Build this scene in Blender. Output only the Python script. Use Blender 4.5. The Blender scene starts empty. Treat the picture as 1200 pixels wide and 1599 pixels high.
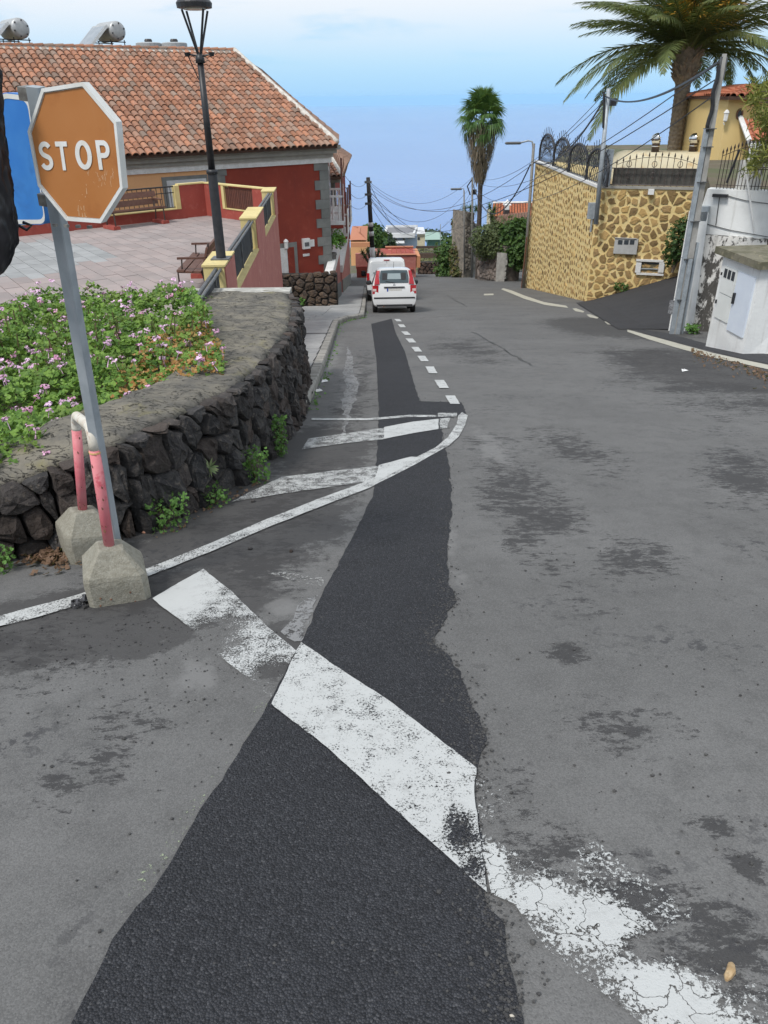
import bpy, bmesh, math, random
from mathutils import Vector, Matrix, noise
V = Vector
C = bpy.context.scene.collection
SC = bpy.context.scene
rad = math.radians
RND = random.Random(11)

# ------------------------------------------------------------------ camera, sky, sun, exposure
F = 1170.0                      # focal length in photo pixels (photo 1200 x 1599)
CAMR = Matrix.Rotation(rad(90 - 29.0), 3, 'X') @ Matrix.Rotation(rad(-0.7), 3, 'Z')
cam_data = bpy.data.cameras.new('camera')
cam = bpy.data.objects.new('camera', cam_data); C.objects.link(cam)
cam.matrix_world = CAMR.to_4x4()
cam_data.sensor_fit = 'VERTICAL'; cam_data.sensor_height = 24.0
cam_data.lens = 24.0 * F / 1599.0
cam_data.clip_start = 0.05; cam_data.clip_end = 200000
SC.camera = cam

SUN_EL, SUN_AZ = 54.0, 222.0     # degrees; azimuth clockwise from +Y (behind the camera, to its left)
world = bpy.data.worlds.new('World'); SC.world = world; world.use_nodes = True
wt = world.node_tree; wt.nodes.clear()

def nd(tree, typ, ins=None, **props):
    n = tree.nodes.new(typ)
    for k, v in props.items(): setattr(n, k, v)
    for k, v in (ins or {}).items():
        if isinstance(v, bpy.types.NodeSocket): tree.links.new(v, n.inputs[k])
        else: n.inputs[k].default_value = v
    return n
def col4(c): return (c[0], c[1], c[2], 1.0)
def mixc(t, fac, a, b, blend='MIX'):
    m = t.nodes.new('ShaderNodeMix'); m.data_type = 'RGBA'; m.blend_type = blend
    for i, v in ((0, fac), (6, a), (7, b)):
        if isinstance(v, bpy.types.NodeSocket): t.links.new(v, m.inputs[i])
        else: m.inputs[i].default_value = col4(v) if i > 0 else v
    return m.outputs[2]
def math_(t, op, a, b=0.0, c=0.0, clamp=False):
    m = t.nodes.new('ShaderNodeMath'); m.operation = op; m.use_clamp = clamp
    for i, v in enumerate((a, b, c)):
        if isinstance(v, bpy.types.NodeSocket): t.links.new(v, m.inputs[i])
        else: m.inputs[i].default_value = v
    return m.outputs[0]
def ramp(t, fac, stops, interp='LINEAR'):
    r = t.nodes.new('ShaderNodeValToRGB'); r.color_ramp.interpolation = interp
    el = r.color_ramp.elements
    while len(el) < len(stops): el.new(0.5)
    for e, (p, c) in zip(el, stops):
        e.position = p; e.color = col4(c) if hasattr(c, '__len__') else (c, c, c, 1)
    t.links.new(fac, r.inputs[0]); return r.outputs[0]
def noise_(t, vec, scale, detail=4.0, rough=0.55, dist=0.0, dim='3D'):
    n = nd(t, 'ShaderNodeTexNoise', {'Scale': scale, 'Detail': detail, 'Roughness': rough, 'Distortion': dist})
    t.links.new(vec, n.inputs['Vector']); return n.outputs['Fac']
def smooth(t, x, lo, hi):
    m = t.nodes.new('ShaderNodeMapRange'); m.interpolation_type = 'SMOOTHSTEP'
    t.links.new(x, m.inputs[0]); m.inputs[1].default_value = lo; m.inputs[2].default_value = hi
    return m.outputs[0]

sky = nd(wt, 'ShaderNodeTexSky', sky_type='NISHITA')
sky.sun_disc = False; sky.sun_elevation = rad(SUN_EL); sky.sun_rotation = rad(SUN_AZ)
sky.altitude = 250.0; sky.air_density = 1.0; sky.dust_density = 1.2; sky.ozone_density = 1.0
gtc = nd(wt, 'ShaderNodeTexCoord')
sep = nd(wt, 'ShaderNodeSeparateXYZ', {0: gtc.outputs['Generated']})
# a thin broken cloud deck: project the view direction onto a flat layer overhead
den = math_(wt, 'ADD', math_(wt, 'MAXIMUM', sep.outputs[2], 0.0), 0.10)
cx = math_(wt, 'DIVIDE', sep.outputs[0], den); cy = math_(wt, 'DIVIDE', sep.outputs[1], den)
cv = nd(wt, 'ShaderNodeCombineXYZ', {0: cx, 1: cy, 2: 3.1}).outputs[0]
cn = noise_(wt, cv, 0.9, 7.0, 0.55, 0.3)
cn2 = noise_(wt, cv, 0.16, 3.0, 0.5)
cm = smooth(wt, math_(wt, 'ADD', math_(wt, 'MULTIPLY', cn, 0.6), math_(wt, 'MULTIPLY', cn2, 0.5)), 0.46, 0.62)
lift = smooth(wt, sep.outputs[2], 0.015, 0.11)       # clouds thin out into the sea air near the horizon
cmf = math_(wt, 'ADD', math_(wt, 'MULTIPLY', math_(wt, 'MULTIPLY', cm, lift), 0.85), math_(wt, 'MULTIPLY', lift, 0.05), clamp=True)
el_ = ramp(wt, math_(wt, 'MULTIPLY', sep.outputs[2], 1.0, clamp=True), [(0.0, (2.5, 4.9, 7.6)), (0.035, (2.7, 4.9, 7.0)), (0.10, (3.0, 4.7, 6.4)), (0.30, (4.7, 5.6, 6.5)), (1.0, (5.4, 6.1, 6.9))])
hz = mixc(wt, 0.22, el_, sky.outputs[0])
skyc = mixc(wt, cmf, hz, (6.1, 6.25, 6.5))
bg = nd(wt, 'ShaderNodeBackground', {'Color': skyc, 'Strength': 0.090})
wo = nd(wt, 'ShaderNodeOutputWorld', {'Surface': bg.outputs[0]})

sun_data = bpy.data.lights.new('sun', 'SUN'); sun_data.energy = 1.5; sun_data.angle = rad(12); sun_data.color = (1.0, 0.96, 0.9)
sun = bpy.data.objects.new('sun', sun_data); C.objects.link(sun)
a, e = rad(SUN_AZ), rad(SUN_EL)
sun_dir = V((math.sin(a) * math.cos(e), math.cos(a) * math.cos(e), math.sin(e)))
sun.rotation_euler = sun_dir.to_track_quat('Z', 'Y').to_euler()
SC.view_settings.view_transform = 'Standard'; SC.view_settings.look = 'None'
SC.view_settings.exposure = 0.78
SC.cycles.volume_bounces = 2; SC.view_settings.gamma = 1.0; SC.view_settings.use_curve_mapping = False

# ------------------------------------------------------------------ layout: a photo pixel becomes a real place
def zs(Y):                                        # height of the sloping street below the lens
    z = -(1.65 + 0.19 * min(Y, 30.0))
    if Y > 30: z -= 0.17 * (min(Y, 75.0) - 30)
    if Y > 75: z -= 0.34 * (min(Y, 84.0) - 75)
    if Y > 84: z -= 0.17 * (Y - 84)
    return z
def ray(px, py): return CAMR @ V(((px - 600) / F, -(py - 799.5) / F, -1.0))
def at(px, py, Y): r = ray(px, py); return r * (Y / r.y)
def atz(px, py, z): r = ray(px, py); return r * (z / r.z)
def S(px, py, up=0.0):                            # the street point under a pixel
    r = ray(px, py); lo, hi = 0.2, 74.0
    f = lambda Y: r.z / r.y * Y - zs(Y)
    for _ in range(50):
        m = (lo + hi) / 2
        if f(m) > 0: lo = m
        else: hi = m
    p = r * (lo / r.y); p.z = zs(p.y) + up; return p

# ------------------------------------------------------------------ objects
def tag(o, label=None, cat=None, group=None, kind=None):
    for k, v in (('label', label), ('category', cat), ('group', group), ('kind', kind)):
        if v: o[k] = v
    return o
def thing(name, label, cat, loc=(0, 0, 0), group=None, rz=0.0):
    o = bpy.data.objects.new(name, None); C.objects.link(o)
    o.location = loc; o.rotation_euler = (0, 0, rz); o.empty_display_size = 0.2
    return tag(o, label, cat, group)
def inst(mesh, name, parent=None, loc=(0, 0, 0), rot=(0, 0, 0), sc=(1, 1, 1), mat4=None):
    o = bpy.data.objects.new(name, mesh); C.objects.link(o)
    if mat4 is not None: o.matrix_basis = mat4
    else:
        o.location = loc; o.rotation_euler = rot; o.scale = sc
    o.parent = parent
    return o
def kids(o): return [c for c in C.objects if c.parent == o]
def copy_tree(o, parent=None):
    c = o.copy(); C.objects.link(c)
    if parent: c.parent = parent
    for ch in kids(o): copy_tree(ch, c)
    return c

class MB:
    """collects faces for ONE mesh object"""
    def __init__(s): s.v = []; s.f = []; s.m = []; s.t = []; s.cur = 0; s.tone = 0.0
    def face(s, pts):
        i = len(s.v); s.v += [tuple(p) for p in pts]
        s.f.append(tuple(range(i, i + len(pts)))); s.m.append(s.cur); s.t.append(s.tone); return s
    def mesh_(s, vs, fs):
        i = len(s.v); s.v += [tuple(p) for p in vs]
        for f in fs: s.f.append(tuple(i + k for k in f)); s.m.append(s.cur); s.t.append(s.tone)
        return s
    def box(s, c, size, rz=0.0, M=None, bev=0.0):
        hx, hy, hz = size[0] / 2, size[1] / 2, size[2] / 2
        X = Matrix.Translation(V(c)) @ Matrix.Rotation(rz, 4, 'Z')
        if M is not None: X = X @ M
        b = min(bev, hx * .8, hy * .8, hz * .8)
        if b <= 0:
            vs = [X @ V((x, y, z)) for z in (-hz, hz) for x, y in ((-hx, -hy), (hx, -hy), (hx, hy), (-hx, hy))]
            return s.mesh_(vs, [(3, 2, 1, 0), (4, 5, 6, 7), (0, 1, 5, 4), (1, 2, 6, 5), (2, 3, 7, 6), (3, 0, 4, 7)])
        rings = []
        for z, k in ((-hz, b), (-hz + b, 0), (hz - b, 0), (hz, b)):
            x, y = hx - k, hy - k
            rings.append([X @ V((px, py, z)) for px, py in ((-x + b, -y), (x - b, -y), (x, -y + b), (x, y - b), (x - b, y), (-x + b, y), (-x, y - b), (-x, -y + b))])
        return s.loft(rings, True, True)
    def loft(s, rings, closed=True, caps=False):
        n = len(rings[0]); i0 = len(s.v)
        for r in rings: s.v += [tuple(p) for p in r]
        for k in range(len(rings) - 1):
            for j in range(n if closed else n - 1):
                a = i0 + k * n + j; b = i0 + k * n + (j + 1) % n
                s.f.append((a, b, b + n, a + n)); s.m.append(s.cur); s.t.append(s.tone)
        if caps:
            s.f.append(tuple(i0 + j for j in reversed(range(n)))); s.m.append(s.cur); s.t.append(s.tone)
            k = i0 + (len(rings) - 1) * n
            s.f.append(tuple(k + j for j in range(n))); s.m.append(s.cur); s.t.append(s.tone)
        return s
    def tube(s, pts, r, n=8, caps=True, closed=False):
        pts = [V(p) for p in pts]
        rs = r if hasattr(r, '__len__') else [r] * len(pts)
        rings = []; up = None
        for i, p in enumerate(pts):
            d = (pts[min(i + 1, len(pts) - 1)] - pts[max(i - 1, 0)])
            d = d.normalized() if d.length > 1e-9 else V((0, 0, 1))
            if up is None: up = d.orthogonal().normalized()
            else:
                up = (up - d * up.dot(d)); up = up.normalized() if up.length > 1e-6 else d.orthogonal().normalized()
            w = d.cross(up)
            rings.append([p + (up * math.cos(2 * math.pi * k / n) + w * math.sin(2 * math.pi * k / n)) * rs[i] for k in range(n)])
        return s.loft(rings, True, caps)
    def lathe(s, prof, c=(0, 0, 0), n=12, caps=True):
        return s.loft([[V((c[0] + r * math.cos(2 * math.pi * k / n), c[1] + r * math.sin(2 * math.pi * k / n), c[2] + z)) for k in range(n)] for r, z in prof], True, caps)
    def prism(s, poly, z0, z1):           # poly: 2-D or 3-D outline (CCW seen from above), z0/z1 offsets
        lo = [V((p[0], p[1], (p[2] if len(p) > 2 else 0) + z0)) for p in poly]
        hi = [V((p[0], p[1], (p[2] if len(p) > 2 else 0) + z1)) for p in poly]
        s.loft([lo, hi], True, True); return s
    def slab(s, a, b, w, z0, z1, za=0.0, zb=0.0):   # a wall from a to b (plan), thickness w to the left of a->b
        a2, b2 = V((a[0], a[1])), V((b[0], b[1])); d = (b2 - a2).normalized(); nrm = V((-d.y, d.x)) * w
        q = [a2, b2, b2 + nrm, a2 + nrm]
        lo = [V((q[0].x, q[0].y, z0 + za)), V((q[1].x, q[1].y, z0 + zb)), V((q[2].x, q[2].y, z0 + zb)), V((q[3].x, q[3].y, z0 + za))]
        hi = [V((p.x, p.y, p.z + z1 - z0)) for p in lo]
        return s.loft([lo, hi], True, True)
    def mesh(s, name, mats, smooth_=False, up=False):
        me = bpy.data.meshes.new(name); me.from_pydata(s.v, [], s.f)
        for m in (mats if isinstance(mats, (list, tuple)) else [mats]): me.materials.append(m)
        if any(s.m): me.polygons.foreach_set('material_index', s.m)
        if any(s.t):
            at_ = me.attributes.new('tone', 'FLOAT', 'FACE'); at_.data.foreach_set('value', s.t)
        if smooth_: me.polygons.foreach_set('use_smooth', [True] * len(me.polygons))
        bm = bmesh.new(); bm.from_mesh(me); bmesh.ops.remove_doubles(bm, verts=bm.verts, dist=1e-5) if len(s.v) < 60000 else None
        if up:
            bm.normal_update(); bmesh.ops.reverse_faces(bm, faces=[f for f in bm.faces if f.normal.z < 0])
        elif len(s.v) < 60000: bmesh.ops.recalc_face_normals(bm, faces=bm.faces)
        bm.to_mesh(me); bm.free(); me.update(); return me
    def build(s, name, mats, parent=None, smooth_=False, **kw):
        o = bpy.data.objects.new(name, s.mesh(name, mats, smooth_, kw.pop('up', False))); C.objects.link(o); o.parent = parent
        if parent is not None and kw.pop('world', True):   # vertices are given in world space
            o.matrix_parent_inverse = parent_inv(parent)
        return tag(o, **kw)
def parent_inv(p):
    m = Matrix.Identity(4); q = p
    while q is not None:
        m = (q.matrix_parent_inverse @ q.matrix_basis if q.parent else q.matrix_basis) @ m; q = q.parent
    return m.inverted()
def wobble(p, amp, f, seed=0.0):
    q = V(p) * f + V((seed, seed * 1.7, -seed)); return V(p) + noise.noise_vector(q) * amp

# ------------------------------------------------------------------ materials
MATS = {}
def mat(name, a, b=None, sc=6.0, rough=0.75, bump=0.0, bsc=40.0, rand=0.0, c=None, metal=0.0, spec=0.4, lo=0.35, hi=0.65, detail=5.0, bdist=0.01, streak=None, coat=0.0, hue=None):
    """base colour a mixed with b (and c) by noise; rand = per-piece brightness spread; streak = vertical run-off colour"""
    m = bpy.data.materials.new(name); m.use_nodes = True; t = m.node_tree
    bs = t.nodes['Principled BSDF']; pos = nd(t, 'ShaderNodeNewGeometry').outputs['Position']
    base = None
    if b is not None:
        base = mixc(t, smooth(t, noise_(t, pos, sc, detail), lo, hi), a, b)
    else:
        base = mixc(t, 0.0, a, a)
    if c is not None:
        base = mixc(t, smooth(t, noise_(t, pos, sc * 3.1, detail, 0.6, 0.4), 0.52, 0.72), base, c)
    if streak is not None:
        mp = nd(t, 'ShaderNodeMapping', {'Scale': (5, 5, .35)}); t.links.new(pos, mp.inputs[0])
        sm = smooth(t, noise_(t, mp.outputs[0], 2.0, 5.0), 0.55, 0.75)
        base = mixc(t, math_(t, 'MULTIPLY', sm, 0.5), base, streak)
    if rand or hue:
        oi = nd(t, 'ShaderNodeObjectInfo').outputs['Random']; ta = nd(t, 'ShaderNodeAttribute', attribute_name='tone').outputs['Fac']
        r = math_(t, 'FRACT', math_(t, 'ADD', oi, ta))
        if hue: base = mixc(t, math_(t, 'MULTIPLY', ramp(t, math_(t, 'FRACT', math_(t, 'MULTIPLY', r, 7.31)), [(0.0, 0.0), (0.45, 0.15), (1.0, 1.0)]), 0.85), base, hue)
        k = math_(t, 'ADD', math_(t, 'MULTIPLY', r, 2 * rand), 1 - rand)
        hs = nd(t, 'ShaderNodeHueSaturation', {'Color': base, 'Value': k}); base = hs.outputs[0]
    t.links.new(base, bs.inputs['Base Color'])
    bs.inputs['Roughness'].default_value = rough; bs.inputs['Metallic'].default_value = metal
    bs.inputs['Specular IOR Level'].default_value = spec
    if coat: bs.inputs['Coat Weight'].default_value = coat; bs.inputs['Coat Roughness'].default_value = 0.08
    if bump:
        h = noise_(t, pos, bsc, 6.0, 0.6)
        bp = nd(t, 'ShaderNodeBump', {'Strength': bump, 'Distance': bdist, 'Height': h}); t.links.new(bp.outputs[0], bs.inputs['Normal'])
    MATS[name] = m; return m

# ------------------------------------------------------------------ materials of the setting
def px_scale(px, py):             # metres per photo pixel at a street point
    return S(px, py).length / math.sqrt(1 + ((px - 600) / F) ** 2 + ((py - 799.5) / F) ** 2) / F
def blob_mask(t, pos, blobs):
    """soft union of ellipses on the street: (x, y, half width m, half length m, turn deg)"""
    out = None
    for (bx, by, rx, ry, rot) in blobs:
        mp = nd(t, 'ShaderNodeMapping', vector_type='TEXTURE'); t.links.new(pos, mp.inputs[0])
        mp.inputs['Location'].default_value = (bx, by, 0); mp.inputs['Rotation'].default_value = (0, 0, rad(rot)); mp.inputs['Scale'].default_value = (rx, ry, 1e6)
        ln = nd(t, 'ShaderNodeVectorMath', operation='LENGTH'); t.links.new(mp.outputs[0], ln.inputs[0])
        k = math_(t, 'SUBTRACT', 1.0, ln.outputs['Value'], clamp=True)
        out = k if out is None else math_(t, 'MAXIMUM', out, k)
    return out
def B(px, py, wpx, lpx=None, rot=0.0):
    p = S(px, py); q = S(px, py - 8); k = (q - p).length / 8
    return (p.x, p.y, wpx * px_scale(px, py), (lpx or wpx) * k, rot)

def asphalt(name, base, stains=(), pale=(), grain=220.0, bump=0.35, coarse=False, patchy=0.0, broad=()):
    m = bpy.data.materials.new(name); m.use_nodes = True; t = m.node_tree; bs = t.nodes['Principled BSDF']
    pos = nd(t, 'ShaderNodeNewGeometry').outputs['Position']
    big = noise_(t, pos, 0.7, 5, 0.6); mid = noise_(t, pos, 6.0, 6, 0.65); fine = noise_(t, pos, grain, 3, 0.7)
    v1 = nd(t, 'ShaderNodeTexVoronoi', {'Scale': 150.0 if coarse else 230.0}); t.links.new(pos, v1.inputs['Vector'])
    dk = tuple(x * 0.62 for x in base); lt = tuple(x * 1.28 for x in base)
    c = mixc(t, smooth(t, big, 0.3, 0.7), tuple(x * 0.86 for x in base), tuple(x * 1.1 for x in base))
    c = mixc(t, math_(t, 'MULTIPLY', smooth(t, mid, 0.42, 0.7), 0.5), c, dk)
    c = mixc(t, math_(t, 'MULTIPLY', smooth(t, fine, 0.5, 0.78), 0.45), c, lt)
    # stones in the mix: each a little different
    vc = nd(t, 'ShaderNodeSeparateColor', {0: v1.outputs['Color']}).outputs[0]
    c = mixc(t, math_(t, 'MULTIPLY', smooth(t, vc, 0.5, 1.0), 0.42 if coarse else 0.22), c, tuple(x * 1.8 for x in base))
    c = mixc(t, math_(t, 'MULTIPLY', smooth(t, vc, 0.5, 0.0), 0.6 if coarse else 0.28), c, tuple(x * 0.42 for x in base))
    if coarse:
        ve = nd(t, 'ShaderNodeTexVoronoi', {'Scale': 150.0}, feature='DISTANCE_TO_EDGE'); t.links.new(pos, ve.inputs['Vector'])
        c = mixc(t, math_(t, 'MULTIPLY', smooth(t, ve.outputs['Distance'], 0.11, 0.0), 0.75), c, tuple(x * 0.28 for x in base))  # dark bitumen between the stones, with crevice shade painted into the colour
        c = mixc(t, math_(t, 'MULTIPLY', smooth(t, vc, 0.92, 0.97), 0.35), c, (0.12, 0.12, 0.125))
    if stains:
        bm_ = blob_mask(t, pos, stains)
        mp = nd(t, 'ShaderNodeMapping', {'Scale': (0.72, 1.4, 1)}); t.links.new(pos, mp.inputs[0])
        ragged = math_(t, 'ADD', math_(t, 'MULTIPLY', noise_(t, pos, 1.7, 4, 0.6), 0.9), math_(t, 'MULTIPLY', noise_(t, mp.outputs[0], 13.0, 10, 0.85), 2.0))
        bsq = math_(t, 'POWER', bm_, 0.7)
        sm = smooth(t, math_(t, 'ADD', ragged, math_(t, 'MULTIPLY', bsq, 0.34)), 1.66, 1.72)
        sm = math_(t, 'MULTIPLY', sm, smooth(t, bm_, 0.0, 0.10))
        c = mixc(t, math_(t, 'MULTIPLY', sm, 0.78), c, (0.034, 0.033, 0.034))
        # faint scattered moss specks anywhere
    if broad:
        br_m = blob_mask(t, pos, broad)
        k = smooth(t, math_(t, 'ADD', br_m, math_(t, 'MULTIPLY', math_(t, 'SUBTRACT', noise_(t, pos, 5.0, 10, 0.82), 0.5), 1.7)), 0.14, 0.32)
        c = mixc(t, math_(t, 'MULTIPLY', k, 0.72), c, (0.048, 0.046, 0.046))
    if patchy:
        sp = math_(t, 'MULTIPLY', smooth(t, noise_(t, pos, 0.9, 3, 0.5), 0.5, 0.68), smooth(t, noise_(t, pos, 14.0, 6, 0.75), 0.52, 0.6))
        c = mixc(t, math_(t, 'MULTIPLY', sp, patchy), c, (0.036, 0.036, 0.04))
    if pale:
        pm = blob_mask(t, pos, pale)
        c = mixc(t, math_(t, 'MULTIPLY', smooth(t, math_(t, 'ADD', noise_(t, pos, 5.0, 5, 0.7), math_(t, 'MULTIPLY', pm, 0.5)), 0.72, 0.95), 0.6), c, tuple(x * 1.5 for x in base))
    t.links.new(c, bs.inputs['Base Color']); bs.inputs['Roughness'].default_value = 0.86; bs.inputs['Specular IOR Level'].default_value = 0.3
    h = math_(t, 'ADD', math_(t, 'MULTIPLY', v1.outputs['Distance'], -1.0 if coarse else -0.5), math_(t, 'MULTIPLY', fine, 0.5))
    bp = nd(t, 'ShaderNodeBump', {'Strength': bump, 'Distance': 0.012 if coarse else 0.005, 'Height': h}); t.links.new(bp.outputs[0], bs.inputs['Normal'])
    MATS[name] = m; return m
def paint(name, wear, sc=60.0, keep=None, gone=None, col=(0.54, 0.55, 0.54), crack=0.0):
    """road paint; where it has worn off the surface below shows"""
    m = bpy.data.materials.new(name); m.use_nodes = True; t = m.node_tree; bs = t.nodes['Principled BSDF']
    pos = nd(t, 'ShaderNodeNewGeometry').outputs['Position']
    c = mixc(t, noise_(t, pos, 3.0, 5), tuple(x * 0.86 for x in col), col)
    c = mixc(t, math_(t, 'MULTIPLY', smooth(t, noise_(t, pos, 14, 7, 0.75), 0.5, 0.75), 0.5), c, (0.30, 0.30, 0.29))
    t.links.new(c, bs.inputs['Base Color']); bs.inputs['Roughness'].default_value = 0.7
    a = math_(t, 'ADD', math_(t, 'MULTIPLY', noise_(t, pos, sc, 5, 0.8), 1.15), math_(t, 'MULTIPLY', noise_(t, pos, sc * 0.1, 5, 0.65), 0.55))
    if keep: a = math_(t, 'ADD', a, math_(t, 'MULTIPLY', blob_mask(t, pos, keep), 0.34))
    if gone: a = math_(t, 'SUBTRACT', a, math_(t, 'MULTIPLY', blob_mask(t, pos, gone), 0.30))
    al = smooth(t, a, wear - 0.035, wear + 0.035)
    if crack:
        v = nd(t, 'ShaderNodeTexVoronoi', {'Scale': 9.0}, feature='DISTANCE_TO_EDGE')
        wv = nd(t, 'ShaderNodeVectorMath', operation='ADD'); t.links.new(pos, wv.inputs[0])
        nn = nd(t, 'ShaderNodeTexNoise', {'Scale': 14.0, 'Detail': 4.0}); t.links.new(pos, nn.inputs['Vector'])
        sc_ = nd(t, 'ShaderNodeVectorMath', operation='SCALE'); t.links.new(nn.outputs['Color'], sc_.inputs[0]); sc_.inputs['Scale'].default_value = 0.14
        t.links.new(sc_.outputs[0], wv.inputs[1]); t.links.new(wv.outputs[0], v.inputs['Vector'])
        al = math_(t, 'MULTIPLY', al, smooth(t, v.outputs['Distance'], 0.004, 0.022))
    t.links.new(al, bs.inputs['Alpha'])
    h = noise_(t, pos, 180, 4, 0.6)
    bp = nd(t, 'ShaderNodeBump', {'Strength': 0.5, 'Distance': 0.004, 'Height': h}); t.links.new(bp.outputs[0], bs.inputs['Normal'])
    MATS[name] = m; return m

old_asphalt = asphalt('old_asphalt', (0.140, 0.138, 0.135), stains=[
    B(60, 1010, 230, 70), B(210, 925, 190, 60), B(420, 880, 150, 60), B(90, 1230, 60, 60), B(215, 1120, 80, 60, 20), B(170, 1190, 70, 40),
    B(985, 870, 95, 55), B(880, 1020, 45, 22), B(960, 1150, 110, 75), B(1110, 1290, 45, 25), B(1165, 1345, 40, 35), B(1060, 1130, 60, 30),
    B(810, 760, 90, 130), B(1150, 750, 80, 60, -20), B(900, 700, 80, 50), B(735, 545, 70, 26), B(1130, 610, 190, 45), B(1020, 560, 120, 30),
    B(470, 760, 90, 60), B(420, 800, 120, 60), B(980, 1420, 150, 90, 30), B(1130, 1500, 130, 110, 30), B(800, 1240, 60, 60), B(870, 1330, 110, 60, 30), B(560, 600, 40, 80)],
    pale=[B(545, 600, 40, 60), B(300, 1060, 90, 60), B(690, 800, 30, 160), B(440, 950, 60, 40), B(480, 960, 50, 60), B(520, 560, 22, 60), B(770, 700, 50, 70)], patchy=0.75,
    broad=[B(390, 810, 210, 95, -12), B(120, 975, 260, 75), B(300, 930, 190, 60), B(500, 700, 110, 50), B(1140, 575, 210, 42), B(960, 510, 130, 20), B(430, 1010, 60, 60)])
new_asphalt = asphalt('new_asphalt', (0.050, 0.0515, 0.058), coarse=True, bump=0.9, grain=120.0)
side_asphalt = asphalt('side_asphalt', (0.05, 0.05, 0.054), bump=0.4, patchy=0.3)
soil = mat('soil', (0.13, 0.10, 0.07), (0.09, 0.10, 0.045), 0.35, 0.95, 0.6, 3.0, c=(0.17, 0.14, 0.10))
concrete = mat('concrete', (0.40, 0.39, 0.37), (0.30, 0.29, 0.27), 3.0, 0.9, 0.3, 60.0, c=(0.46, 0.45, 0.42), rand=0.08)
kerb_m = mat('kerb_concrete', (0.33, 0.32, 0.29), (0.22, 0.21, 0.19), 5.0, 0.9, 0.4, 70.0, rand=0.12)

# ------------------------------------------------------------------ sea, terrain, street
m = bpy.data.materials.new('sea_water'); m.use_nodes = True; t = m.node_tree; bs = t.nodes['Principled BSDF']
pos = nd(t, 'ShaderNodeNewGeometry').outputs['Position']
mp = nd(t, 'ShaderNodeMapping', {'Scale': (0.25, 1, 1)}); t.links.new(pos, mp.inputs[0])
swell = noise_(t, mp.outputs[0], 0.012, 6, 0.6)
far_n = noise_(t, pos, 0.0006, 3, 0.5)
t.links.new(mixc(t, smooth(t, far_n, 0.35, 0.65), (0.06, 0.17, 0.44), (0.08, 0.205, 0.49)), bs.inputs['Base Color'])
bs.inputs['Roughness'].default_value = 0.2; bs.inputs['IOR'].default_value = 1.33; bs.inputs['Specular IOR Level'].default_value = 0.5
bp = nd(t, 'ShaderNodeBump', {'Strength': 0.25, 'Distance': 3.0, 'Height': swell}); t.links.new(bp.outputs[0], bs.inputs['Normal'])
sea_m = m
b = MB()
for k in range(12):
    r0 = [0, 600, 1200, 2400, 4800, 9000, 15000, 22000, 30000, 38000, 46000, 54000, 62000]
    for j in range(48):
        a0, a1 = 2 * math.pi * j / 48, 2 * math.pi * (j + 1) / 48
        dz = lambda r: -250.0 - r * r / (2 * 6.4e6)          # the sea bends away
        P = lambda r, a: (r * math.sin(a), r * math.cos(a), dz(r))
        if k == 0: b.face([P(0, 0), P(r0[1], a1), P(r0[1], a0)])
        else: b.face([P(r0[k], a0), P(r0[k], a1), P(r0[k + 1], a1), P(r0[k + 1], a0)])
b.build('sea', sea_m, smooth_=True, up=True, kind='structure')

def zt(X, Y):                                    # open ground under and around everything
    if Y < 70: z = zs(Y) - 0.35
    elif Y < 78: z = zs(70) - 0.35 - 0.2 * (Y - 70)
    elif Y < 300: z = zs(70) - 1.95 - 0.155 * (Y - 78)
    else: z = max(zs(70) - 1.95 - 34.4 - 0.27 * (Y - 300), -262)
    if Y > 86: z += noise.noise((X * .05, Y * .05, 3.0)) * 0.8 * min(1, (Y - 86) / 60)
    if X < -20: z += (-20 - X) * 0.02
    return z
b = MB()
ys = [-60, -20, -6, 0, 6, 12, 20, 30, 40, 50, 60, 70, 78, 86, 95, 105, 116, 130, 145, 165, 190, 220, 260, 300, 360, 440, 560, 700, 900, 1150, 1300]
xs = [-900, -500, -300, -180, -110, -70, -45, -30, -20, -12, -6, 0, 6, 12, 20, 30, 45, 70, 110, 180, 300, 500, 900]
vs = [V((x, y, zt(x, y))) for y in ys for x in xs]; n = len(xs)
b.mesh_(vs, [(j * n + i, j * n + i + 1, (j + 1) * n + i + 1, (j + 1) * n + i) for j in range(len(ys) - 1) for i in range(n - 1)])
b.build('terrain', soil, smooth_=True, up=True, kind='structure')

def sheet(poly, up, step=1.5):
    """a flat outline laid on the street, every vertex at its street height"""
    bm = bmesh.new(); vs = [bm.verts.new((p[0], p[1], 0)) for p in poly]; bm.faces.new(vs)
    y0, y1 = min(p[1] for p in poly), max(p[1] for p in poly)
    if y1 > 30 > y0:
        bmesh.ops.bisect_plane(bm, geom=bm.verts[:] + bm.edges[:] + bm.faces[:], plane_co=(0, 30, 0), plane_no=(0, 1, 0))
    bmesh.ops.triangulate(bm, faces=bm.faces)
    out = MB(); bm.verts.ensure_lookup_table(); bm.verts.index_update()
    out.mesh_([V((v.co.x, v.co.y, zs(v.co.y) + up)) for v in bm.verts], [tuple(v.index for v in f.verts) for f in bm.faces]); bm.free()
    return out
def ragged(pts, amp, step, seed=0.0):
    """photo outline -> street outline, broken up finely"""
    P = [S(*p) for p in pts]; out = []
    for i, p in enumerate(P[:-1]):
        q = P[i + 1]; L = (q - p).length; k = max(1, int(L / step))
        for j in range(k):
            w = p.lerp(q, j / k); nn = noise.noise_vector(V((w.x * 23 + seed, w.y * 23, 0))) * amp + noise.noise_vector(V((w.x * 5 + seed, w.y * 5, 4))) * amp
            out.append((w.x + nn.x, w.y + nn.y))
    out.append((P[-1].x, P[-1].y)); return out

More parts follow.
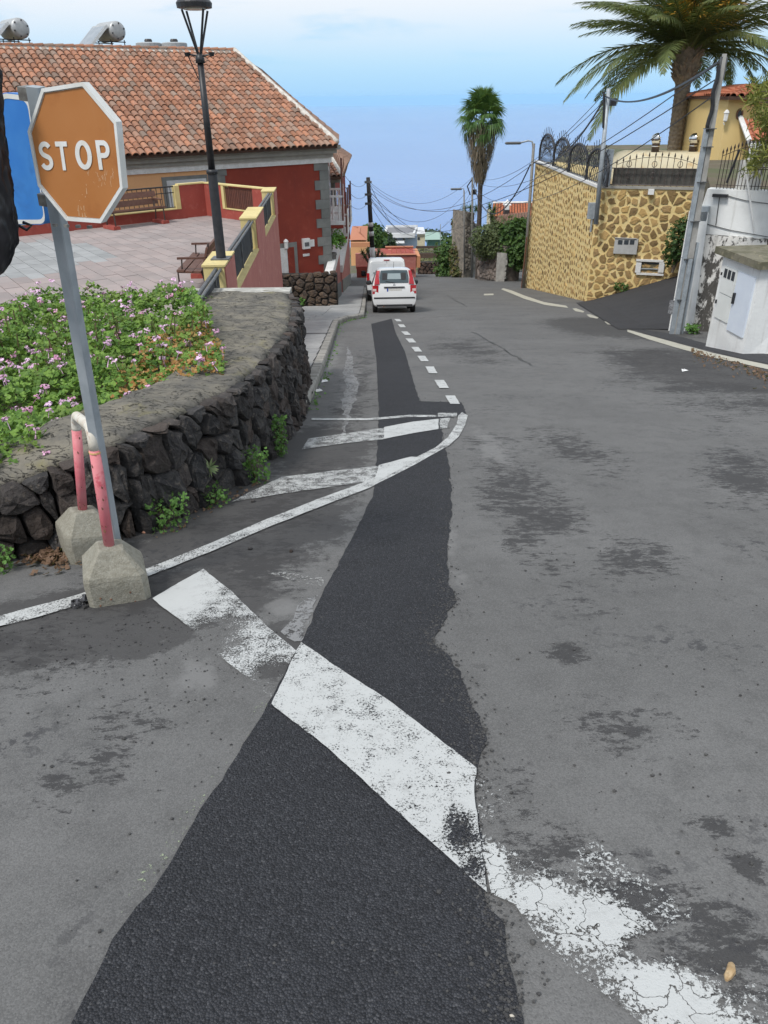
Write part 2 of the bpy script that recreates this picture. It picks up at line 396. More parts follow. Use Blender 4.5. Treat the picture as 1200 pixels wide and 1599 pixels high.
road = sheet([(-18, -8), (26, -8), (26, 12), (24, 24), (13, 33), (9.2, 40), (9, 44), (13, 52), (16, 75), (-6, 75), (-3.2, 45), (-3.2, 10), (-18, 6)], 0.0)
road.build('road', old_asphalt, up=True, kind='structure')
L_ = [(60, 1720), (112, 1599), (178, 1468), (252, 1372), (305, 1285), (425, 1090), (470, 1008), (505, 925), (545, 850), (583, 775), (590, 700), (592, 640), (588, 560), (580, 506)]
R_ = [(612, 498), (618, 520), (632, 548), (650, 610), (656, 627), (722, 629), (728, 648), (690, 655), (692, 690), (702, 730), (706, 800), (700, 850), (697, 905), (713, 940), (700, 958), (683, 985), (678, 1005), (700, 1022), (722, 1060), (735, 1095), (750, 1130), (762, 1152), (750, 1190), (742, 1215), (740, 1240), (752, 1310), (760, 1395), (782, 1440), (795, 1490), (800, 1540), (815, 1599), (830, 1720)]
patch = sheet(ragged(L_, 0.008, 0.05) + ragged(R_, 0.016, 0.045, 9.0), 0.006)
patch.build('asphalt_patch', new_asphalt, up=True, kind='structure')
sheet(ragged([(425, 1095), (300, 1285), (248, 1372), (185, 1445), (192, 1400), (262, 1310), (300, 1250), (350, 1190), (402, 1100)], 0.004, 0.05), 0.004).build('chalk_line', paint('chalk', 1.0, 50, col=(0.36, 0.42, 0.27)), up=True, kind='structure')

MARK = dict(kind='structure')
def mark(pts, m, up=0.010, amp=0.004, step=0.06, seed=1.0):
    return sheet(ragged(list(pts) + [pts[0]], amp, step, seed)[:-1], up).build('road_marking', m, up=True, kind='structure')
pt_new = paint('paint_new', 0.72, 90.0); pt_line = paint('paint_line', 0.79, 90.0)
pt_old = paint('paint_old', 0.84, 110.0)
mark([(470, 1006), (530, 1046), (600, 1092), (680, 1153), (746, 1203), (739, 1240), (748, 1300), (762, 1397), (690, 1332), (600, 1252), (510, 1170), (424, 1102)],
     paint('paint_bright', 0.75, 120.0, gone=[B(722, 1300, 36, 50, 0), B(740, 1350, 30, 40)]), 0.0115, 0.005, 0.03, 2.0)
mark([(238, 936), (318, 890), (362, 925), (418, 980), (462, 1018), (425, 1092), (360, 1040), (300, 985)],
     paint('paint_faded', 0.83, 130.0, keep=[B(280, 930, 70, 45, 0)], gone=[B(330, 1000, 60, 50), B(420, 1060, 50, 40)]), 0.008, 0.004, 0.03, 3.0)
mark([(745, 1203), (800, 1250), (900, 1310), (1010, 1370), (1110, 1440), (1240, 1540), (1330, 1660), (1080, 1680), (1000, 1599), (930, 1545), (850, 1478), (800, 1420), (766, 1397), (750, 1312)],
     paint('paint_crumbled', 0.93, 70.0, keep=[B(930, 1450, 100, 65, -20), B(1040, 1560, 130, 70, -20), B(775, 1360, 28, 60, 0), B(850, 1400, 60, 40)], gone=[B(1010, 1480, 60, 30), B(850, 1300, 100, 50), B(1130, 1480, 120, 60)], crack=1.0), 0.008, 0.02, 0.06, 4.0)
# the long edge line that swings round the end of the hatched corner
up_ = [(-60, 985), (0, 964), (60, 948), (125, 930), (232, 889), (330, 850), (420, 811), (500, 780), (570, 754), (630, 726), (680, 700), (700, 684), (713, 664), (716, 650), (722, 645)]
dn_ = [(731, 650), (727, 664), (717, 683), (701, 697), (650, 726), (578, 763), (503, 792), (423, 823.5), (333, 862), (234, 901), (128, 945), (60, 966), (0, 980), (-60, 1002)]
mark(up_ + dn_, pt_line, 0.010, 0.004, 0.05, 5.0)
mark([(482, 686), (540, 678), (600, 669), (645, 660), (685, 656), (685, 671), (640, 678), (600, 687), (540, 693), (472, 703)], pt_old, 0.009, 0.006, 0.06)
mark([(600, 668.5), (645, 660), (685, 655.5), (685, 671.5), (640, 679), (600, 687)], pt_new, 0.0125, 0.004, 0.06)
mark([(687, 655), (704, 653), (698, 669.5), (687, 671)], pt_old, 0.010, 0.004, 0.06)
mark([(440, 746), (520, 737), (592, 729), (585, 752), (545, 757), (440, 773), (362, 785)], pt_old, 0.009, 0.012, 0.06)
mark([(592, 728), (642, 715), (660, 716), (584, 757)], pt_new, 0.0125, 0.004, 0.06)
mark([(487, 654), (575, 654.4), (640, 649), (682, 649.4), (682, 652.3), (640, 652.3), (575, 657.5), (487, 657.2)], pt_line, 0.010, 0.003, 0.06)
mark([(684, 646), (714, 645.5), (714, 651), (684, 652)], pt_old, 0.0095, 0.004, 0.06)
for (x, y, w, h, k) in [(622, 500.6, 8, 3.6, 2), (628, 509.4, 9, 4.6, 2), (634.5, 521, 9.5, 5.4, 3), (642, 532.5, 11, 6.4, 3), (651, 546.2, 11, 7.4, 3), (661, 560.8, 12, 8.6, 3), (674, 578.6, 13, 10.6, 3), (690, 600.8, 15, 12.6, 4), (707, 625.4, 15, 13, 4)]:
    mark([(x - w / 2 - k, y - h / 2), (x + w / 2 - k, y - h / 2), (x + w / 2 + k, y + h / 2), (x - w / 2 + k, y + h / 2)], pt_new, 0.0125, 0.004, 0.08)
yl = paint('paint_cream', 0.68, 60.0, col=(0.50, 0.48, 0.40))
mark([(786, 450), (800, 454), (820, 462), (850, 472), (884, 477.5), (888, 481), (850, 476), (818, 466.5), (798, 458), (783, 452)], yl, 0.008, 0.004, 0.3)
for (x, y) in [(903, 485), (925, 494.5), (953, 505.5)]:
    mark([(x - 9, y - 3), (x - 3, y - 3.3), (x + 10, y + 1.6), (x + 8, y + 3.4), (x - 4, y + 1.2)], yl, 0.008, 0.003, 0.3)
mark([(980, 515), (1020, 526), (1060, 537), (1110, 551), (1160, 562), (1230, 577), (1300, 592), (1300, 600), (1228, 584), (1158, 568), (1105, 557), (1055, 543), (1015, 531), (980, 518.5)], yl, 0.008, 0.006, 0.2)
mark([(756, 459), (771, 458.6), (771, 461), (756, 461.4)], yl, 0.008, 0.004, 0.3)

crk_m = paint('crack_dark', 0.86, 40.0, col=(0.03, 0.03, 0.03))
def crack(pts, w):
    P = [S(*p) for p in pts]; L, Rr = [], []
    for i, p in enumerate(P):
        d = (P[min(i + 1, len(P) - 1)] - P[max(i - 1, 0)]); d.z = 0; d.normalize(); n_ = V((-d.y, d.x, 0)) * w * (.5 + .5 * noise.noise(p * 3)); L.append((p.x + n_.x, p.y + n_.y)); Rr.append((p.x - n_.x, p.y - n_.y))
    return sheet(L + Rr[::-1], 0.004).build('road_crack', crk_m, up=True, kind='structure')
def zig(p, q, n, a, seed):
    g = random.Random(seed); return [(p[0] + (q[0] - p[0]) * k / n + g.uniform(-a, a), p[1] + (q[1] - p[1]) * k / n + g.uniform(-a, a) * .4) for k in range(n + 1)]
crack(zig((738, 518), (832, 572), 12, 2.2, 1), .05); crack(zig((655, 497), (758, 490), 9, 1.5, 2), .07); crack(zig((760, 548), (838, 545), 7, 1.5, 3), .03); crack(zig((700, 462), (730, 480), 5, 2, 4), .06)
pale_d = paint('pale_drip', 0.80, 30.0, col=(0.24, 0.24, 0.24))
mark([(543, 540), (552, 560), (551, 582), (562, 600), (556, 622), (545, 650), (535, 690), (530, 690), (538, 650), (534, 625), (541, 604), (536, 584), (541, 562)], pale_d, 0.004, 0.03, 0.1, 8.0)
mark([(417, 897), (440, 893), (480, 900), (510, 902), (506, 916), (480, 914), (450, 905)], paint('pale_scuff', 0.88, 50.0, col=(0.34, 0.34, 0.33)), 0.004, 0.02, 0.05, 9.0)
mark([(440, 985), (470, 945), (498, 930), (488, 965), (470, 1002), (455, 1008)], pale_d, 0.004, 0.03, 0.06, 7.0)

# ------------------------------------------------------------------ masonry: cells that fill a face like fitted stones
def clip_half(poly, p, nrm):
    out = []; n = len(poly)
    for i in range(n):
        a, b = poly[i], poly[(i + 1) % n]
        da, db = (a[0] - p[0]) * nrm[0] + (a[1] - p[1]) * nrm[1], (b[0] - p[0]) * nrm[0] + (b[1] - p[1]) * nrm[1]
        if da <= 0: out.append(a)
        if (da < 0 < db) or (db < 0 < da):
            k = da / (da - db); out.append((a[0] + (b[0] - a[0]) * k, a[1] + (b[1] - a[1]) * k))
    return out
def cells(poly, cw, ch, rng, jit=0.42, aspect=1.0):
    """irregular cells (seed-point regions) over a convex outline in face coordinates (s, h)"""
    s0, s1 = min(p[0] for p in poly), max(p[0] for p in poly); h0, h1 = min(p[1] for p in poly), max(p[1] for p in poly)
    pts = []; r = 0; y = h0 + ch * 0.35
    while y < h1 + ch * .5:
        x = s0 - cw * (0.5 if r % 2 else 0.0)
        while x < s1 + cw:
            pts.append((x + rng.uniform(-jit, jit) * cw, y + rng.uniform(-jit, jit) * ch)); x += cw
        y += ch; r += 1
    res = []
    R2 = (3.2 * max(cw, ch)) ** 2
    for i, p in enumerate(pts):
        c = list(poly)
        for j, q in enumerate(pts):
            if i == j: continue
            d = ((q[0] - p[0]), (q[1] - p[1])); d2 = d[0] ** 2 + d[1] ** 2
            if d2 > R2 or d2 < 1e-9: continue
            c = clip_half(c, ((p[0] + q[0]) / 2, (p[1] + q[1]) / 2), d)
            if len(c) < 3: break
        if len(c) >= 3: res.append(c)
    return res
def poly_area(c): return abs(sum(c[i][0] * c[(i + 1) % len(c)][1] - c[(i + 1) % len(c)][0] * c[i][1] for i in range(len(c)))) / 2
def stone_rings(c, gap, rng, rough=0.2, depth=0.05, round_=0.75, cut=0.22):
    """outline in the face -> rings (s, h, out) of a stone: foot, shoulder, crown"""
    pts = []; n = len(c)
    for i in range(n):                                   # knock the corners off
        a, b = c[i], c[(i + 1) % n]
        pts.append((a[0] + (b[0] - a[0]) * cut, a[1] + (b[1] - a[1]) * cut)); pts.append((b[0] + (a[0] - b[0]) * cut, b[1] + (a[1] - b[1]) * cut))
    mx = sum(p[0] for p in pts) / len(pts); my = sum(p[1] for p in pts) / len(pts)
    rad_ = math.sqrt(max(poly_area(c), 1e-5) / math.pi); k0 = max(0.35, 1 - gap / max(rad_, 1e-3))
    rr = [1 + rng.uniform(-rough, rough) * 0.5 for _ in pts]
    d = depth * rng.uniform(0.6, 1.25)
    sd = rng.uniform(0, 50)
    def R(k, o, w):
        out = []
        for p, r in zip(pts, rr):
            nz = noise.noise(V((p[0] * 16 + sd, p[1] * 16, o * 30))) * w * 1.6
            out.append((mx + (p[0] - mx) * k * r, my + (p[1] - my) * k * r, o + rng.uniform(-w, w) * .6 + nz))
        return out
    return [R(k0, -0.02, 0), R(k0 * 0.99, d * 0.50, d * .12), R(k0 * (round_ + .1), d * 0.9, d * .2), R(k0 * round_ * .55, d * 1.02, d * .26)], (mx, my, d * rng.uniform(0.9, 1.2))
def stone_into(mb, rings, top, f):
    R3 = [[f(*p) for p in r] for r in rings]
    mb.loft(R3, True, False); n = len(R3[-1]); i0 = len(mb.v) - n
    mb.v.append(tuple(f(*top))); k = len(mb.v) - 1
    for j in range(n): mb.f.append((i0 + j, i0 + (j + 1) % n, k)); mb.m.append(mb.cur); mb.t.append(mb.tone)

class Face:
    """a vertical face: origin, direction along it (plan), outward normal"""
    def __init__(s, o, d):
        s.o = V((o[0], o[1], 0)); s.d = V((d[0], d[1], 0)).normalized(); s.n = V((s.d.y, -s.d.x, 0))
    def pt(s, a, z, off=0.0): return V((s.o.x, s.o.y, 0)) + s.d * a + s.n * off + V((0, 0, z))
    def hit(s, px, py, off=0.0):
        r = ray(px, py); k = (s.o + s.n * off).dot(s.n) / r.dot(s.n); p = r * k
        return ((p - s.o).dot(s.d), p.z)
    def rect(s, mb, a0, a1, z0, z1, o0, o1):
        """a block on the face between a0..a1, z0..z1, from o0 to o1 out of it"""
        lo = [s.pt(a0, z0, o0), s.pt(a1, z0, o0), s.pt(a1, z0, o1), s.pt(a0, z0, o1)]
        hi = [s.pt(a0, z1, o0), s.pt(a1, z1, o0), s.pt(a1, z1, o1), s.pt(a0, z1, o1)]
        mb.loft([lo, hi], True, True); return mb

# ------------------------------------------------------------------ lava stone planter wall and its geraniums
lava = mat('lava_stone', (0.074, 0.070, 0.068), (0.036, 0.035, 0.036), 9.0, 0.95, 1.0, 48.0, rand=0.42, c=(0.15, 0.13, 0.11), bdist=0.03, hue=(0.075, 0.056, 0.046))
lava_gap = mat('lava_gap', (0.016, 0.015, 0.015), (0.035, 0.033, 0.03), 20.0, 0.97, 0.8, 40.0)
def lava_top_mat():
    m = bpy.data.materials.new('wall_cap'); m.use_nodes = True; t = m.node_tree; bs = t.nodes['Principled BSDF']
    pos = nd(t, 'ShaderNodeNewGeometry').outputs['Position']
    c = mixc(t, smooth(t, noise_(t, pos, 4.0, 6, 0.65), 0.35, 0.65), (0.225, 0.205, 0.165), (0.125, 0.118, 0.105))
    c = mixc(t, math_(t, 'MULTIPLY', smooth(t, noise_(t, pos, 2.2, 5, 0.65), 0.56, 0.70), 0.6), c, (0.25, 0.225, 0.10))
    wp = nd(t, 'ShaderNodeMapping', {'Scale': (2.2, 4.2, 3)}); t.links.new(pos, wp.inputs[0])
    crk = noise_(t, wp.outputs[0], 2.6, 6, 0.6, 0.6)
    cr = smooth(t, math_(t, 'ABSOLUTE', math_(t, 'SUBTRACT', crk, 0.5)), 0.0, 0.014)
    c = mixc(t, math_(t, 'SUBTRACT', 1.0, cr), c, (0.045, 0.042, 0.038))
    t.links.new(c, bs.inputs['Base Color']); bs.inputs['Roughness'].default_value = 0.93; bs.inputs['Specular IOR Level'].default_value = 0.25
    h = math_(t, 'ADD', math_(t, 'MULTIPLY', noise_(t, pos, 26, 6, 0.7), 0.8), math_(t, 'MULTIPLY', cr, 0.5))
    bp = nd(t, 'ShaderNodeBump', {'Strength': 0.9, 'Distance': 0.025, 'Height': h}); t.links.new(bp.outputs[0], bs.inputs['Normal'])
    return m
cap_m = lava_top_mat()
# outer edge of the wall on the ground and the height of its top there
foot = [(-330, 985), (-150, 935), (0, 885), (110, 862), (230, 838), (320, 795), (400, 748), (445, 702), (478, 648)]
topz = [-2.10, -2.0, -1.93, -1.86, -1.80, -1.83, -1.92, -2.02, -2.17]
FT = [S(*p) for p in foot] + [V((-0.99, 9.6, 0)), V((-1.20, 11.2, 0))]; topz += [-2.30, -2.46]
FT = (lambda P: [V((p.x - (P[min(i + 1, len(P) - 1)] - P[max(i - 1, 0)]).normalized().y * .145, p.y + (P[min(i + 1, len(P) - 1)] - P[max(i - 1, 0)]).normalized().x * .145, p.z)) for i, p in enumerate(P)])(FT)
for p in FT[-2:]: p.z = zs(p.y)
FT[0].z = FT[1].z = FT[2].z                       # (the kerbside is level off to the left)
def poly_at(P, a):                                # position along a polyline by length
    for i in range(len(P) - 1):
        L = (P[i + 1] - P[i]).length
        if a <= L or i == len(P) - 2: return P[i].lerp(P[i + 1], a / L), i, a / L
        a -= L
def offset_line(P, w):
    out = []
    for i, p in enumerate(P):
        d = (P[min(i + 1, len(P) - 1)] - P[max(i - 1, 0)]); d.z = 0; d.normalize(); out.append(V((p.x - d.y * w, p.y + d.x * w, p.z)))
    return out
WD = [.62] * 7 + [.64, 1.0, 1.42, 1.5]
BK = []
for i_, p_ in enumerate(FT):
    d_ = (FT[min(i_ + 1, len(FT) - 1)] - FT[max(i_ - 1, 0)]); d_.z = 0; d_.normalize()
    if i_ == len(FT) - 1: d_ = V((0, 1, 0))
    BK.append(V((p_.x - d_.y * WD[i_], p_.y + d_.x * WD[i_], p_.z)))
pw = thing('planter_wall', 'low curved wall of black lava stones with a lichen-spotted mortar top', 'wall', (FT[6].x, FT[6].y, FT[6].z))
core = MB(); ringsA = []
for i, p in enumerate(FT):
    q = BK[i]; n_in = (q - p); n_in.z = 0; n_in.normalize()
    ringsA.append([V((p.x, p.y, p.z - .25)) + n_in * .05, V((p.x, p.y, topz[i] - .07)) + n_in * .05, V((q.x, q.y, topz[i] - .07)), V((q.x, q.y, p.z - .25))])
core.loft(ringsA, True, True); core.build('core', lava_gap, pw)
capb = MB(); CF = FT; NU, NV = 150, 12
tot = sum((FT[i + 1] - FT[i]).length for i in range(len(FT) - 1)); grid = []
for iu in range(NU + 1):
    p, i, k = poly_at(FT, tot * iu / NU * 0.9999); q = BK[i].lerp(BK[i + 1], k); z = topz[i] * (1 - k) + topz[i + 1] * k
    row = []
    for iv in range(NV + 1):
        f = iv / NV; w = p.lerp(q, f * 0.985 + 0.0); w.z = z
        e = min(f * 5, 1.0, (1 - f) * 6 + .3); nz = noise.fractal(V((w.x * 4, w.y * 4, 1)), 0.9, 2.1, 4)
        w.z += nz * 0.028 - (1 - e) ** 2 * 0.05 + 0.012
        if iv == 0:
            nn = noise.noise_vector(V((w.x * 9, w.y * 9, 2))) * 0.045; w.x += nn.x; w.y += nn.y
        row.append(w)
    low = [V((row[0].x, row[0].y, row[0].z - .05)), ]
    grid.append([V((p.lerp(q, .1).x, p.lerp(q, .1).y, z - .085))] + row + [V((row[-1].x, row[-1].y, z - .1))])
capb.loft(grid, False, False); capb.build('mortar_cap', cap_m, pw, True)
# the stones of the outer face, unrolled along the polyline
SL = [0.0]
for i in range(len(FT) - 1): SL.append(SL[-1] + (V((FT[i + 1].x, FT[i + 1].y, 0)) - V((FT[i].x, FT[i].y, 0))).length)
def on_wall(s, h, o):                             # h: 0 at the foot, 1 at the top edge
    i = 0
    while i < len(SL) - 2 and s > SL[i + 1]: i += 1
    k = (s - SL[i]) / (SL[i + 1] - SL[i]); p = FT[i].lerp(FT[i + 1], k); z1 = topz[i] * (1 - k) + topz[i + 1] * k
    d = FT[i + 1] - FT[i]; d.z = 0; d.normalize(); nrm = V((d.y, -d.x, 0))
    H = z1 - p.z; lean = 0.06 * (1 - h / max(H, .1))
    return V((p.x, p.y, p.z + h)) + nrm * (o + lean - .02)
rng = random.Random(5); stones = []
sa = 0.0
for i in range(len(FT) - 1):
    H0, H1 = topz[i] - FT[i].z - .02, topz[i + 1] - FT[i + 1].z - .02
    Hm = (H0 + H1) / 2; rows = max(3, round(Hm / 0.20))
    for c in cells([(SL[i], -.05), (SL[i + 1], -.05), (SL[i + 1], H1), (SL[i], H0)], 0.225, Hm / rows, rng, 0.36):
        if poly_area(c) > 0.004: stones.append(c)
small = MB(); nst = 0
for c in stones:
    rings, top = stone_rings(c, 0.006, rng, 0.30, 0.085, 0.80, 0.17)
    if poly_area(c) < 0.010:
        small.tone = rng.random(); stone_into(small, rings, top, on_wall); continue
    b = MB(); stone_into(b, rings, top, on_wall); b.build('stone', lava, pw); nst += 1
if small.v: small.build('small_stone', lava, pw, kind='stuff')
# loose cap stones that show at the broken near edge, pale mortar on the far end
b = MB(); e = FT[-1]; q = BK[-1]
b.loft([[V((e.x + .03, e.y - .25, topz[-1] + z)), V((e.x + .03, e.y + .02, topz[-1] + z)), V((q.x, q.y + .02, topz[-1] + z)), V((q.x, q.y - .3, topz[-1] + z))] for z in (-.05, .035)], True, True)
b.build('pale_mortar_end', mat('pale_mortar', (0.50, 0.49, 0.45), (0.34, 0.33, 0.30), 8.0, 0.9, 0.6, 40.0), pw)
b = MB(); b.box((FT[-1].x - .02, FT[-1].y + .12, zs(11.3) + .50), (.08, .08, 1.0)); b.build('yellow_end_post', mat('cream_paint', (0.68, 0.57, 0.27), (0.60, 0.49, 0.22), 3.0, 0.8, 0.2, 60.0, streak=(0.42, 0.35, 0.19)), pw)

# soil of the bed
BL = [V((p.x + (BK[i].x - p.x) * .93, p.y + (BK[i].y - p.y) * .93, topz[i] - .16)) for i, p in enumerate(FT)]
b = MB(); pl = [(p.x, p.y, p.z) for p in BL[1:]] + [(-2.9, 9.6, -2.62), (-6.4, 9.2, -2.5), (-7.4, 3.5, -2.12)]
b.face([V(p) for p in pl]); b.prism([(-7.4, 3.5), (-2.2, 10.2), (-2.45, 9.2), (-6.4, 8.6)], -3.4, -2.6) if False else None
b.build('flower_bed_soil', soil, kind='structure')

def leaf_mat(name, a, b_, c_, rand=0.25):
    m = bpy.data.materials.new(name); m.use_nodes = True; t = m.node_tree; bs = t.nodes['Principled BSDF']
    pos = nd(t, 'ShaderNodeNewGeometry').outputs['Position']
    ta = nd(t, 'ShaderNodeAttribute', attribute_name='tone').outputs['Fac']
    c = mixc(t, smooth(t, ta, 0.15, 0.85), a, b_)
    c = mixc(t, math_(t, 'MULTIPLY', smooth(t, noise_(t, pos, 2.2, 3), 0.5, 0.7), 0.6), c, c_)
    t.links.new(c, bs.inputs['Base Color']); bs.inputs['Roughness'].default_value = 0.55; bs.inputs['Specular IOR Level'].default_value = 0.35
    tr = nd(t, 'ShaderNodeBsdfTranslucent'); t.links.new(mixc(t, 0.5, c, (0.25, 0.35, 0.05)), tr.inputs['Color'])
    mx = nd(t, 'ShaderNodeMixShader', {'Fac': 0.22}); t.links.new(bs.outputs[0], mx.inputs[1]); t.links.new(tr.outputs[0], mx.inputs[2])
    t.links.new(mx.outputs[0], t.nodes['Material Output'].inputs[0]); MATS[name] = m; return m
ger_green = leaf_mat('geranium_leaf', (0.085, 0.18, 0.028), (0.19, 0.325, 0.055), (0.17, 0.21, 0.045))
ger_dry = leaf_mat('withered_leaf', (0.36, 0.16, 0.045), (0.48, 0.29, 0.11), (0.24, 0.20, 0.05))
stem_m = mat('stem', (0.10, 0.12, 0.04), (0.14, 0.10, 0.05), 10, 0.8)
def lobed_leaf(mb, p, nrm, r, rng):
    n = V(nrm).normalized(); u = n.orthogonal().normalized(); w = n.cross(u); a0 = rng.uniform(0, 6.28); k = 7
    pts = []
    for j in range(k):
        a = a0 + 5.4 * j / (k - 1); rr = r * (1.0 if j % 2 else 0.8); pts.append(p + (u * math.cos(a) + w * math.sin(a)) * rr + n * (0.25 * r * (1 if j % 2 else -.2)))
    mb.tone = rng.random(); i0 = len(mb.v); mb.v += [tuple(p)] + [tuple(q) for q in pts]
    for j in range(k - 1): mb.f.append((i0, i0 + 1 + j, i0 + 2 + j)); mb.m.append(mb.cur); mb.t.append(mb.tone)
rng = random.Random(21)
def bed_h(x, y):                                   # height of the foliage over the bed
    return 0.21 + 0.15 * noise.noise((x * 1.5, y * 1.5, 0)) + 0.12 * noise.noise((x * 4, y * 4, 7))
def inside(poly, x, y):
    c = False; n = len(poly)
    for i in range(n):
        a, b_ = poly[i], poly[(i + 1) % n]
        if (a[1] > y) != (b_[1] > y) and x < (b_[0] - a[0]) * (y - a[1]) / (b_[1] - a[1]) + a[0]: c = not c
    return c
BE = offset_line(FT, 0.50)
def bpx(px, py, z=-1.80): p = atz(px, py, z); return (p.x, p.y)
green_zone = [bpx(-160, 790), bpx(0, 712), bpx(110, 690), bpx(190, 655), bpx(245, 605), bpx(270, 560), bpx(345, 560), bpx(352, 548), bpx(345, 520), bpx(328, 500), (-1.72, 7.6), (-2.15, 8.7), (-3.0, 8.95), (-6.6, 7.6), (-6.4, 3.6)]
dry_zone = [bpx(165, 650), bpx(215, 655), bpx(250, 632), bpx(318, 592), bpx(360, 566), bpx(356, 505), bpx(310, 478), bpx(235, 490), bpx(180, 560)]
fol = MB(); dry = MB(); stems = MB()
heads = []; dheads = []
x0, x1 = -6.4, -1.0; cnt = 0
for it in range(62000):
    x, y = rng.uniform(x0, x1), rng.uniform(2.6, 9.0)
    if not inside(green_zone, x, y): continue
    if abs(x / y) > 0.72: continue
    edge = min(1.0, 6 * min(abs(x - q.x) + abs(y - q.y) for q in BE) ** 1.0 + .25) if False else 1.0
    h = bed_h(x, y); f = rng.random() ** 0.45; z = -2.12 + h * f * 1.0
    isdry = inside(dry_zone, x + .06 * noise.noise((x * 9, y * 9, 1)), y + .1 * noise.noise((x * 7, y * 7, 5)))
    tgt = fol
    if isdry:
        if rng.random() < (0.80 if y < 5.6 else 0.5): tgt = dry
        z -= h * f * 0.10
    nrm = V((rng.gauss(0, .55), rng.gauss(0, .55) - .25, 1.0))
    lobed_leaf(tgt, V((x, y, z)), nrm, rng.uniform(0.018, 0.036) * (0.8 if tgt is dry else 1), rng)
    if f > 0.86 and rng.random() < 0.05: (dheads if isdry else heads).append((x, y, z + rng.uniform(.03, .09)))
for it in range(500):                              # shoots that stand up out of the mass at the back
    x, y = rng.uniform(-5.4, -1.7), rng.uniform(5.8, 7.5)
    if not inside(green_zone, x, y) or rng.random() < .8: continue
    h = bed_h(x, y) + rng.uniform(.05, .22); top = V((x + rng.gauss(0, .05), y, -2.12 + h))
    stems.tube([(x, y, -2.1), top], 0.006, 4)
    for k in range(10): lobed_leaf(fol, top + V((rng.gauss(0, .05), rng.gauss(0, .05), rng.uniform(-.13, .02))), (rng.gauss(0, .6), rng.gauss(0, .6), 1), rng.uniform(.02, .034), rng)
    if rng.random() < .6: heads.append((top.x, top.y, top.z + .04))
gt = thing('geranium_bed', 'dense green geraniums with pink-lilac flower heads behind the lava wall', 'flowers', (-2.8, 5.2, -2.12))
fol.build('foliage', ger_green, gt, kind='stuff'); stems.build('stems', stem_m, gt, kind='stuff') if stems.v else None
gd = thing('withered_geranium', 'withered orange-brown geranium patch at the edge of the green bed', 'plant', (-1.7, 5.0, -2.12))
dry.build('foliage', ger_dry, gd, kind='stuff')
petal_m = mat('petal', (0.70, 0.42, 0.62), (0.80, 0.60, 0.76), 30.0, 0.6, rand=0.2, hue=(0.50, 0.20, 0.33))
hm = []
for v in range(4):
    b = MB(); b.tone = 0.0
    for k in range(17):
        a = rng.uniform(0, 6.28); rr = 0.026 * math.sqrt(rng.random()); c = V((rr * math.cos(a), rr * math.sin(a), rng.uniform(-.006, .010) - rr * .4))
        n = (c + V((0, 0, .03))).normalized() + V((rng.gauss(0, .3), rng.gauss(0, .3), 0)); u = n.orthogonal().normalized(); w = n.cross(u).normalized(); s = rng.uniform(.007, .012)
        b.face([c + u * s, c + w * s, c - u * s, c - w * s])
    for k in range(2): b.tube([(0, 0, -.005), (rng.gauss(0, .004), rng.gauss(0, .004), -.07)], 0.002, 3, False)
    hm.append(b.mesh('flower_head', petal_m))
def put_heads(lst, parent, cap):
    pi = parent_inv(parent)
    for (x, y, z) in lst[:cap]:
        o = inst(hm[rng.randrange(4)], 'flower_head', parent, (x, y, z), (rng.gauss(0, .3), rng.gauss(0, .3), rng.uniform(0, 6)), (rng.uniform(.85, 1.3),) * 3); o.matrix_parent_inverse = pi
put_heads(heads, gt, 290); put_heads(dheads, gd, 60)
# weeds that grow out of the wall foot
weed_m = leaf_mat('weed_leaf', (0.07, 0.16, 0.03), (0.13, 0.27, 0.06), (0.10, 0.2, 0.04))
def tuft(name, label, cat, p, r, h, n, m=None, lr=(.008, .018), group=None, seed=0):
    g = random.Random(seed + int(p.x * 1000)); t = thing(name, label, cat, p, group); b = MB(); s = MB()
    for k in range(n):
        a = g.uniform(0, 6.28); q = r * math.sqrt(g.random()); z = h * g.random()
        lobed_leaf(b, p + V((q * math.cos(a), q * math.sin(a), z + .01)), (g.gauss(0, .7), g.gauss(0, .7) - .3, .8), g.uniform(*lr), g)
    for k in range(5): s.tube([p, p + V((g.uniform(-r, r) * .6, g.uniform(-r, r) * .6, h * .8))], 0.003, 4)
    b.build('leaves', m or weed_m, t, kind='stuff'); s.build('stalk', stem_m, t, kind='stuff'); return t
for (px, py, r, h, n, lab) in [(402, 752, .11, .27, 260, 'leafy green weed tuft at the lava wall foot by the worn stripe tip'), (440, 712, .07, .36, 260, 'tall narrow green weed climbing the lava wall near its far end'),
                          (262, 822, .16, .20, 260, 'spreading green weed at the wall foot behind the concrete blocks'), (336, 788, .11, .12, 110, 'low creeping weed between two green tufts at the lava wall foot'),
                          (8, 890, .07, .12, 80, 'small green weed at the lava wall foot by the left picture edge')]:
    p = S(px, py)
    tuft('weed', lab, 'weed', p, r, h, n)
p = S(330, 780); sp = thing('succulent', 'small pale green rosette succulent rooted in the lava wall face', 'plant', p + V((.0, -.02, .28))); b = MB()
for k in range(16):
    a = k * 2.4; q = p + V((.03, -.04, .28)); d = V((math.cos(a), -0.5 + .5 * math.sin(a), math.sin(a) * .8)); d.normalize(); w = d.orthogonal().normalized() * .011
    b.tone = rng.random(); b.face([q, q + d * .04 + w, q + d * .085, q + d * .04 - w])
b.build('rosette', leaf_mat('succulent_leaf', (0.22, 0.30, 0.14), (0.34, 0.40, 0.20), (0.2, 0.25, 0.12)), sp)

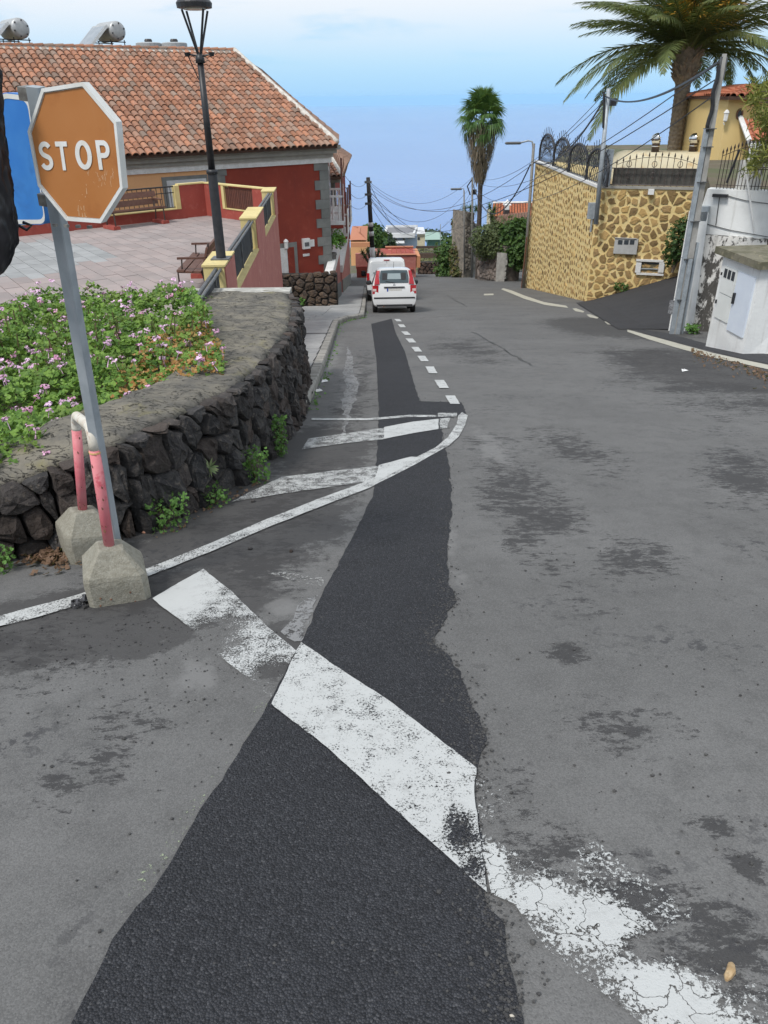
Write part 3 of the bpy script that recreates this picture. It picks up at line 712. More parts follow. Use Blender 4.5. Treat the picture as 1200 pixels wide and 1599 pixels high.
# ------------------------------------------------------------------ dead leaves and loose stones on the road
drym = leaf_mat('dead_leaf', (0.13, 0.075, 0.045), (0.24, 0.15, 0.10), (0.09, 0.06, 0.045))
b = MB()
for k in range(150):
    p = S(rng.gauss(78, 20), rng.gauss(872, 10)); p.z += rng.uniform(.005, .04); lobed_leaf(b, p, (rng.gauss(0, .5), rng.gauss(0, .5), 1), rng.uniform(.012, .034), rng)
for k in range(60):
    p = S(rng.uniform(200, 480), 0); p = None if False else S(*[(lambda f: (230 + 170 * f, 842 - 92 * f))(rng.random())][0]) + V((rng.uniform(0, .12), 0, rng.uniform(.003, .015)))
    lobed_leaf(b, p, (rng.gauss(0, .5), rng.gauss(0, .5), 1), rng.uniform(.006, .018), rng)
b.build('fallen_leaves', drym, kind='stuff')
b = MB()
for k in range(300):
    f = rng.random(); px = 1080 + 140 * rng.random(); py = 536 + (px - 1080) * .32 + abs(rng.gauss(0, 9)) + 8
    p = S(px, py, .02); lobed_leaf(b, p, (rng.gauss(0, .6), rng.gauss(0, .6), 1), rng.uniform(.012, .035), rng)
b.build('leaf_litter', drym, kind='stuff')
def pebble(mb, p, r, g):
    sd = g.uniform(0, 99); rings = []
    for zz, k in ((-.2, .8), (.25, 1.0), (.6, .7), (.8, .3)):
        rings.append([wobble(p + V((r * k * math.cos(a * 1.2566), r * k * math.sin(a * 1.2566) * .85, r * zz)), r * .35, .6 / r, sd) for a in range(5)])
    mb.loft(rings, True, True)
grit_m = mat('grit', (0.045, 0.044, 0.045), (0.09, 0.088, 0.085), 60.0, 0.92, 0.4, 200.0)
b = MB()
Rs = [S(*p) for p in R_[2:-1]]
for k in range(900):
    i = rng.randrange(len(Rs) - 1); p = Rs[i].lerp(Rs[i + 1], rng.random()) + V((rng.gauss(-.03, .06), rng.gauss(0, .06), 0)); p.z = zs(p.y) + .006
    if p.y < 12: pebble(b, p, abs(rng.gauss(0, .0025)) + .0015, rng)
for k in range(1600):
    i = rng.randrange(len(Rs) - 1); p = Rs[i].lerp(Rs[i + 1], rng.random()) + V((rng.gauss(-.02, .02), rng.gauss(0, .03), 0)); p.z = zs(p.y) + .005
    if p.y < 7: pebble(b, p, abs(rng.gauss(0, .0022)) + .0018, rng)
for k in range(600):
    p = S(rng.gauss(200, 170), 960 + abs(rng.gauss(0, 90)), .003); pebble(b, p, abs(rng.gauss(0, .0022)) + .001, rng)
for k in range(500):
    p = S(rng.uniform(100, 1200), rng.uniform(850, 1599), .003); pebble(b, p, abs(rng.gauss(0, .0025)) + .0015, rng)
b.build('loose_grit', grit_m, kind='stuff')
for (px, py, r, mt, lab, cat) in [(455, 862, .016, 'lava_stone', 'black lava lump lying past the long white line', 'stone'), (391, 858, .017, 'lava_stone', 'dark grey stone lying just below the long white line', 'stone'),
        (396, 784, .02, 'lava_stone', 'black pebble on the worn tip of the white stripe', 'stone'), (227, 832, .02, 'terracotta_bit', 'small reddish stone at the wall foot beside the blocks', 'stone'), (832, 1473, .009, 'grit', 'smooth grey pebble beside the cracked white stripe', 'stone'),
        (799, 1589, .007, 'pale_stone', 'pale cream pebble at the ragged edge of the dark asphalt', 'stone'), (503, 966, .008, 'grit', 'small flat pebble on dark asphalt beside the seam', 'stone')]:
    if mt not in MATS: mat(mt, (0.42, 0.22, 0.15) if mt[0] == 't' else (0.55, 0.5, 0.42), None, rough=0.9, bump=0.5, bsc=80)
    b = MB(); pebble(b, S(px, py, .004), r, rng); tag(b.build('stone', MATS[mt]), lab, cat)
p = S(1133, 1535, .012); q = S(1142, 1508, .012); b = MB(); b.tube([p, p.lerp(q, .2), p.lerp(q, .5) + V((.004, 0, .003)), p.lerp(q, .85), q], [.004, .009, .011, .009, .003], 7)
tag(b.build('twig', mat('dry_pod', (0.52, 0.38, 0.22), (0.40, 0.27, 0.14), 60, 0.85, 0.6, 120)), 'short tan dry twig lying on the crumbled white paint', 'twig')
p = S(123, 945); b = MB()
for k in range(9):
    c = p + V((rng.uniform(-.05, .05), rng.uniform(-.04, .04), rng.uniform(.008, .03))); lobed_leaf(b, c, (rng.gauss(0, 1), rng.gauss(0, 1), .7), rng.uniform(.015, .035), rng)
pebble(b, p, .03, rng)
tag(b.build('crushed_rag', mat('black_rag', (0.02, 0.02, 0.022), (0.10, 0.10, 0.11), 40, 0.7)), 'crumpled black rag on the white line beside the front block', 'rag')

# ------------------------------------------------------------------ pink hoop barrier on concrete blocks
blk = mat('cast_concrete', (0.30, 0.285, 0.235), (0.235, 0.22, 0.175), 45.0, 0.92, 0.7, 120.0, c=(0.36, 0.345, 0.295), rand=0.06, streak=(0.22, 0.21, 0.17))
pk = mat('pink_paint', (0.66, 0.17, 0.20), (0.70, 0.25, 0.27), 6.0, 0.6, 0.2, 60.0, c=(0.55, 0.10, 0.13))
wp_m = mat('worn_white_paint', (0.70, 0.67, 0.60), (0.60, 0.55, 0.46), 9.0, 0.6, 0.2, 80.0, c=(0.42, 0.24, 0.15))
galv = mat('galvanised_steel', (0.33, 0.37, 0.40), (0.42, 0.46, 0.49), 8.0, 0.5, 0.1, 60.0, metal=0.25, streak=(0.52, 0.54, 0.56))
rustm = mat('rust', (0.13, 0.07, 0.05), (0.24, 0.12, 0.07), 30.0, 0.9, 0.4, 90)
br = thing('hoop_barrier', 'pink and white tube hoop standing on two concrete blocks', 'barrier', S(185, 940))
def conc_block(px0, px1, pyb, name='concrete_foot'):
    A, Bq = S(px0, pyb[0]), S(px1, pyb[1]); u = (Bq - A); w = u.length; u.normalize(); v = V((-u.y, u.x, 0)); c = (A + Bq) / 2
    up = V((0, 0, 1)); dpt = w * 0.95
    b = MB(); g = random.Random(int(px0)); o = c + v * dpt / 2; o.z = zs(o.y)
    prof = [(-.04, .97), (.0, 1.0), (.12, 1.0), (.145, .985), (.165, .95), (.27, .42), (.275, .34)]
    rings = []
    for z, k in prof:
        ring = []
        for (sx, sy) in ((-1, -.82), (-.82, -1), (-.3, -1), (.3, -1), (.82, -1), (1, -.82), (1, -.3), (1, .3), (1, .82), (.82, 1), (.3, 1), (-.3, 1), (-.82, 1), (-1, .82), (-1, .3), (-1, -.3)):
            q = o + u * (sx * w / 2 * k) + v * (sy * dpt / 2 * k) + up * z * (w / .28); q.z += u.z * sx * w / 2 * k; ring.append(wobble(q, .006, 9.0, 3.0))
        rings.append(ring)
    b.loft(rings, True, True); ob = b.build(name, blk, br)
    for d in range(5):
        bb = MB(); q = o + u * g.uniform(-.1, .12) - v * (dpt / 2 - .001) + up * g.uniform(.02, .1); bb.box(q, (.007, .012, .007)); bb.build('pit', rustm, ob)
    return o + up * .27 * (w / .28), ob
f1, b1 = conc_block(140, 238, (951, 935)); f2, b2 = conc_block(112, 196, (884, 866))
ta_, tb_ = at(143, 668, f1.y), at(118, 648, f2.y)
d12 = (tb_ - ta_)
arc = []
lean1 = (ta_ - f1); lean2 = (tb_ - f2); Hh = .70
t1 = f1 + lean1; t2 = f2 + lean2; rr = .07; dd = (t2 - t1).normalized()
for k in range(7):
    a = math.pi / 2 * k / 6; arc.append(t1 + dd * rr * (1 - math.cos(a)) + lean1.normalized() * (rr * math.sin(a) - rr))
arc2 = []
for k in range(7):
    a = math.pi / 2 * k / 6; arc2.append(t2 - dd * rr * (1 - math.cos(a)) + lean2.normalized() * (rr * math.sin(a) - rr))
RT = 0.026
b = MB(); b.tube([f1 - lean1.normalized() * .02, f1.lerp(arc[0], .5), f1.lerp(arc[0], .93)], RT, 14); leg1 = b.build('leg', pk, br, True)
b = MB(); b.tube([f2 - lean2.normalized() * .02, f2.lerp(arc2[0], .5), f2.lerp(arc2[0], .97)], RT, 14); leg2 = b.build('leg', pk, br, True)
b = MB(); b.tube([f1.lerp(arc[0], .925)] + arc + list(reversed(arc2)) + [f2.lerp(arc2[0], .96)], RT * .985, 14); b.build('hoop_top', wp_m, br, True)
for (ff, aa, par) in ((f1, arc[0], leg1), (f2, arc2[0], leg2)):
    b = MB()
    for k in range(9):
        q = ff.lerp(aa, rng.uniform(.05, .9)); a = rng.uniform(3.6, 5.6); n = V((math.cos(a), math.sin(a), 0)); q = q + n * (RT + .0004); u = n.cross(V((0, 0, 1))); s = rng.uniform(.003, .011)
        b.face([q + u * s * .6, q + V((0, 0, s * 1.6)) + u * .002, q - u * s * .7, q - V((0, 0, s * 1.1))])
    b.build('paint_chip', rustm, par, kind='stuff')
b = MB(); q = f1.lerp(arc[0], .90); b.tube([q, q + lean1.normalized() * .008], RT + .0025, 14); b.build('weld_ring', mat('yellow_band', (0.70, 0.45, 0.2), rough=.6), br)

# ------------------------------------------------------------------ stop sign on its square post
brown = mat('faded_sign_face', (0.43, 0.165, 0.045), (0.48, 0.20, 0.065), 2.2, 0.42, 0.0, c=(0.40, 0.15, 0.045), streak=(0.50, 0.27, 0.12))
white_e = mat('sign_white', (0.80, 0.81, 0.80), (0.70, 0.70, 0.66), 10.0, 0.45, c=(0.74, 0.72, 0.66))
blue_m = mat('sign_blue', (0.035, 0.20, 0.60), (0.06, 0.26, 0.66), 3.0, 0.4, c=(0.04, 0.18, 0.52))
YS = 3.05
ptop, pbot = at(72, 165, YS), at(86, 340, YS); low = at(175, 800, YS + .30)
base = V((pbot.x + .005, YS + .24, zs(YS + .24))); head = V((pbot.x - .0, YS + .02, 0.02))
axis = (at(58, 150, YS + .03) - at(168, 780, YS + .26)).normalized()
sg = thing('stop_sign', 'faded brown octagonal stop sign on a leaning square steel post', 'sign', base)
p0 = at(168, 780, YS + .26); foot_ = p0 + axis * ((zs(YS + .3) - .15 - p0.z) / axis.z); tip = p0 + axis * ((0.045 - p0.z) / axis.z)
ux = V((0.97, -0.24, 0)); ux = (ux - axis * ux.dot(axis)).normalized(); uy = axis.cross(ux)
b = MB(); hw = .0245
b.loft([[q + ux * sx * hw + uy * sy * hw for sx, sy in ((-1, -.85), (-.85, -1), (.85, -1), (1, -.85), (1, .85), (.85, 1), (-.85, 1), (-1, .85))] for q in (foot_, tip)], True, True)
b.build('post', galv, sg)
# octagon corners measured in the photo, on a plate that stands square in front of the post
cn = [(68, 138), (132, 128), (184, 190), (194, 294), (160, 348), (106, 344), (62, 290), (46, 205)]
# the plate plane: vertical, turned so that its left edge is the nearer one
O = at(119, 238, YS - .07); ang = rad(-14); du = V((math.cos(ang), math.sin(ang), 0)); nn = V((du.y, -du.x, 0)); dv = axis - nn * axis.dot(nn); dv.normalize()
def onplate(px, py, off=0.0):
    r = ray(px, py); oo = O + nn * off; return r * (oo.dot(nn) / r.dot(nn))
oct_ = [onplate(*p) for p in cn]
octc = sum(oct_, V()) / 8
b = MB(); b.loft([[p + nn * o for p in oct_] for o in (-.028, .002)], True, True); plate = b.build('sign_plate', white_e, sg)
inner = [octc + (p - octc) * .93 for p in oct_]
b = MB(); b.face([p + nn * .0045 for p in inner]); b.build('sign_face', brown, plate)
b = MB()
for i in range(8):
    a, c2 = oct_[i], oct_[(i + 1) % 8]; ai, ci = octc + (a - octc) * .945, octc + (c2 - octc) * .945
    b.loft([[a + nn * .0021, a + nn * .010, ai + nn * .010, ai + nn * .0021], [c2 + nn * .0021, c2 + nn * .010, ci + nn * .010, ci + nn * .0021]], True, False)
b.build('rim', white_e, plate)
# the four letters: outlines as thin raised plates
def stroke(pts, w):
    """pts 2-D polyline -> ribbon polygon quads"""
    out = []
    L = [V((p[0], p[1], 0)) for p in pts]; nrm = []
    for i in range(len(L)):
        d = (L[min(i + 1, len(L) - 1)] - L[max(i - 1, 0)]).normalized(); nrm.append(V((-d.y, d.x, 0)) * w / 2)
    return [(L[i] + nrm[i], L[i + 1] + nrm[i + 1], L[i + 1] - nrm[i + 1], L[i] - nrm[i]) for i in range(len(L) - 1)]
def arcp(cx, cy, rx, ry, a0, a1, n=14): return [(cx + rx * math.cos(rad(a0 + (a1 - a0) * k / n)), cy + ry * math.sin(rad(a0 + (a1 - a0) * k / n))) for k in range(n + 1)]
W_ = .17
LET = {'S': [arcp(.31, .715, .215, .20, 25, 255, 16) + arcp(.31, .285, .225, .20, 80, -160, 16)],
       'T': [[(0, .915), (.62, .915)], [(.31, .83), (.31, 0)]],
       'O': [arcp(.33, .5, .245, .415, 0, 360, 28)],
       'P': [[(.085, 0), (.085, 1.0)], [(.17, .915)] + arcp(.32, .70, .20, .215, 90, -90, 14) + [(.17, .485)]]}
corn = {'S': (61, 221, 85, 266), 'T': (88, 221, 110, 266), 'O': (117, 219, 145, 265), 'P': (151, 219, 176, 265)}
slx = (onplate(163, 265) - onplate(151, 219))
for ch in 'STOP':
    x0, y0, x1, y1 = corn[ch]; bl = onplate(x0 + 4.5, y1, .006); brr = onplate(x1 + 1.0, y1, .006); tl = onplate(x0 - 2.0, y0, .006)
    ex = (brr - bl) / .64; ey = tl - bl; b = MB()
    for st in LET[ch]:
        for q in stroke(st, W_):
            P4 = [bl + ex * p.x + ey * p.y for p in q]; b.loft([P4, [p + nn * .0012 for p in P4]], True, True)
    b.build('letter', white_e, plate)
# scratches
b = MB()
for k in range(26):
    q = onplate(rng.uniform(135, 180), rng.uniform(268, 292), .0048); d = (dv * rng.uniform(-.02, .02) + du * rng.gauss(0, .004)); w = du * .0009
    b.face([q - w, q + w, q + w * .5 + d, q - w * .5 + d])
for k in range(12):
    q = onplate(rng.uniform(122, 140), rng.uniform(302, 345), .0048); d = (dv * rng.uniform(-.02, .03) + du * rng.gauss(0, .002)); w = du * .0014
    b.face([q - w, q + w, q + w * .5 + d, q - w * .5 + d])
b.build('scratch', mat('scratch', (0.62, 0.42, 0.26), rough=.7), plate, kind='stuff')
# clamp brackets behind the plate
dull = mat('dull_steel', (0.28, 0.28, 0.26), (0.16, 0.15, 0.14), 30, .6, metal=.3)
for (px, py) in ((52, 150), (92, 320)):
    q = p0 + axis * ((at(px, py, YS).z - p0.z) / axis.z); b = MB()
    b.loft([[q + ux * (sx * .055 - .02) + uy * (sy * .03 + .03) + axis * sz for sx, sy in ((-1, -1), (1, -1), (1, 1), (-1, 1))] for sz in (-.022, .022)], True, True)
    b.build('clamp', dull, sg)
b = MB()
for k in range(4): b.lathe([(.011, 0), (.011, .01)], onplate(85 + 18 * k, 345 + k, -.03) - V((0, 0, .02)), 6)
b.build('bolt', MATS['dull_steel'], sg, kind='stuff')
# blue plate turned away on the other side of the post, with its rounded corners
O2 = at(45, 250, YS + .17); a2 = rad(62); du2 = V((math.cos(rad(-24)), math.sin(rad(-24)), 0)); n2 = V((du2.y, -du2.x, 0))
if n2.dot(O2) > 0: n2 = -n2
def onblue(px, py, off=0.0):
    r = ray(px, py); oo = O2 + n2 * off; return r * (oo.dot(n2) / r.dot(n2))
def rounded(P, r, n=5):
    out = []
    for i, p in enumerate(P):
        a, c2 = P[i - 1], P[(i + 1) % len(P)]; e1 = (a - p).normalized() * r; e2 = (c2 - p).normalized() * r
        for k in range(n + 1):
            f = k / n; out.append(p + e1 * (1 - f) ** 2 + e2 * f ** 2)
    return out
bq = [onblue(0, 143), onblue(44, 148), onblue(73, 351), onblue(20, 351)]
o1 = rounded(bq, .035); cB = sum(bq, V()) / 4
b = MB(); b.loft([[p + n2 * o for p in o1] for o in (-.06, 0)], True, True); bp_ = b.build('blue_plate', blue_m, sg)
i1 = [cB + (p - cB) * .985 for p in o1]; i2 = [cB + (p - cB) * .915 for p in o1]
b = MB(); b.loft([[p + n2 * .0015 for p in i1], [p + n2 * .0015 for p in i2]], True, False); b.build('white_border', white_e, bp_)
# black rubbish bag tied over the neighbouring sign
bagm = mat('black_plastic', (0.012, 0.012, 0.015), (0.02, 0.02, 0.025), 6, 0.28, 0.0, spec=.6)
c = at(-21, 270, YS - .10); b = MB(); rings = []
for i in range(64):
    f = i / 63; z = .36 - .72 * f
    r = .098 * min(1, (f * 12) ** .6 + .1) * min(1, ((1 - f) * 5) ** .6 + .05) * (0.9 + .12 * f)
    ring = []
    for k in range(72):
        a = 2 * math.pi * k / 72; q = c + V((r * math.cos(a) * .95 + z * .15, r * math.sin(a) * .7, z))
        n1 = noise.noise(V((math.cos(a) * 1.2, math.sin(a) * 1.2, z * 4))); n3 = 1 - abs(noise.noise(V((math.cos(a) * 3.4 + z * 3, math.sin(a) * 3.4, z * 2.2 + 5)))) * 2.2; n4 = 1 - abs(noise.noise(V((math.cos(a) * 9 - z * 14, math.sin(a) * 9, z * 7)))) * 2
        q = q + V((math.cos(a), math.sin(a), 0)) * min(r, .05) / .05 * (n1 * .018 + n3 * .015 + n4 * .009 - .016); ring.append(q)
    rings.append(ring)
b.loft(rings, True, True); o = b.build('bin_bag', bagm, None, True)
tag(o, 'crumpled shiny black plastic bag tied over a sign beside the blue plate', 'plastic bag')
b = MB(); q = onblue(60, 348, -.04)
tag_ = [at(30, 352, YS - .02), at(42, 359, YS - .02), at(50, 352, YS - .02), at(36, 347, YS - .02)]
b.tube(tag_, .006, 6); b.build('bag_knot', bagm, o)

# ------------------------------------------------------------------ pavement and kerb on the left
slab_m = mat('paving_slab', (0.36, 0.36, 0.35), (0.29, 0.29, 0.285), 2.5, 0.88, 0.25, 60.0, rand=0.10, c=(0.25, 0.25, 0.24))
joint_m = mat('paving_joint', (0.13, 0.13, 0.125), (0.09, 0.09, 0.085), 9, 0.95, 0.3, 60)
KB = [S(479, 643), S(488, 622), S(497, 602), S(505, 580), S(513, 557), S(521, 532), S(529, 507)]
KC = [S(529, 507), S(545, 500.5), S(560, 498), S(569, 496), S(571, 484), S(572, 470), S(573, 452)] 
KB = [V((p.x, p.y, zs(p.y))) for p in KB + KC[1:]]
KB.append(V((-1.35, 74, zs(74))))
Lf = lambda y: -1.25 if y < 9.6 else (-1.25 - (y - 9.6) * 0.9 if y < 11.6 else -3.05) if y < 30.2 else -2.05
b = MB(); n = len(KB)
def kx(y):
    for i in range(len(KB) - 1):
        if KB[i].y <= y <= KB[i + 1].y + 1e-6: k = (y - KB[i].y) / max(KB[i + 1].y - KB[i].y, 1e-6); return KB[i].x * (1 - k) + KB[i + 1].x * k
    return KB[0].x if y < KB[0].y else KB[-1].x
rows = [7.9 + .5 * k for k in range(133)]
b.loft([[V((-3.5 if 11 < y < 30.2 else Lf(y) - .3, y, zs(y) + .10)), V((kx(y) - .04, y, zs(y) + .10))] for y in rows], False, False)
pv = b.build('pavement', joint_m, up=True, kind='structure')
g = random.Random(3); y = 8.2
while y < 46:
    L = 0.98 if y < 30 else 1.4; xr = kx(y + L / 2) - .17; xl = Lf(y + L / 2)
    cols = max(1, round((xr - xl) / .95)); w = (xr - xl) / cols
    for k in range(cols):
        a0, a1 = xl + w * k + .008, xl + w * (k + 1) - .008
        def xx(a, yy): return min(a, kx(yy) - .155)
        bb = MB(); dz = g.uniform(.118, .123)
        q = [(xx(a0, y), y + .008), (xx(a1, y), y + .008), (xx(a1, y + L), y + L - .008), (xx(a0, y + L), y + L - .008)]
        bb.loft([[V((p[0], p[1], zs(p[1]) + z)) for p in q] for z in (.05, dz)], True, True); bb.build('paving_slab', slab_m, pv)
    y += L
kb_o = None
tot = 0; seg = []
for i in range(len(KB) - 2):
    p, q = KB[i], KB[i + 1]; m_ = max(1, round((q - p).length / 1.0))
    for j in range(m_): seg.append((p.lerp(q, j / m_), p.lerp(q, (j + 1) / m_)))
b = MB(); b.loft([[V((p.x - .12, p.y, zs(p.y) - .1)), V((p.x - .02, p.y, zs(p.y) - .1)), V((p.x - .02, p.y, zs(p.y) + .09)), V((p.x - .12, p.y, zs(p.y) + .09))] for p in KB], True, True)
kb_o = b.build('kerb', kerb_m, kind='structure')
for p, q in seg:
    d = (q - p); d.z = 0; d.normalize(); nl = V((-d.y, d.x, 0)); a, c2 = p + d * .004, q - d * .004; bb = MB(); t_ = g.uniform(-.004, .004)
    bb.loft([[e + nl * o + V((0, 0, zs(e.y) - e.z + h)) for o, h in ((0, -.05), (-.0, .10), (.018, .128 + t_), (.15, .128 + t_), (.15, -.05))] for e in (a, c2)], True, True)
    bb.build('kerb_stone', kerb_m, kb_o)
# slot of the drain that crosses the slabs
b = MB(); b.box((-1.75, 17.3, zs(17.3) + .126), (1.1, .07, .01)); tag(b.build('drain_slot', mat('iron', (0.05, 0.05, 0.05), rough=.6)), 'dark narrow drain slot across the grey pavement slabs', 'drain')

# ------------------------------------------------------------------ raised square: pavers, parapet, benches, street lamp
TZ = -3.20
terr_base = mat('paver_joint', (0.15, 0.13, 0.12), (0.10, 0.09, 0.085), 6, 0.95, 0.3, 40)
pav_g = mat('paver_grey', (0.33, 0.335, 0.335), (0.28, 0.285, 0.285), 2.0, 0.85, 0.2, 60, rand=0.10)
pav_p = mat('paver_pink', (0.345, 0.285, 0.27), (0.30, 0.26, 0.25), 2.0, 0.85, 0.2, 60, rand=0.10)
red_w = mat('red_plaster', (0.36, 0.075, 0.055), (0.31, 0.065, 0.05), 1.5, 0.88, 0.25, 50, c=(0.40, 0.11, 0.085))
pink_w = mat('pink_plaster', (0.47, 0.185, 0.155), (0.43, 0.16, 0.135), 1.5, 0.88, 0.25, 50, c=(0.52, 0.24, 0.20), streak=(0.33, 0.11, 0.10))
cream = MATS['cream_paint']
TA, TB, TC, TD = V((-16.0, 16.1)), V((-5.42, 25.05)), V((-3.10, 22.9)), V((-2.42, 9.4))
poly = [(-16, 9.0), (-2.42, 9.0), (TC.x, TC.y), (TB.x, TB.y), (-16, 16.1)]
b = MB(); b.prism(poly, -6.0, TZ - .02); tr = b.build('terrace', [terr_base], kind='structure')
jd = V((4.2, -6.0)).normalized(); jn = V((-jd.y, jd.x)); o0 = V((-2.42, 9.0)); PL, PWd = 0.64, 0.32; npav = 0
pieces = []
for r in range(-4, 50):
    for c_ in range(-34, 34):
        base2 = o0 + jn * (r * PWd) + jd * ((c_ + .5 * (r % 2)) * PL); 
        q = [base2, base2 + jd * (PL - .012), base2 + jd * (PL - .012) + jn * (PWd - .012), base2 + jn * (PWd - .012)]
        pl = [(p.x, p.y) for p in q]
        for i in range(len(poly)):
            a, e = poly[i], poly[(i + 1) % len(poly)]; d = (e[0] - a[0], e[1] - a[1])
            pl = clip_half(pl, a, (d[1], -d[0]))
            if len(pl) < 3: break
        if len(pl) < 3 or poly_area(pl) < .02: continue
        cx_, cy_ = base2.x, base2.y; zone = noise.noise((cx_ * .22, cy_ * .22, 3.3)) + .25 * noise.noise((cx_ * 1.7, cy_ * 1.7, 1))
        pieces.append((pl, pav_p if zone > -.02 else pav_g, V((cx_, cy_)).length, -cx_ / cy_))
pieces.sort(key=lambda e: (e[3] > .60, e[2])); rest = {0: MB(), 1: MB()}
for i, (pl, mm, _, _) in enumerate(pieces):
    bb = MB() if i < 298 else rest[0 if mm is pav_g else 1]; bb.tone = RND.random()
    z = TZ + RND.uniform(-.003, .003); k = len(pl)
    bb.loft([[V((p[0], p[1], zz)) for p in pl] for zz in (TZ - .05, z)], True, True)
    if i < 298: bb.build('paver', mm, tr)
for k, mm in ((0, pav_g), (1, pav_p)):
    if rest[k].v: rest[k].build('paver', mm, tr, kind='stuff')

black_i = mat('black_iron', (0.018, 0.019, 0.022), (0.03, 0.03, 0.034), 12, 0.45, spec=.5)
grey_i = mat('grey_iron', (0.10, 0.105, 0.11), (0.15, 0.155, 0.16), 12, 0.5, 0.1, 60, metal=.2, rand=.1)
panel_m = mat('grey_panel', (0.055, 0.06, 0.068), (0.075, 0.08, 0.088), 8, 0.6, 0.1, 40)
pp = thing('parapet', 'pink and cream stepped parapet with iron railings round the raised square', 'parapet', (-3.0, 17.0, TZ))
FR = Face((TD.x, TD.y), (TC - TD)); LR = (TC - TD).length
def alongR(Y): return (Y - TD.y) * LR / (TC.y - TD.y)
b = MB(); b.loft([[FR.pt(0, -6.9 if False else -5.2, .16), FR.pt(LR, -7.2, .16), FR.pt(LR, -7.2, -.02), FR.pt(0, -5.2, -.02)], [FR.pt(0, TZ + .34, .16), FR.pt(LR, TZ + .34, .16), FR.pt(LR, TZ + .34, -.02), FR.pt(0, TZ + .34, -.02)]], True, True)
b.build('wall', pink_w, pp)
# piers: cream faces towards the square, pink towards the street
pier_s = [(alongR(11.75), alongR(12.9)), (alongR(16.8), alongR(18.6)), (alongR(22.0), alongR(22.95))]
for (s0, s1) in pier_s:
    b = MB(); FR.rect(b, s0, s1, TZ - .02, TZ + .97, -.16, .155); pr = b.build('pier', cream, pp)
    b = MB(); FR.rect(b, s0 + .03, s1 + .002, TZ + .30, TZ + .95, .156, .175); b.build('pink_face', pink_w, pr)
    b = MB(); FR.rect(b, s0 - .015, s1 + .015, TZ + .971, TZ + 1.0, -.18, .18); b.build('coping', cream, pr)
def bars(mb_fn, n): 
    for k in range(n): mb_fn(k)
spans = [(alongR(9.5), pier_s[0][0]), (pier_s[0][1], pier_s[1][0]), (pier_s[1][1], pier_s[2][0])]
for (s0, s1) in spans:
    b = MB(); FR.rect(b, s0, s1, TZ + .341, TZ + .385, -.04, .18); b.build('sill', cream, pp)
    for o in (.03, .10):
        b = MB(); b.tube([FR.pt(s0, TZ + .93, o), FR.pt(s1, TZ + .93, o)], .030 if o < .05 else .022, 8); b.build('rail', grey_i, pp)
    b = MB(); ss = s0 + .05; wv = []
    while ss < s1 - .05: wv.append(ss); ss += .05
    prof = [(a_, .06 + (.012 if i % 2 else -.012)) for i, a_ in enumerate(wv)]
    b.loft([[FR.pt(a_, z, o) for a_, o in prof] for z in (TZ + .40, TZ + .86)], False, False); b.build('corrugated_panel', panel_m, pp)
    for k in range(int((s1 - s0) / 1.7) + 1):
        a_ = s0 + .08 + k * 1.7; b = MB(); FR.rect(b, a_, a_ + .05, TZ + .386, TZ + .92, .01, .09); b.build('post', grey_i, pp)
# far wall of the square, two runs: A-B (along the big house) and B-C
FA = Face((TB.x, TB.y), (TA - TB)); FB = Face((TC.x, TC.y), (TB - TC)); LB = (TB - TC).length; LA = (TA - TB).length
b = MB(); FA.rect(b, -.12, LA, -6.0, TZ + .27, .0, .16); b.build('wall', red_w, pp)
b = MB(); FB.rect(b, .10, LB, -6.4, TZ + .27, .0, .16); b.build('wall', red_w, pp)
sA = FA.hit(283, 320)[0]
b = MB(); FA.rect(b, -.02, sA, TZ + .271, TZ + .93, .0, .16); b.build('wall', red_w, pp)
b = MB(); FA.rect(b, -.05, sA + .02, TZ + .931, TZ + .97, -.02, .18); b.build('coping', cream, pp)
b = MB(); FA.rect(b, sA - .0, sA + .15, TZ + .272, TZ + .93, -.01, .172); b.build('pier', cream, pp)
b = MB(); FA.rect(b, sA + .15, LA, TZ + .271, TZ + .30, -.02, .18); b.build('sill', cream, pp)
for z in (TZ + .33, TZ + .74, TZ + .91):
    b = MB(); b.tube([FA.pt(sA + .15, z, .08), FA.pt(LA, z, .08)], .022 if z > TZ + .9 else .013, 6); b.build('rail', black_i, pp)
k = 0; bar_me = None
b = MB(); b.tube([(0, 0, TZ + .33), (0, 0, TZ + .91)], .011, 5); bar_me = b.mesh('bar', black_i); pinv = parent_inv(pp)
while sA + .25 + k * .15 < min(LA, sA + 9):
    o = inst(bar_me, 'bar', pp, FA.pt(sA + .25 + k * .15, 0, .08)); o.matrix_parent_inverse = pinv; k += 1
s1_, s2_ = FB.hit(353, 330)[0], FB.hit(398, 345)[0]; s1_, s2_ = max(s1_, s2_), min(s1_, s2_)
b = MB(); FB.rect(b, s1_ + .12, LB, TZ + .271, TZ + .93, 0, .16); b.build('wall', red_w, pp)
b = MB(); FB.rect(b, .05, s2_, TZ + .271, TZ + .93, 0, .16); b.build('wall', red_w, pp)
b = MB(); FB.rect(b, s1_, s1_ + .12, TZ + .272, TZ + .93, -.01, .172); b.build('pier', cream, pp)
b = MB(); FB.rect(b, .03, LB, TZ + .931, TZ + .965, -.02, .18); b.build('coping', cream, pp)
b = MB(); FB.rect(b, s2_, s1_, TZ + .271, TZ + .30, -.02, .18); b.build('sill', cream, pp)
brown_w = mat('brown_slat', (0.13, 0.05, 0.035), (0.10, 0.04, 0.03), 8, .6, rand=.1)
kk = 0
while s2_ + .04 + kk * .085 < s1_ - .02:
    b = MB(); FB.rect(b, s2_ + .04 + kk * .085, s2_ + .105 + kk * .085, TZ + .302, TZ + .88, .05, .075); b.build('slat', brown_w, pp); kk += 1

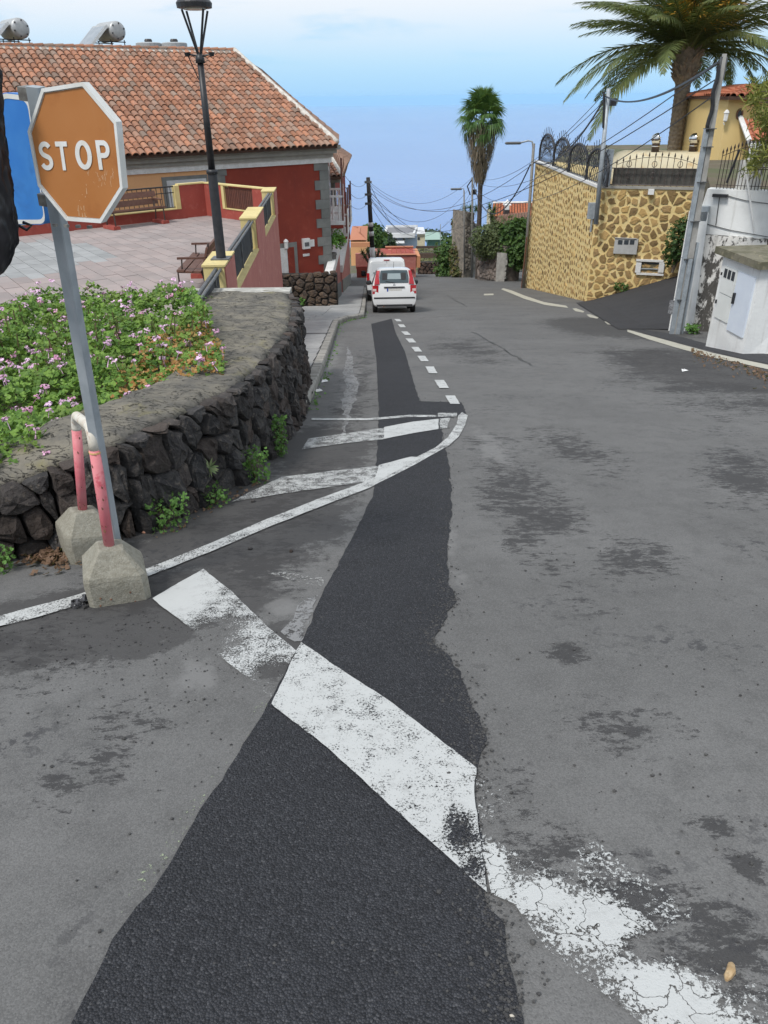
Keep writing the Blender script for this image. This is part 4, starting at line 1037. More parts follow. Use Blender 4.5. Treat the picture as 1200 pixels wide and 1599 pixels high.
# benches
wood = mat('bench_wood', (0.105, 0.048, 0.034), (0.14, 0.07, 0.05), 14, 0.6, 0.2, 60, rand=.12)
ironb = mat('bench_iron', (0.05, 0.04, 0.036), (0.075, 0.055, 0.05), 14, 0.5, 0.1, 60)
def bench(label, c, u, group='benches on the raised square'):
    """u: direction along the seat; the back is on the side left of u"""
    u = V((u[0], u[1], 0)).normalized(); w = V((-u.y, u.x, 0)); c = V((c[0], c[1], TZ + .004)); L = 1.8
    t = thing('park_bench', label, 'bench', c, group)
    def P(a, d, z): return c + u * a + w * d + V((0, 0, z))
    def board(name, d, z, wd, th, tilt):
        ca, sa = math.cos(tilt), math.sin(tilt); b = MB()
        b.loft([[P(a, d + x * ca - y * sa, z + x * sa + y * ca) for x, y in ((-wd / 2, -th / 2), (wd / 2, -th / 2), (wd / 2, th / 2), (-wd / 2, th / 2))] for a in (-L / 2, L / 2)], True, True); b.build(name, wood, t)
    for k in range(3): board('seat_slat', -.17 + .15 * k, .43 + (.02 if k == 0 else 0), .135, .035, -.06)
    for k in range(2): board('back_slat', .275 + .055 * k, .58 + .19 * k, .155, .035, rad(74))
    for sd in (-1, 1):
        a = sd * (L / 2 - .12)
        b = MB(); b.tube([P(a, .20, .40), P(a, .29, .62), P(a, .37, .90)], .022, 6); b.tube([P(a, -.24, .07), P(a, -.24, .415), P(a, .22, .40)], .022, 6); b.tube([P(a, .20, .40), P(a, .27, .07)], .022, 6)
        b.build('leg_frame', ironb, t)
        b = MB(); b.loft([[P(a + x, d, z) for x, z in ((-.03, .64), (.03, .64), (.03, .675), (-.03, .675))] for d in (-.22, .0, .30)], True, True); b.build('armrest', wood, t)
        b = MB(); b.tube([P(a, -.16, .42), P(a, -.14, .64)], .015, 5); b.build('armrest_post', ironb, t)
        b = MB(); b.loft([[P(a + x, d, z) for x, z in ((-.11, 0), (.11, 0), (.10, .085), (-.10, .085))] for d in (-.30, .33)], True, True); b.build('foot_block', red_w, t)
    return t
fa, fb = atz(158, 360, TZ), atz(268, 346, TZ)
cen = (fa + fb) / 2; bench('brown slatted bench by the iron railing in front of the orange house wall', (cen.x, cen.y), (V((fb.x, fb.y)) - V((fa.x, fa.y))))
pb = atz(291, 464, TZ); dR = (TC - TD).normalized()
cen = V((pb.x, pb.y)) + dR * .95 + V((.12, .0)); bench('brown bench seen end-on beside the grey railing and street lamp pier', (cen.x, cen.y), (-dR.x * 1.0, -dR.y) if False else (-dR))

# street lamp on the first pier
lp = FR.pt((pier_s[0][0] + pier_s[0][1]) / 2 - .08, 0, 0); lp = V((lp.x, lp.y, TZ + 1.0)); tipL = at(303, 2, lp.y)
bl_ = at(346, 404, lp.y); lp.x = bl_.x
lm = thing('street_lamp', 'tall black street lamp with an open cone lantern on a cream pier', 'street lamp', lp)
Hl = tipL.z - lp.z; lean = V((tipL.x - lp.x, 0, Hl)); AX = lambda z: lp + lean * (z / Hl)
b = MB(); b.tube([AX(0), AX(.02)], .20, 4); b.build('base_plate', grey_i, lm)
b = MB(); b.tube([AX(.02), AX(.03), AX(1.22), AX(1.24)], [.078, .076, .071, .067], 16); b.tube([AX(1.22), AX(1.25), AX(1.28)], [.084, .086, .08], 16); b.build('lower_post', black_i, lm, True)
top_ = Hl - .60
b = MB(); b.tube([AX(1.28), AX(top_ - .12)], [.052, .044], 16); b.tube([AX(top_ - .12), AX(top_ - .06), AX(top_)], [.066, .062, .035], 16); b.build('upper_post', black_i, lm, True)
for k in range(4):
    a = rad(45 + 90 * k); d = V((math.cos(a), math.sin(a), 0)); b = MB()
    b.tube([AX(top_) + d * .03, AX(Hl - .10) + d * .205], .017, 6); b.build('lantern_strut', black_i, lm)
b = MB(); b.lathe([(.18, -.06), (.235, -.055), (.242, 0.0), (.22, .03), (.05, .05)], AX(Hl - .02), 20); hd = b.build('lantern_hood', black_i, lm)
b = MB(); b.lathe([(.15, -.075), (.15, -.061)], AX(Hl - .02), 20); b.build('lamp_lens', mat('lamp_lens', (0.75, 0.74, 0.68), rough=.3), hd)
b = MB(); q = AX(top_ - .04)
for sx in (-1, 1): b.tube([q, q + V((sx * .17, 0, .03))], .012, 5); b.lathe([(.03, 0), (.045, .05)], q + V((sx * .17, 0, .0)), 8)
b.tube([q + V((-.17, 0, .03)), q + V((-.05, 0, -.28))], .008, 5); b.build('floodlight_bracket', black_i, lm, kind='stuff')

# ------------------------------------------------------------------ the long tiled house
tile_m = mat('roof_tile', (0.40, 0.180, 0.100), (0.33, 0.155, 0.098), 5.0, 0.88, 0.35, 30.0, rand=0.26, hue=(0.23, 0.185, 0.15), c=(0.21, 0.155, 0.12))
tile_bed = mat('tile_bed', (0.10, 0.05, 0.033), (0.07, 0.045, 0.035), 8, .95)
mortar_w = mat('white_mortar', (0.66, 0.63, 0.58), (0.50, 0.47, 0.42), 6, .9, .4, 40, c=(0.36, 0.33, 0.29))
rust_red = mat('house_red', (0.29, 0.050, 0.030), (0.25, 0.044, 0.028), 1.1, .85, 0.15, 60, c=(0.32, 0.065, 0.04), streak=(0.22, 0.045, 0.032))
orange_w = mat('house_orange', (0.80, 0.45, 0.22), (0.77, 0.42, 0.205), .8, .85, .15, 60, streak=(0.60, 0.34, 0.18))
quoin_m = mat('grey_quoin', (0.235, 0.24, 0.225), (0.19, 0.195, 0.185), 3, .9, .3, 40, rand=.08)
corn_m = mat('cornice_grey', (0.36, 0.35, 0.315), (0.30, 0.29, 0.265), 4, .85, .15, 40)
white_p = mat('white_paint', (0.80, 0.80, 0.79), (0.70, 0.70, 0.68), 5, .6, .08, 40, c=(0.66, 0.65, 0.61))
HC = at(513, 300, 33.0); HC = V((HC.x, 33.0)); HA = rad(34); hu = V((-math.cos(HA), -math.sin(HA)))
FH = Face(HC, -hu)           # outward normal must face the camera
if FH.n.y > 0: FH = Face(HC, hu)
sg_ = 1 if FH.d.dot(V((hu.x, hu.y, 0))) > 0 else -1
def hs(px, py, off=0.0): a, z = FH.hit(px, py, off); return a * sg_, z      # distance leftwards from the corner
ZE = hs(500, 224, .45)[1]; ZB = -6.75
hv = V((-0.045, 1)).normalized(); HLEN, SLEN = 20.0, 6.6
house = thing('tiled_house', 'long red and orange house with terracotta tiled hip roof and grey quoins', 'house', (HC.x, HC.y, ZB))
def Hr(mb, a0, a1, z0, z1, o0, o1):
    lo, hi = min(a0 * sg_, a1 * sg_), max(a0 * sg_, a1 * sg_); return FH.rect(mb, lo, hi, z0, z1, o0, o1)
def Hp(a, z, o): return FH.pt(a * sg_, z, o)
aQ = hs(343, 262)[0]                                   # where the orange part starts
ZW = ZE - .30
cr3 = V((HC.x, HC.y, 0)); far3 = cr3 + V((hv.x, hv.y, 0)) * SLEN; lft3 = cr3 + V((hu.x, hu.y, 0)) * HLEN; back3 = lft3 + V((hv.x, hv.y, 0)) * SLEN * 1.6
lf = cr3 + V((hu.x, hu.y, 0)) * aQ
def upz(p, z): return V((p.x, p.y, z))
b = MB(); bk2 = lf + V((hv.x, hv.y, 0)) * 5
q = [cr3, far3, bk2, lf]; b.loft([[upz(p, ZB - 1.6) for p in q], [upz(p, ZW) for p in q]], True, True); b.build('red_wall', rust_red, house)
q = [lf, bk2, back3, lft3]; b = MB(); b.loft([[upz(p, ZB - .2) for p in q], [upz(p, ZW) for p in q]], True, True); b.build('orange_wall', orange_w, house)
# cornice: grey mouldings over a white band, front and side
SIDE = Face((far3.x, far3.y), (cr3 - far3)); 
if SIDE.n.x < 0: SIDE = Face((cr3.x, cr3.y), (far3 - cr3))
ssg = 1 if (SIDE.o - cr3).length < .1 else -1
def Sp(a, z, o): return SIDE.pt(a if ssg > 0 else SLEN - a, z, o)
def Sr(mb, a0, a1, z0, z1, o0, o1):
    if ssg < 0: a0, a1 = SLEN - a1, SLEN - a0
    return SIDE.rect(mb, a0, a1, z0, z1, o0, o1)
b = MB(); Hr(b, -.16, HLEN, ZW - .42, ZW - .22, -.02, .10); Hr(b, -.12, 0.0, ZW - .42, ZW - .22, -.02, .1) if False else None; b.build('white_band', white_p, house)
for z0, z1, o in ((ZW - .219, ZW - .08, .20), (ZW - .079, ZW + .06, .32), (ZW + .061, ZW + .22, .44)):
    b = MB(); Hr(b, -o * .9, HLEN, z0, z1, -.02, o); b.build('cornice', corn_m, house)
    b = MB(); Sr(b, -.02, SLEN + .3, z0 + .002, z1 - .002, -.02, o * .9); b.build('cornice', corn_m, house)
# quoins at the corner, long and short blocks, one by one; and at the join
zq = ZB - 1.2; k = 0
while zq < ZW - .43:
    w = .62 if k % 2 else .38; h_ = .36
    b = MB(); Hr(b, -.03, w, zq + .004, min(zq + h_ - .004, ZW - .43), -.02, .035); b.build('quoin', quoin_m, house)
    b = MB(); Sr(b, .0, .30, zq + .004, min(zq + h_ - .004, ZW - .43), -.02, .036); b.build('quoin', quoin_m, house)
    zq += h_; k += 1
zq = ZB + 1; k = 0
while zq < ZW - .43:
    w = .42 if k % 2 else .28
    b = MB(); Hr(b, aQ - w * .6, aQ + w * .5, zq + .004, min(zq + .36 - .004, ZW - .43), -.02, .035); b.build('quoin', quoin_m, house); zq += .36; k += 1
# door in the red wall, its frame, wall lantern, meter box, plate
dx0, dz1 = hs(443, 388); dx1, dz0 = hs(465, 432)
b = MB(); Hr(b, dx1 - .05, dx0 + .6, dz0 - .4, dz1 + .20, -.02, .03); fr_ = b.build('door_frame', quoin_m, house)
b = MB(); Hr(b, dx1 + .42, dx0 + .5, dz0 - .4, dz1 + .02, .031, .05); dr = b.build('door', white_p, house)
for k in range(4):
    a_ = dx1 + .47 + k * .2; b = MB(); Hr(b, a_, a_ + .17, dz0 - .35, dz1 - .02, .051, .062); b.build('door_plank', white_p, dr)
b = MB(); Hr(b, dx1 + .10, dx1 + .41, dz0 - .4, dz1 + .02, .031, .04); b.build('open_reveal', rust_red, house)
def wall_lantern(parent, p, nrm, s=1.0):
    b = MB(); n = V(nrm); c = V(p) + n * .12 * s
    b.lathe([(.03, -.20), (.075, -.15), (.085, .08), (.11, .10), (.07, .17), (.015, .21)], c, 6)
    b.vv = None
    o = b.build('wall_lantern', white_p, parent); 
    b = MB(); b.tube([V(p) + V((0, 0, -.16 * s)), c + V((0, 0, -.2 * s))], .018, 5); b.build('bracket', white_p, o); return o
a_, z_ = hs(445, 381); wall_lantern(house, Hp(a_, z_, 0), FH.n)
a_, z_ = hs(477, 380); b = MB(); Hr(b, a_ - .16, a_ + .16, z_ - .20, z_ + .20, 0, .14); mb_ = b.build('meter_box', white_p, house)
b = MB(); Hr(b, a_ - .10, a_ + .10, z_ - .10, z_ + .06, .141, .15); b.build('meter_window', grey_i, mb_)
b = MB(); Hr(b, a_ - .40, a_ - .17, z_ - .15, z_ + .12, 0, .06); b.build('junction_box', white_p, house)
a_, z_ = hs(478, 398); b = MB(); Hr(b, a_ - .16, a_ + .14, z_ - .05, z_ + .05, 0, .03); b.build('house_number_plate', white_p, house)
# shuttered window in the orange wall, grey surround
w0, zt_ = hs(322, 278); w1, zb_ = hs(267, 335)
b = MB(); Hr(b, w0 - .05, w1 + .16, zb_ - .3, zt_ + .12, -.02, .035); wf = b.build('window', quoin_m, house)
b = MB(); Hr(b, w0 + .02, w1 - .0, zb_ - .25, zt_ - .0, .036, .045); b.build('shutter', mat('shutter_white', (0.66, 0.67, 0.67), (0.58, 0.59, 0.60), 4, .5), wf)
zz = zt_ - .05
while zz > zb_ - .2:
    b = MB(); Hr(b, w0 + .03, w1 - .01, zz - .075, zz - .004, .046, .056); b.build('slat', MATS['shutter_white'], wf); zz -= .085
# ---- roof
ridge_z = None
pR = at(366, 82, 38.6); ridge_z = pR.z
OV = .52
E0 = upz(cr3, 0) + V((FH.n.x, FH.n.y, 0)) * OV + V((0.16, 0, 0)); ZEv = ZW + .22
E0 = V((E0.x, E0.y, ZEv)); E1 = V((E0.x + hu.x * (HLEN + 1), E0.y + hu.y * (HLEN + 1), ZEv))
nin = -FH.n; rise = ridge_z - ZEv
r2 = ray(366, 82); # ridge end, on the line of sight at ridge height
RE = r2 * (ridge_z / r2.z)
runm = (RE - E0).dot(nin)
RL = RE + V((hu.x, hu.y, 0)) * 17.5; RL.z = ridge_z
E2 = V((E0.x + hv.x * (SLEN + .5), E0.y + hv.y * (SLEN + .5), ZEv))
rf = MB(); rf.face([E0, E1, RL, RE]); rf.face([E0, RE, V((RE.x + 1.5, RE.y + 5.5, ridge_z - .8)), E2]); rf.face([RE, RL, V((RL.x, RL.y + 6, ZEv)), V((RE.x + 1.5, RE.y + 5.5, ridge_z - .8))])
b = MB(); b.v = []
low = [(p + V((0, 0, -.10))) for p in (E0, E1, RL, RE)]
b.loft([low, [E0, E1, RL, RE]], True, True)
RB = V((RE.x + .5, RE.y + 5.0, ridge_z - .5)); b.loft([[E0 + V((0, 0, -.1)), RE + V((0, 0, -.1)), RB + V((0, 0, -.1)), E2 + V((0, 0, -.1))], [E0, RE, RB, E2]], True, True)
roof = b.build('roof', tile_bed, house)
def tile_mesh(r=.125, L=.47, th=.012, n=6):
    b = MB(); rings = []
    for y, rr, zz in ((0, r, .03), (L, r * .80, .012)):
        rings.append([V((rr * math.cos(math.pi * (1 - k / n)), y, zz + rr * .80 * math.sin(math.pi * k / n))) for k in range(n + 1)])
    b.loft(rings, False, False)
    r0 = rings[0]; b.loft([[V((p.x * .86, p.y, p.z * .86 - .004)) for p in r0], r0], False, False)
    return b
TILE = tile_mesh(); tme = TILE.mesh('roof_tile', tile_m, False)
def tile_roof(E, along, upslope, ncol, nrow, inside_fn, parent, limit, pitch=.262, step=.385, seed=1):
    """rows of barrel tiles; the nearest `limit` are objects, the rest one joined part"""
    g = random.Random(seed); al = V(along).normalized(); us = V(upslope).normalized(); nr = al.cross(us).normalized()
    if nr.z < 0: nr = -nr
    lst = []
    for c_ in range(ncol):
        for r_ in range(nrow):
            p = E + al * (c_ + .5) * pitch + us * (r_ * step)
            if not inside_fn(c_ * pitch + pitch / 2, r_ * step + step * .4): continue
            s_ = p.length; vis = (p.x / max(p.y, .1)) > -.60
            lst.append((0 if vis else 1, s_, p))
    lst.sort(key=lambda e: e[:2]); rest = MB(); pi = parent_inv(parent)
    xa = us.cross(nr).normalized()
    for i, (_, _, p) in enumerate(lst):
        j = g.uniform(-.02, .02); R3 = Matrix((xa, us, nr)).transposed().to_4x4()
        M4 = Matrix.Translation(p + nr * g.uniform(-.006, .010)) @ R3 @ Matrix.Rotation(j, 4, 'Z') @ Matrix.Rotation(g.uniform(-.01, .02), 4, 'X')
        if i < limit:
            o = inst(tme, 'roof_tile', parent, mat4=M4); o.matrix_parent_inverse = pi
        else:
            rest.tone = g.random(); rest.mesh_([M4 @ V(v) for v in TILE.v], TILE.f)
    if rest.v: rest.build('roof_tile', tile_m, parent, kind='stuff')
us = (nin * runm + V((0, 0, rise))); SLOPE = us.length; usn = us.normalized()
ere = (RE - E0); hipx = ere.dot(V((hu.x, hu.y, 0)))    # how far the hip runs left
tile_roof(E0 - usn * .10, V((hu.x, hu.y, 0)), us, int(HLEN / .262), int(SLOPE / .385) + 1, lambda a, s_: a > hipx * s_ / SLOPE - .05 and s_ < SLOPE, roof, 298)
# side slope: flat weathered tiles seen edge-on
al2 = (E2 - E0).normalized(); us2 = (RE - E0) - al2 * (RE - E0).dot(al2); S2 = us2.length; RE_a = (RE - E0).dot(al2)
side_t = MB(); g = random.Random(9); us2n = us2.normalized(); nr2 = al2.cross(us2n); nr2 = nr2 if nr2.z > 0 else -nr2; xa2 = us2n.cross(nr2)
R3 = Matrix((xa2, us2n, nr2)).transposed().to_4x4(); L2 = (E2 - E0).length
for c_ in range(int(L2 / .262)):
    for r_ in range(int(S2 / .385)):
        a, s_ = (c_ + .5) * .262, r_ * .385
        if a < RE_a * s_ / S2: continue
        side_t.tone = g.random(); M4 = Matrix.Translation(E0 + al2 * a + us2n * s_) @ R3; side_t.mesh_([M4 @ V(v) for v in TILE.v], TILE.f)
side_t.build('roof_tile', mat('side_tile', (0.33, 0.20, 0.14), (0.27, 0.17, 0.125), 5, .9, .3, 30, rand=.15), roof, kind='stuff')
b = MB(); hp = [E0 + (RE - E0) * (k / 14) + V((.0, 0, .10)) for k in range(15)]; b.tube(hp, [.11 + .02 * noise.noise(p * 5) for p in hp], 7); b.build('hip_mortar', mortar_w, roof, True)
b = MB(); rp = [RE + (RL - RE) * (k / 60) + V((0, 0, .06)) for k in range(61)]; b.tube(rp, .10, 6); b.tube([p + V((0, -.02, -.10)) - nin * .13 for p in rp], .075, 5); b.build('ridge_mortar', mortar_w, roof, True)
rd = MB(); rdt = tile_mesh(.12, .45, n=5); k = 0
while k * .38 < (RL - RE).length - .4:
    p = RE + V((hu.x, hu.y, 0)) * (k * .38) + V((0, 0, .07)); M4 = Matrix.Translation(p) @ Matrix.Rotation(math.atan2(hu.y, hu.x) - math.pi / 2, 4, 'Z'); rd.tone = g.random(); rd.mesh_([M4 @ V(v) for v in rdt.v], rdt.f); k += 1
rd.build('ridge_tiles', tile_m, roof, kind='stuff')
# balconies on the street side of the house: white balusters under a strut-carried roof edge
def balcony(parent, base, d, L, out, z, fn):
    """fn(a, z, o) -> point on the face; a0 = base"""
    b = MB(); 
    def blk(a0, a1, z0, z1, o0, o1): b.loft([[fn(a, zz, o) for a, o in ((a0, o0), (a1, o0), (a1, o1), (a0, o1))] for zz in (z0, z1)], True, True)
    blk(base, base + L, z - .16, z, 0, out); fl = b.build('balcony', white_p, parent)
    b = MB(); blk(base + .02, base + L - .02, z - .30, z - .162, 0, out - .05); b.build('balcony_soffit', rust_red, fl)
    b = MB(); blk(base, base + L, z + .92, z + 1.0, out - .10, out); b.build('handrail', white_p, fl)
    b = MB(); blk(base, base + .08, z + .921, z + .999, 0, out - .10); b.build('handrail', white_p, fl)
    n = int(L / .2)
    for k in range(n):
        b = MB(); c = fn(base + .1 + k * (L - .2) / max(n - 1, 1), z, out - .05); b.lathe([(.03, 0), (.028, .1), (.05, .3), (.025, .55), (.035, .75), (.03, .93)], c, 6); b.build('baluster', white_p, fl)
    for k in range(2):
        b = MB(); c = fn(base + .04, z, .15 + k * .25 if out > .5 else .2); b.lathe([(.03, 0), (.05, .3), (.025, .55), (.03, .93)], c, 6); b.build('baluster', white_p, fl)
    for a in (base + .15, base + L - .15):
        b = MB(); b.tube([fn(a, z - .9, .03), fn(a, z - .6, .1), fn(a, z - .31, out - .15)], [.05, .09, .07], 6); b.build('corbel', white_p, fl)
    for a in (base + .04, base + L - .04):
        b = MB(); blk(a - .04, a + .04, z, min(z + 2.4, ZW), out - .10, out - .02) if False else b.tube([fn(a, z, out - .06), fn(a, z + 2.1, out - .06)], .045, 6); b.build('balcony_post', mat('post_brown', (0.20, 0.09, 0.07), rough=.6) if 'post_brown' not in MATS else MATS['post_brown'], fl)
zb1 = at(505, 343, 34.2).z
balcony(house, .75, None, 2.1, .62, zb1, Sp)
balcony(house, 3.6, None, 2.0, .62, zb1 + .55 - .55, Sp)
for a0, z0, z1 in ((1.2, zb1 + .1, zb1 + 2.0), (4.0, zb1 + .1, zb1 + 2.0), (1.2, ZB, ZB + 1.9)):
    b = MB(); Sr(b, a0, a0 + 1.1, z0, z1, .0, .03); wf = b.build('window', white_p, house); b = MB(); Sr(b, a0 + .12, a0 + .98, z0 + .1, z1 - .1, .031, .036)
    b.build('pane', mat('dark_glass', (0.05, 0.06, 0.07), rough=.1, spec=.8) if 'dark_glass' not in MATS else MATS['dark_glass'], wf)
b = MB(); q0 = Sp(SLEN + .1, 0, 0)
# solar water heaters and vents behind the ridge
alum = mat('brushed_aluminium', (0.50, 0.51, 0.51), (0.42, 0.43, 0.43), 7, .45, .05, 40, metal=.4)
glassd = mat('collector_glass', (0.30, 0.33, 0.36), (0.24, 0.27, 0.30), 3, .2, spec=.7)
def solar(label, px, py, Y):
    c = at(px, py, Y); zb = ridge_z - .05 - .2; t = thing('solar_water_heater', label, 'solar heater', V((c.x, c.y, zb)), 'solar water heaters on the tiled roof')
    u = V((math.cos(rad(44)), math.sin(rad(44)), 0)); w = V((-u.y, u.x, 0)); 
    b = MB(); L = 1.5; r = .36; rings = []
    for a, k in ((-L / 2, .55), (-L / 2 + .03, .92), (-L / 2 + .1, 1), (L / 2 - .1, 1), (L / 2 - .03, .92), (L / 2, .55)):
        rings.append([c + w * a * 1.0 + u * r * k * math.cos(6.2832 * j / 18) + V((0, 0, r * k * math.sin(6.2832 * j / 18))) for j in range(18)])
    b.loft(rings, True, True); tk = b.build('tank', alum, t, True)
    for j in range(6):
        b = MB(); a = 6.2832 * j / 6 + .3; q = c - w * (L / 2 + .004) * 1 + u * r * .78 * math.cos(a) + V((0, 0, r * .78 * math.sin(a))); b.box(q, (.05, .03, .05)); b.build('end_clip', black_i, tk)
    b = MB(); A = c - u * .42 + V((0, 0, .22)); Bq = c - u * 1.75 + V((0, 0, -.95)); b.loft([[A - w * .62, A + w * .62, A + w * .62 + V((.05, 0, -.09)), A - w * .62 + V((.05, 0, -.09))], [Bq - w * .62, Bq + w * .62, Bq + w * .62 + V((.05, 0, -.09)), Bq - w * .62 + V((.05, 0, -.09))]], True, True); pn = b.build('collector', alum, t)
    nn_ = (Bq - A).cross(w).normalized(); nn_ = nn_ if nn_.z > 0 else -nn_
    b = MB(); A2, B2 = A.lerp(Bq, .05) + nn_ * .004, A.lerp(Bq, .95) + nn_ * .004; b.face([A2 - w * .56, A2 + w * .56, B2 + w * .56, B2 - w * .56]); b.build('glass', glassd, pn)
    for sx in (-.30, .30):
        for sy in (-.55, .55):
            b = MB(); q = c + u * sx + w * sy; b.tube([q + V((0, 0, -.3)), V((q.x, q.y, zb - .5))], .022, 5); b.build('leg', black_i, t)
    for sy in (-.55, .55):
        b = MB(); b.tube([c - u * .9 + w * sy + V((0, 0, -.38)), c + u * .36 + w * sy + V((0, 0, -.38))], .02, 5); b.build('frame_rail', black_i, t)
solar('solar water heater with a silver tank at the roof end above the blue sign', 22, 46, 35.6)
solar('solar water heater with slanted collector above the roof ridge behind the stop sign', 172, 50, 37.4)
vent_m = mat('vent_grey', (0.42, 0.44, 0.45), (0.36, 0.38, 0.39), 5, .6)
for (px, lab) in ((233, 'low grey round roof vent with black cap nearer the solar heater'), (273, 'low grey round roof vent with black cap nearer the street lamp')):
    c = at(px, 72, 39.4); zb = ridge_z - .5; t = thing('roof_vent', lab, 'roof vent', V((c.x, c.y, zb)), 'roof vents behind the ridge')
    h = c.z - zb; b = MB(); b.lathe([(.54, 0), (.54, h - .06), (.56, h - .05), (.56, h + .1), (.50, h + .13), (.1, h + .16)], (c.x, c.y, zb), 20); b.build('drum', vent_m, t)
    b = MB(); b.lathe([(.16, h + .15), (.18, h + .2), (.14, h + .27)], (c.x, c.y, zb), 12); b.build('cap', black_i, t)

# ------------------------------------------------------------------ second house beyond, pot, stair walls, dark stone wall
h2 = thing('lower_house', 'smaller red house with tiled roof further down behind the long house', 'house', (-2.6, 42, zs(42)))
X2 = -2.75; z2 = at(533, 275, 41.3).z
E0b = at(534, 275, 41.0); E2b = at(543.5, 245, 41.0); E2b = ray(543.5, 245) * (z2 / ray(543.5, 245).z) if False else V((E0b.x - .1, 56.5, z2)); 
rdg = at(514, 229, 47.0); h1_ = at(505, 252, 43.5)
b = MB(); Q = [V((E0b.x, E0b.y, z2)), E2b, V((rdg.x - .3, 52.5, rdg.z)), V((rdg.x - .2, 46, rdg.z))]
b.loft([[p + V((0, 0, -.12)) for p in Q], Q], True, True); E3b = V((E0b.x - 9, E0b.y - 4.5, z2)); Q2 = [Q[0], Q[3], V((rdg.x - 9, 42, rdg.z)), E3b]; b.loft([[p + V((0, 0, -.12)) for p in Q2], Q2], True, True); rf2 = b.build('roof', tile_bed, h2)
def cover(parent, quad, mm, pitch=.27, step=.40, seed=3):
    """joined barrel tiles over a roof quad (eave a,b; ridge c,d)"""
    a, b_, c_, d = quad; mb = MB(); g = random.Random(seed); n = max(1, int((b_ - a).length / pitch)); mlen = max(((d - a).length, (c_ - b_).length)); k = max(1, int(mlen / step))
    for i in range(n):
        u = (i + .5) / n; p0, p1 = a.lerp(b_, u), d.lerp(c_, u); us_ = (p1 - p0); kk = max(1, int(us_.length / step)); us_.normalize(); al_ = (b_ - a).normalized(); nr = al_.cross(us_); nr = (nr if nr.z > 0 else -nr).normalized(); xa = us_.cross(nr)
        R3 = Matrix((xa, us_, nr)).transposed().to_4x4()
        for j in range(kk):
            mb.tone = g.random(); M4 = Matrix.Translation(p0 + us_ * j * step) @ R3; mb.mesh_([M4 @ V(v) for v in TILE.v], TILE.f)
    return mb.build('roof_tile', mm, parent, kind='stuff')
cover(rf2, Q, MATS['side_tile']); cover(rf2, (E3b, Q[0], Q[3], Q2[2]), tile_m)
b = MB(); b.tube([Q[0] + V((0, 0, .08)), Q[3] + V((0, 0, .08))], .11, 6); b.tube([Q[1] + V((0, 0, .05)), Q[2] + V((0, 0, .05))], .08, 6); b.build('hip_mortar', mortar_w, rf2)
b = MB(); wx = E0b.x - .5; b.box((wx - 4, 49.5, (z2 + zs(52)) / 2 - .2), (8, 14.5, z2 - zs(52))); b.build('wall', rust_red, h2)
F2 = Face((wx, 42.25), (0, 1)); f2 = lambda a, z, o: V((wx + o, 42.25 + a, z))
b = MB(); b.box((wx - 4 + .15, 49.5, z2 - .22), (8.4, 14.9, .3)); b.build('cornice', corn_m, h2)
zq = zs(44) ; k = 0
while zq < z2 - .4:
    b = MB(); w_ = .5 if k % 2 else .34; b.box((wx - w_ / 2 + .03, 42.25, zq + .18), (w_, .09, .352)); b.build('quoin', quoin_m, h2); b = MB(); b.box((wx + .02, 42.45, zq + .18), (.09, .4, .350)); b.build('quoin', quoin_m, h2); zq += .36; k += 1
balcony(h2, 1.2, None, 2.4, .62, at(530, 362, 44).z, f2); balcony(h2, 6.0, None, 2.4, .62, at(530, 362, 44).z - .1, f2)
for a0 in (1.7, 6.5):
    b = MB(); b.box((wx + .015, 42.25 + a0 + .6, z2 - 1.9), (.03, 1.1, 1.9)); wf = b.build('window', white_p, h2); b = MB(); b.box((wx + .034, 42.25 + a0 + .6, z2 - 1.9), (.01, .9, 1.7)); b.build('pane', MATS['dark_glass'], wf)
# retaining wall of dark rubble under the long house
rub = thing('rubble_wall', 'dark brown rubble wall below the red house beside the pavement', 'wall', (-3.0, 30.4, zs(30)))
FW = Face((-4.9, 30.3), (1, 0.0)); zt1, zt2 = at(455, 432, 30.3).z, at(527, 421, 30.3).z; aR = FW.hit(527, 450)[0]
b = MB(); b.loft([[FW.pt(a, z, o) for a, o in ((0, 0), (aR, 0), (aR, -.45), (0, -.45))] for z in (zs(30.3) - .3, min(zt1, zt2) + .05)], True, True); b.build('core', lava_gap, rub)
rubm = mat('rubble_stone', (0.105, 0.072, 0.050), (0.060, 0.048, 0.042), 5, .95, .8, 30, rand=.35, c=(0.15, 0.11, 0.075), bdist=.03)
g = random.Random(77)
for c in cells([(0, zs(30.3) - .1), (aR, zs(30.3) - .1), (aR, zt2), (0, zt1)], .36, .27, g, .36):
    if poly_area(c) < .01: continue
    rings, top = stone_rings(c, .02, g, .25, .09, .7); b = MB(); stone_into(b, rings, top, lambda s_, h, o: FW.pt(s_, h, o)); b.build('stone', rubm, rub)
p = S(474, 478); tuft('weed', 'dark green weed at the foot of the dark rubble wall', 'weed', V((p.x, 30.1, zs(30.1) + .1)), .25, .3, 120, lr=(.03, .07))
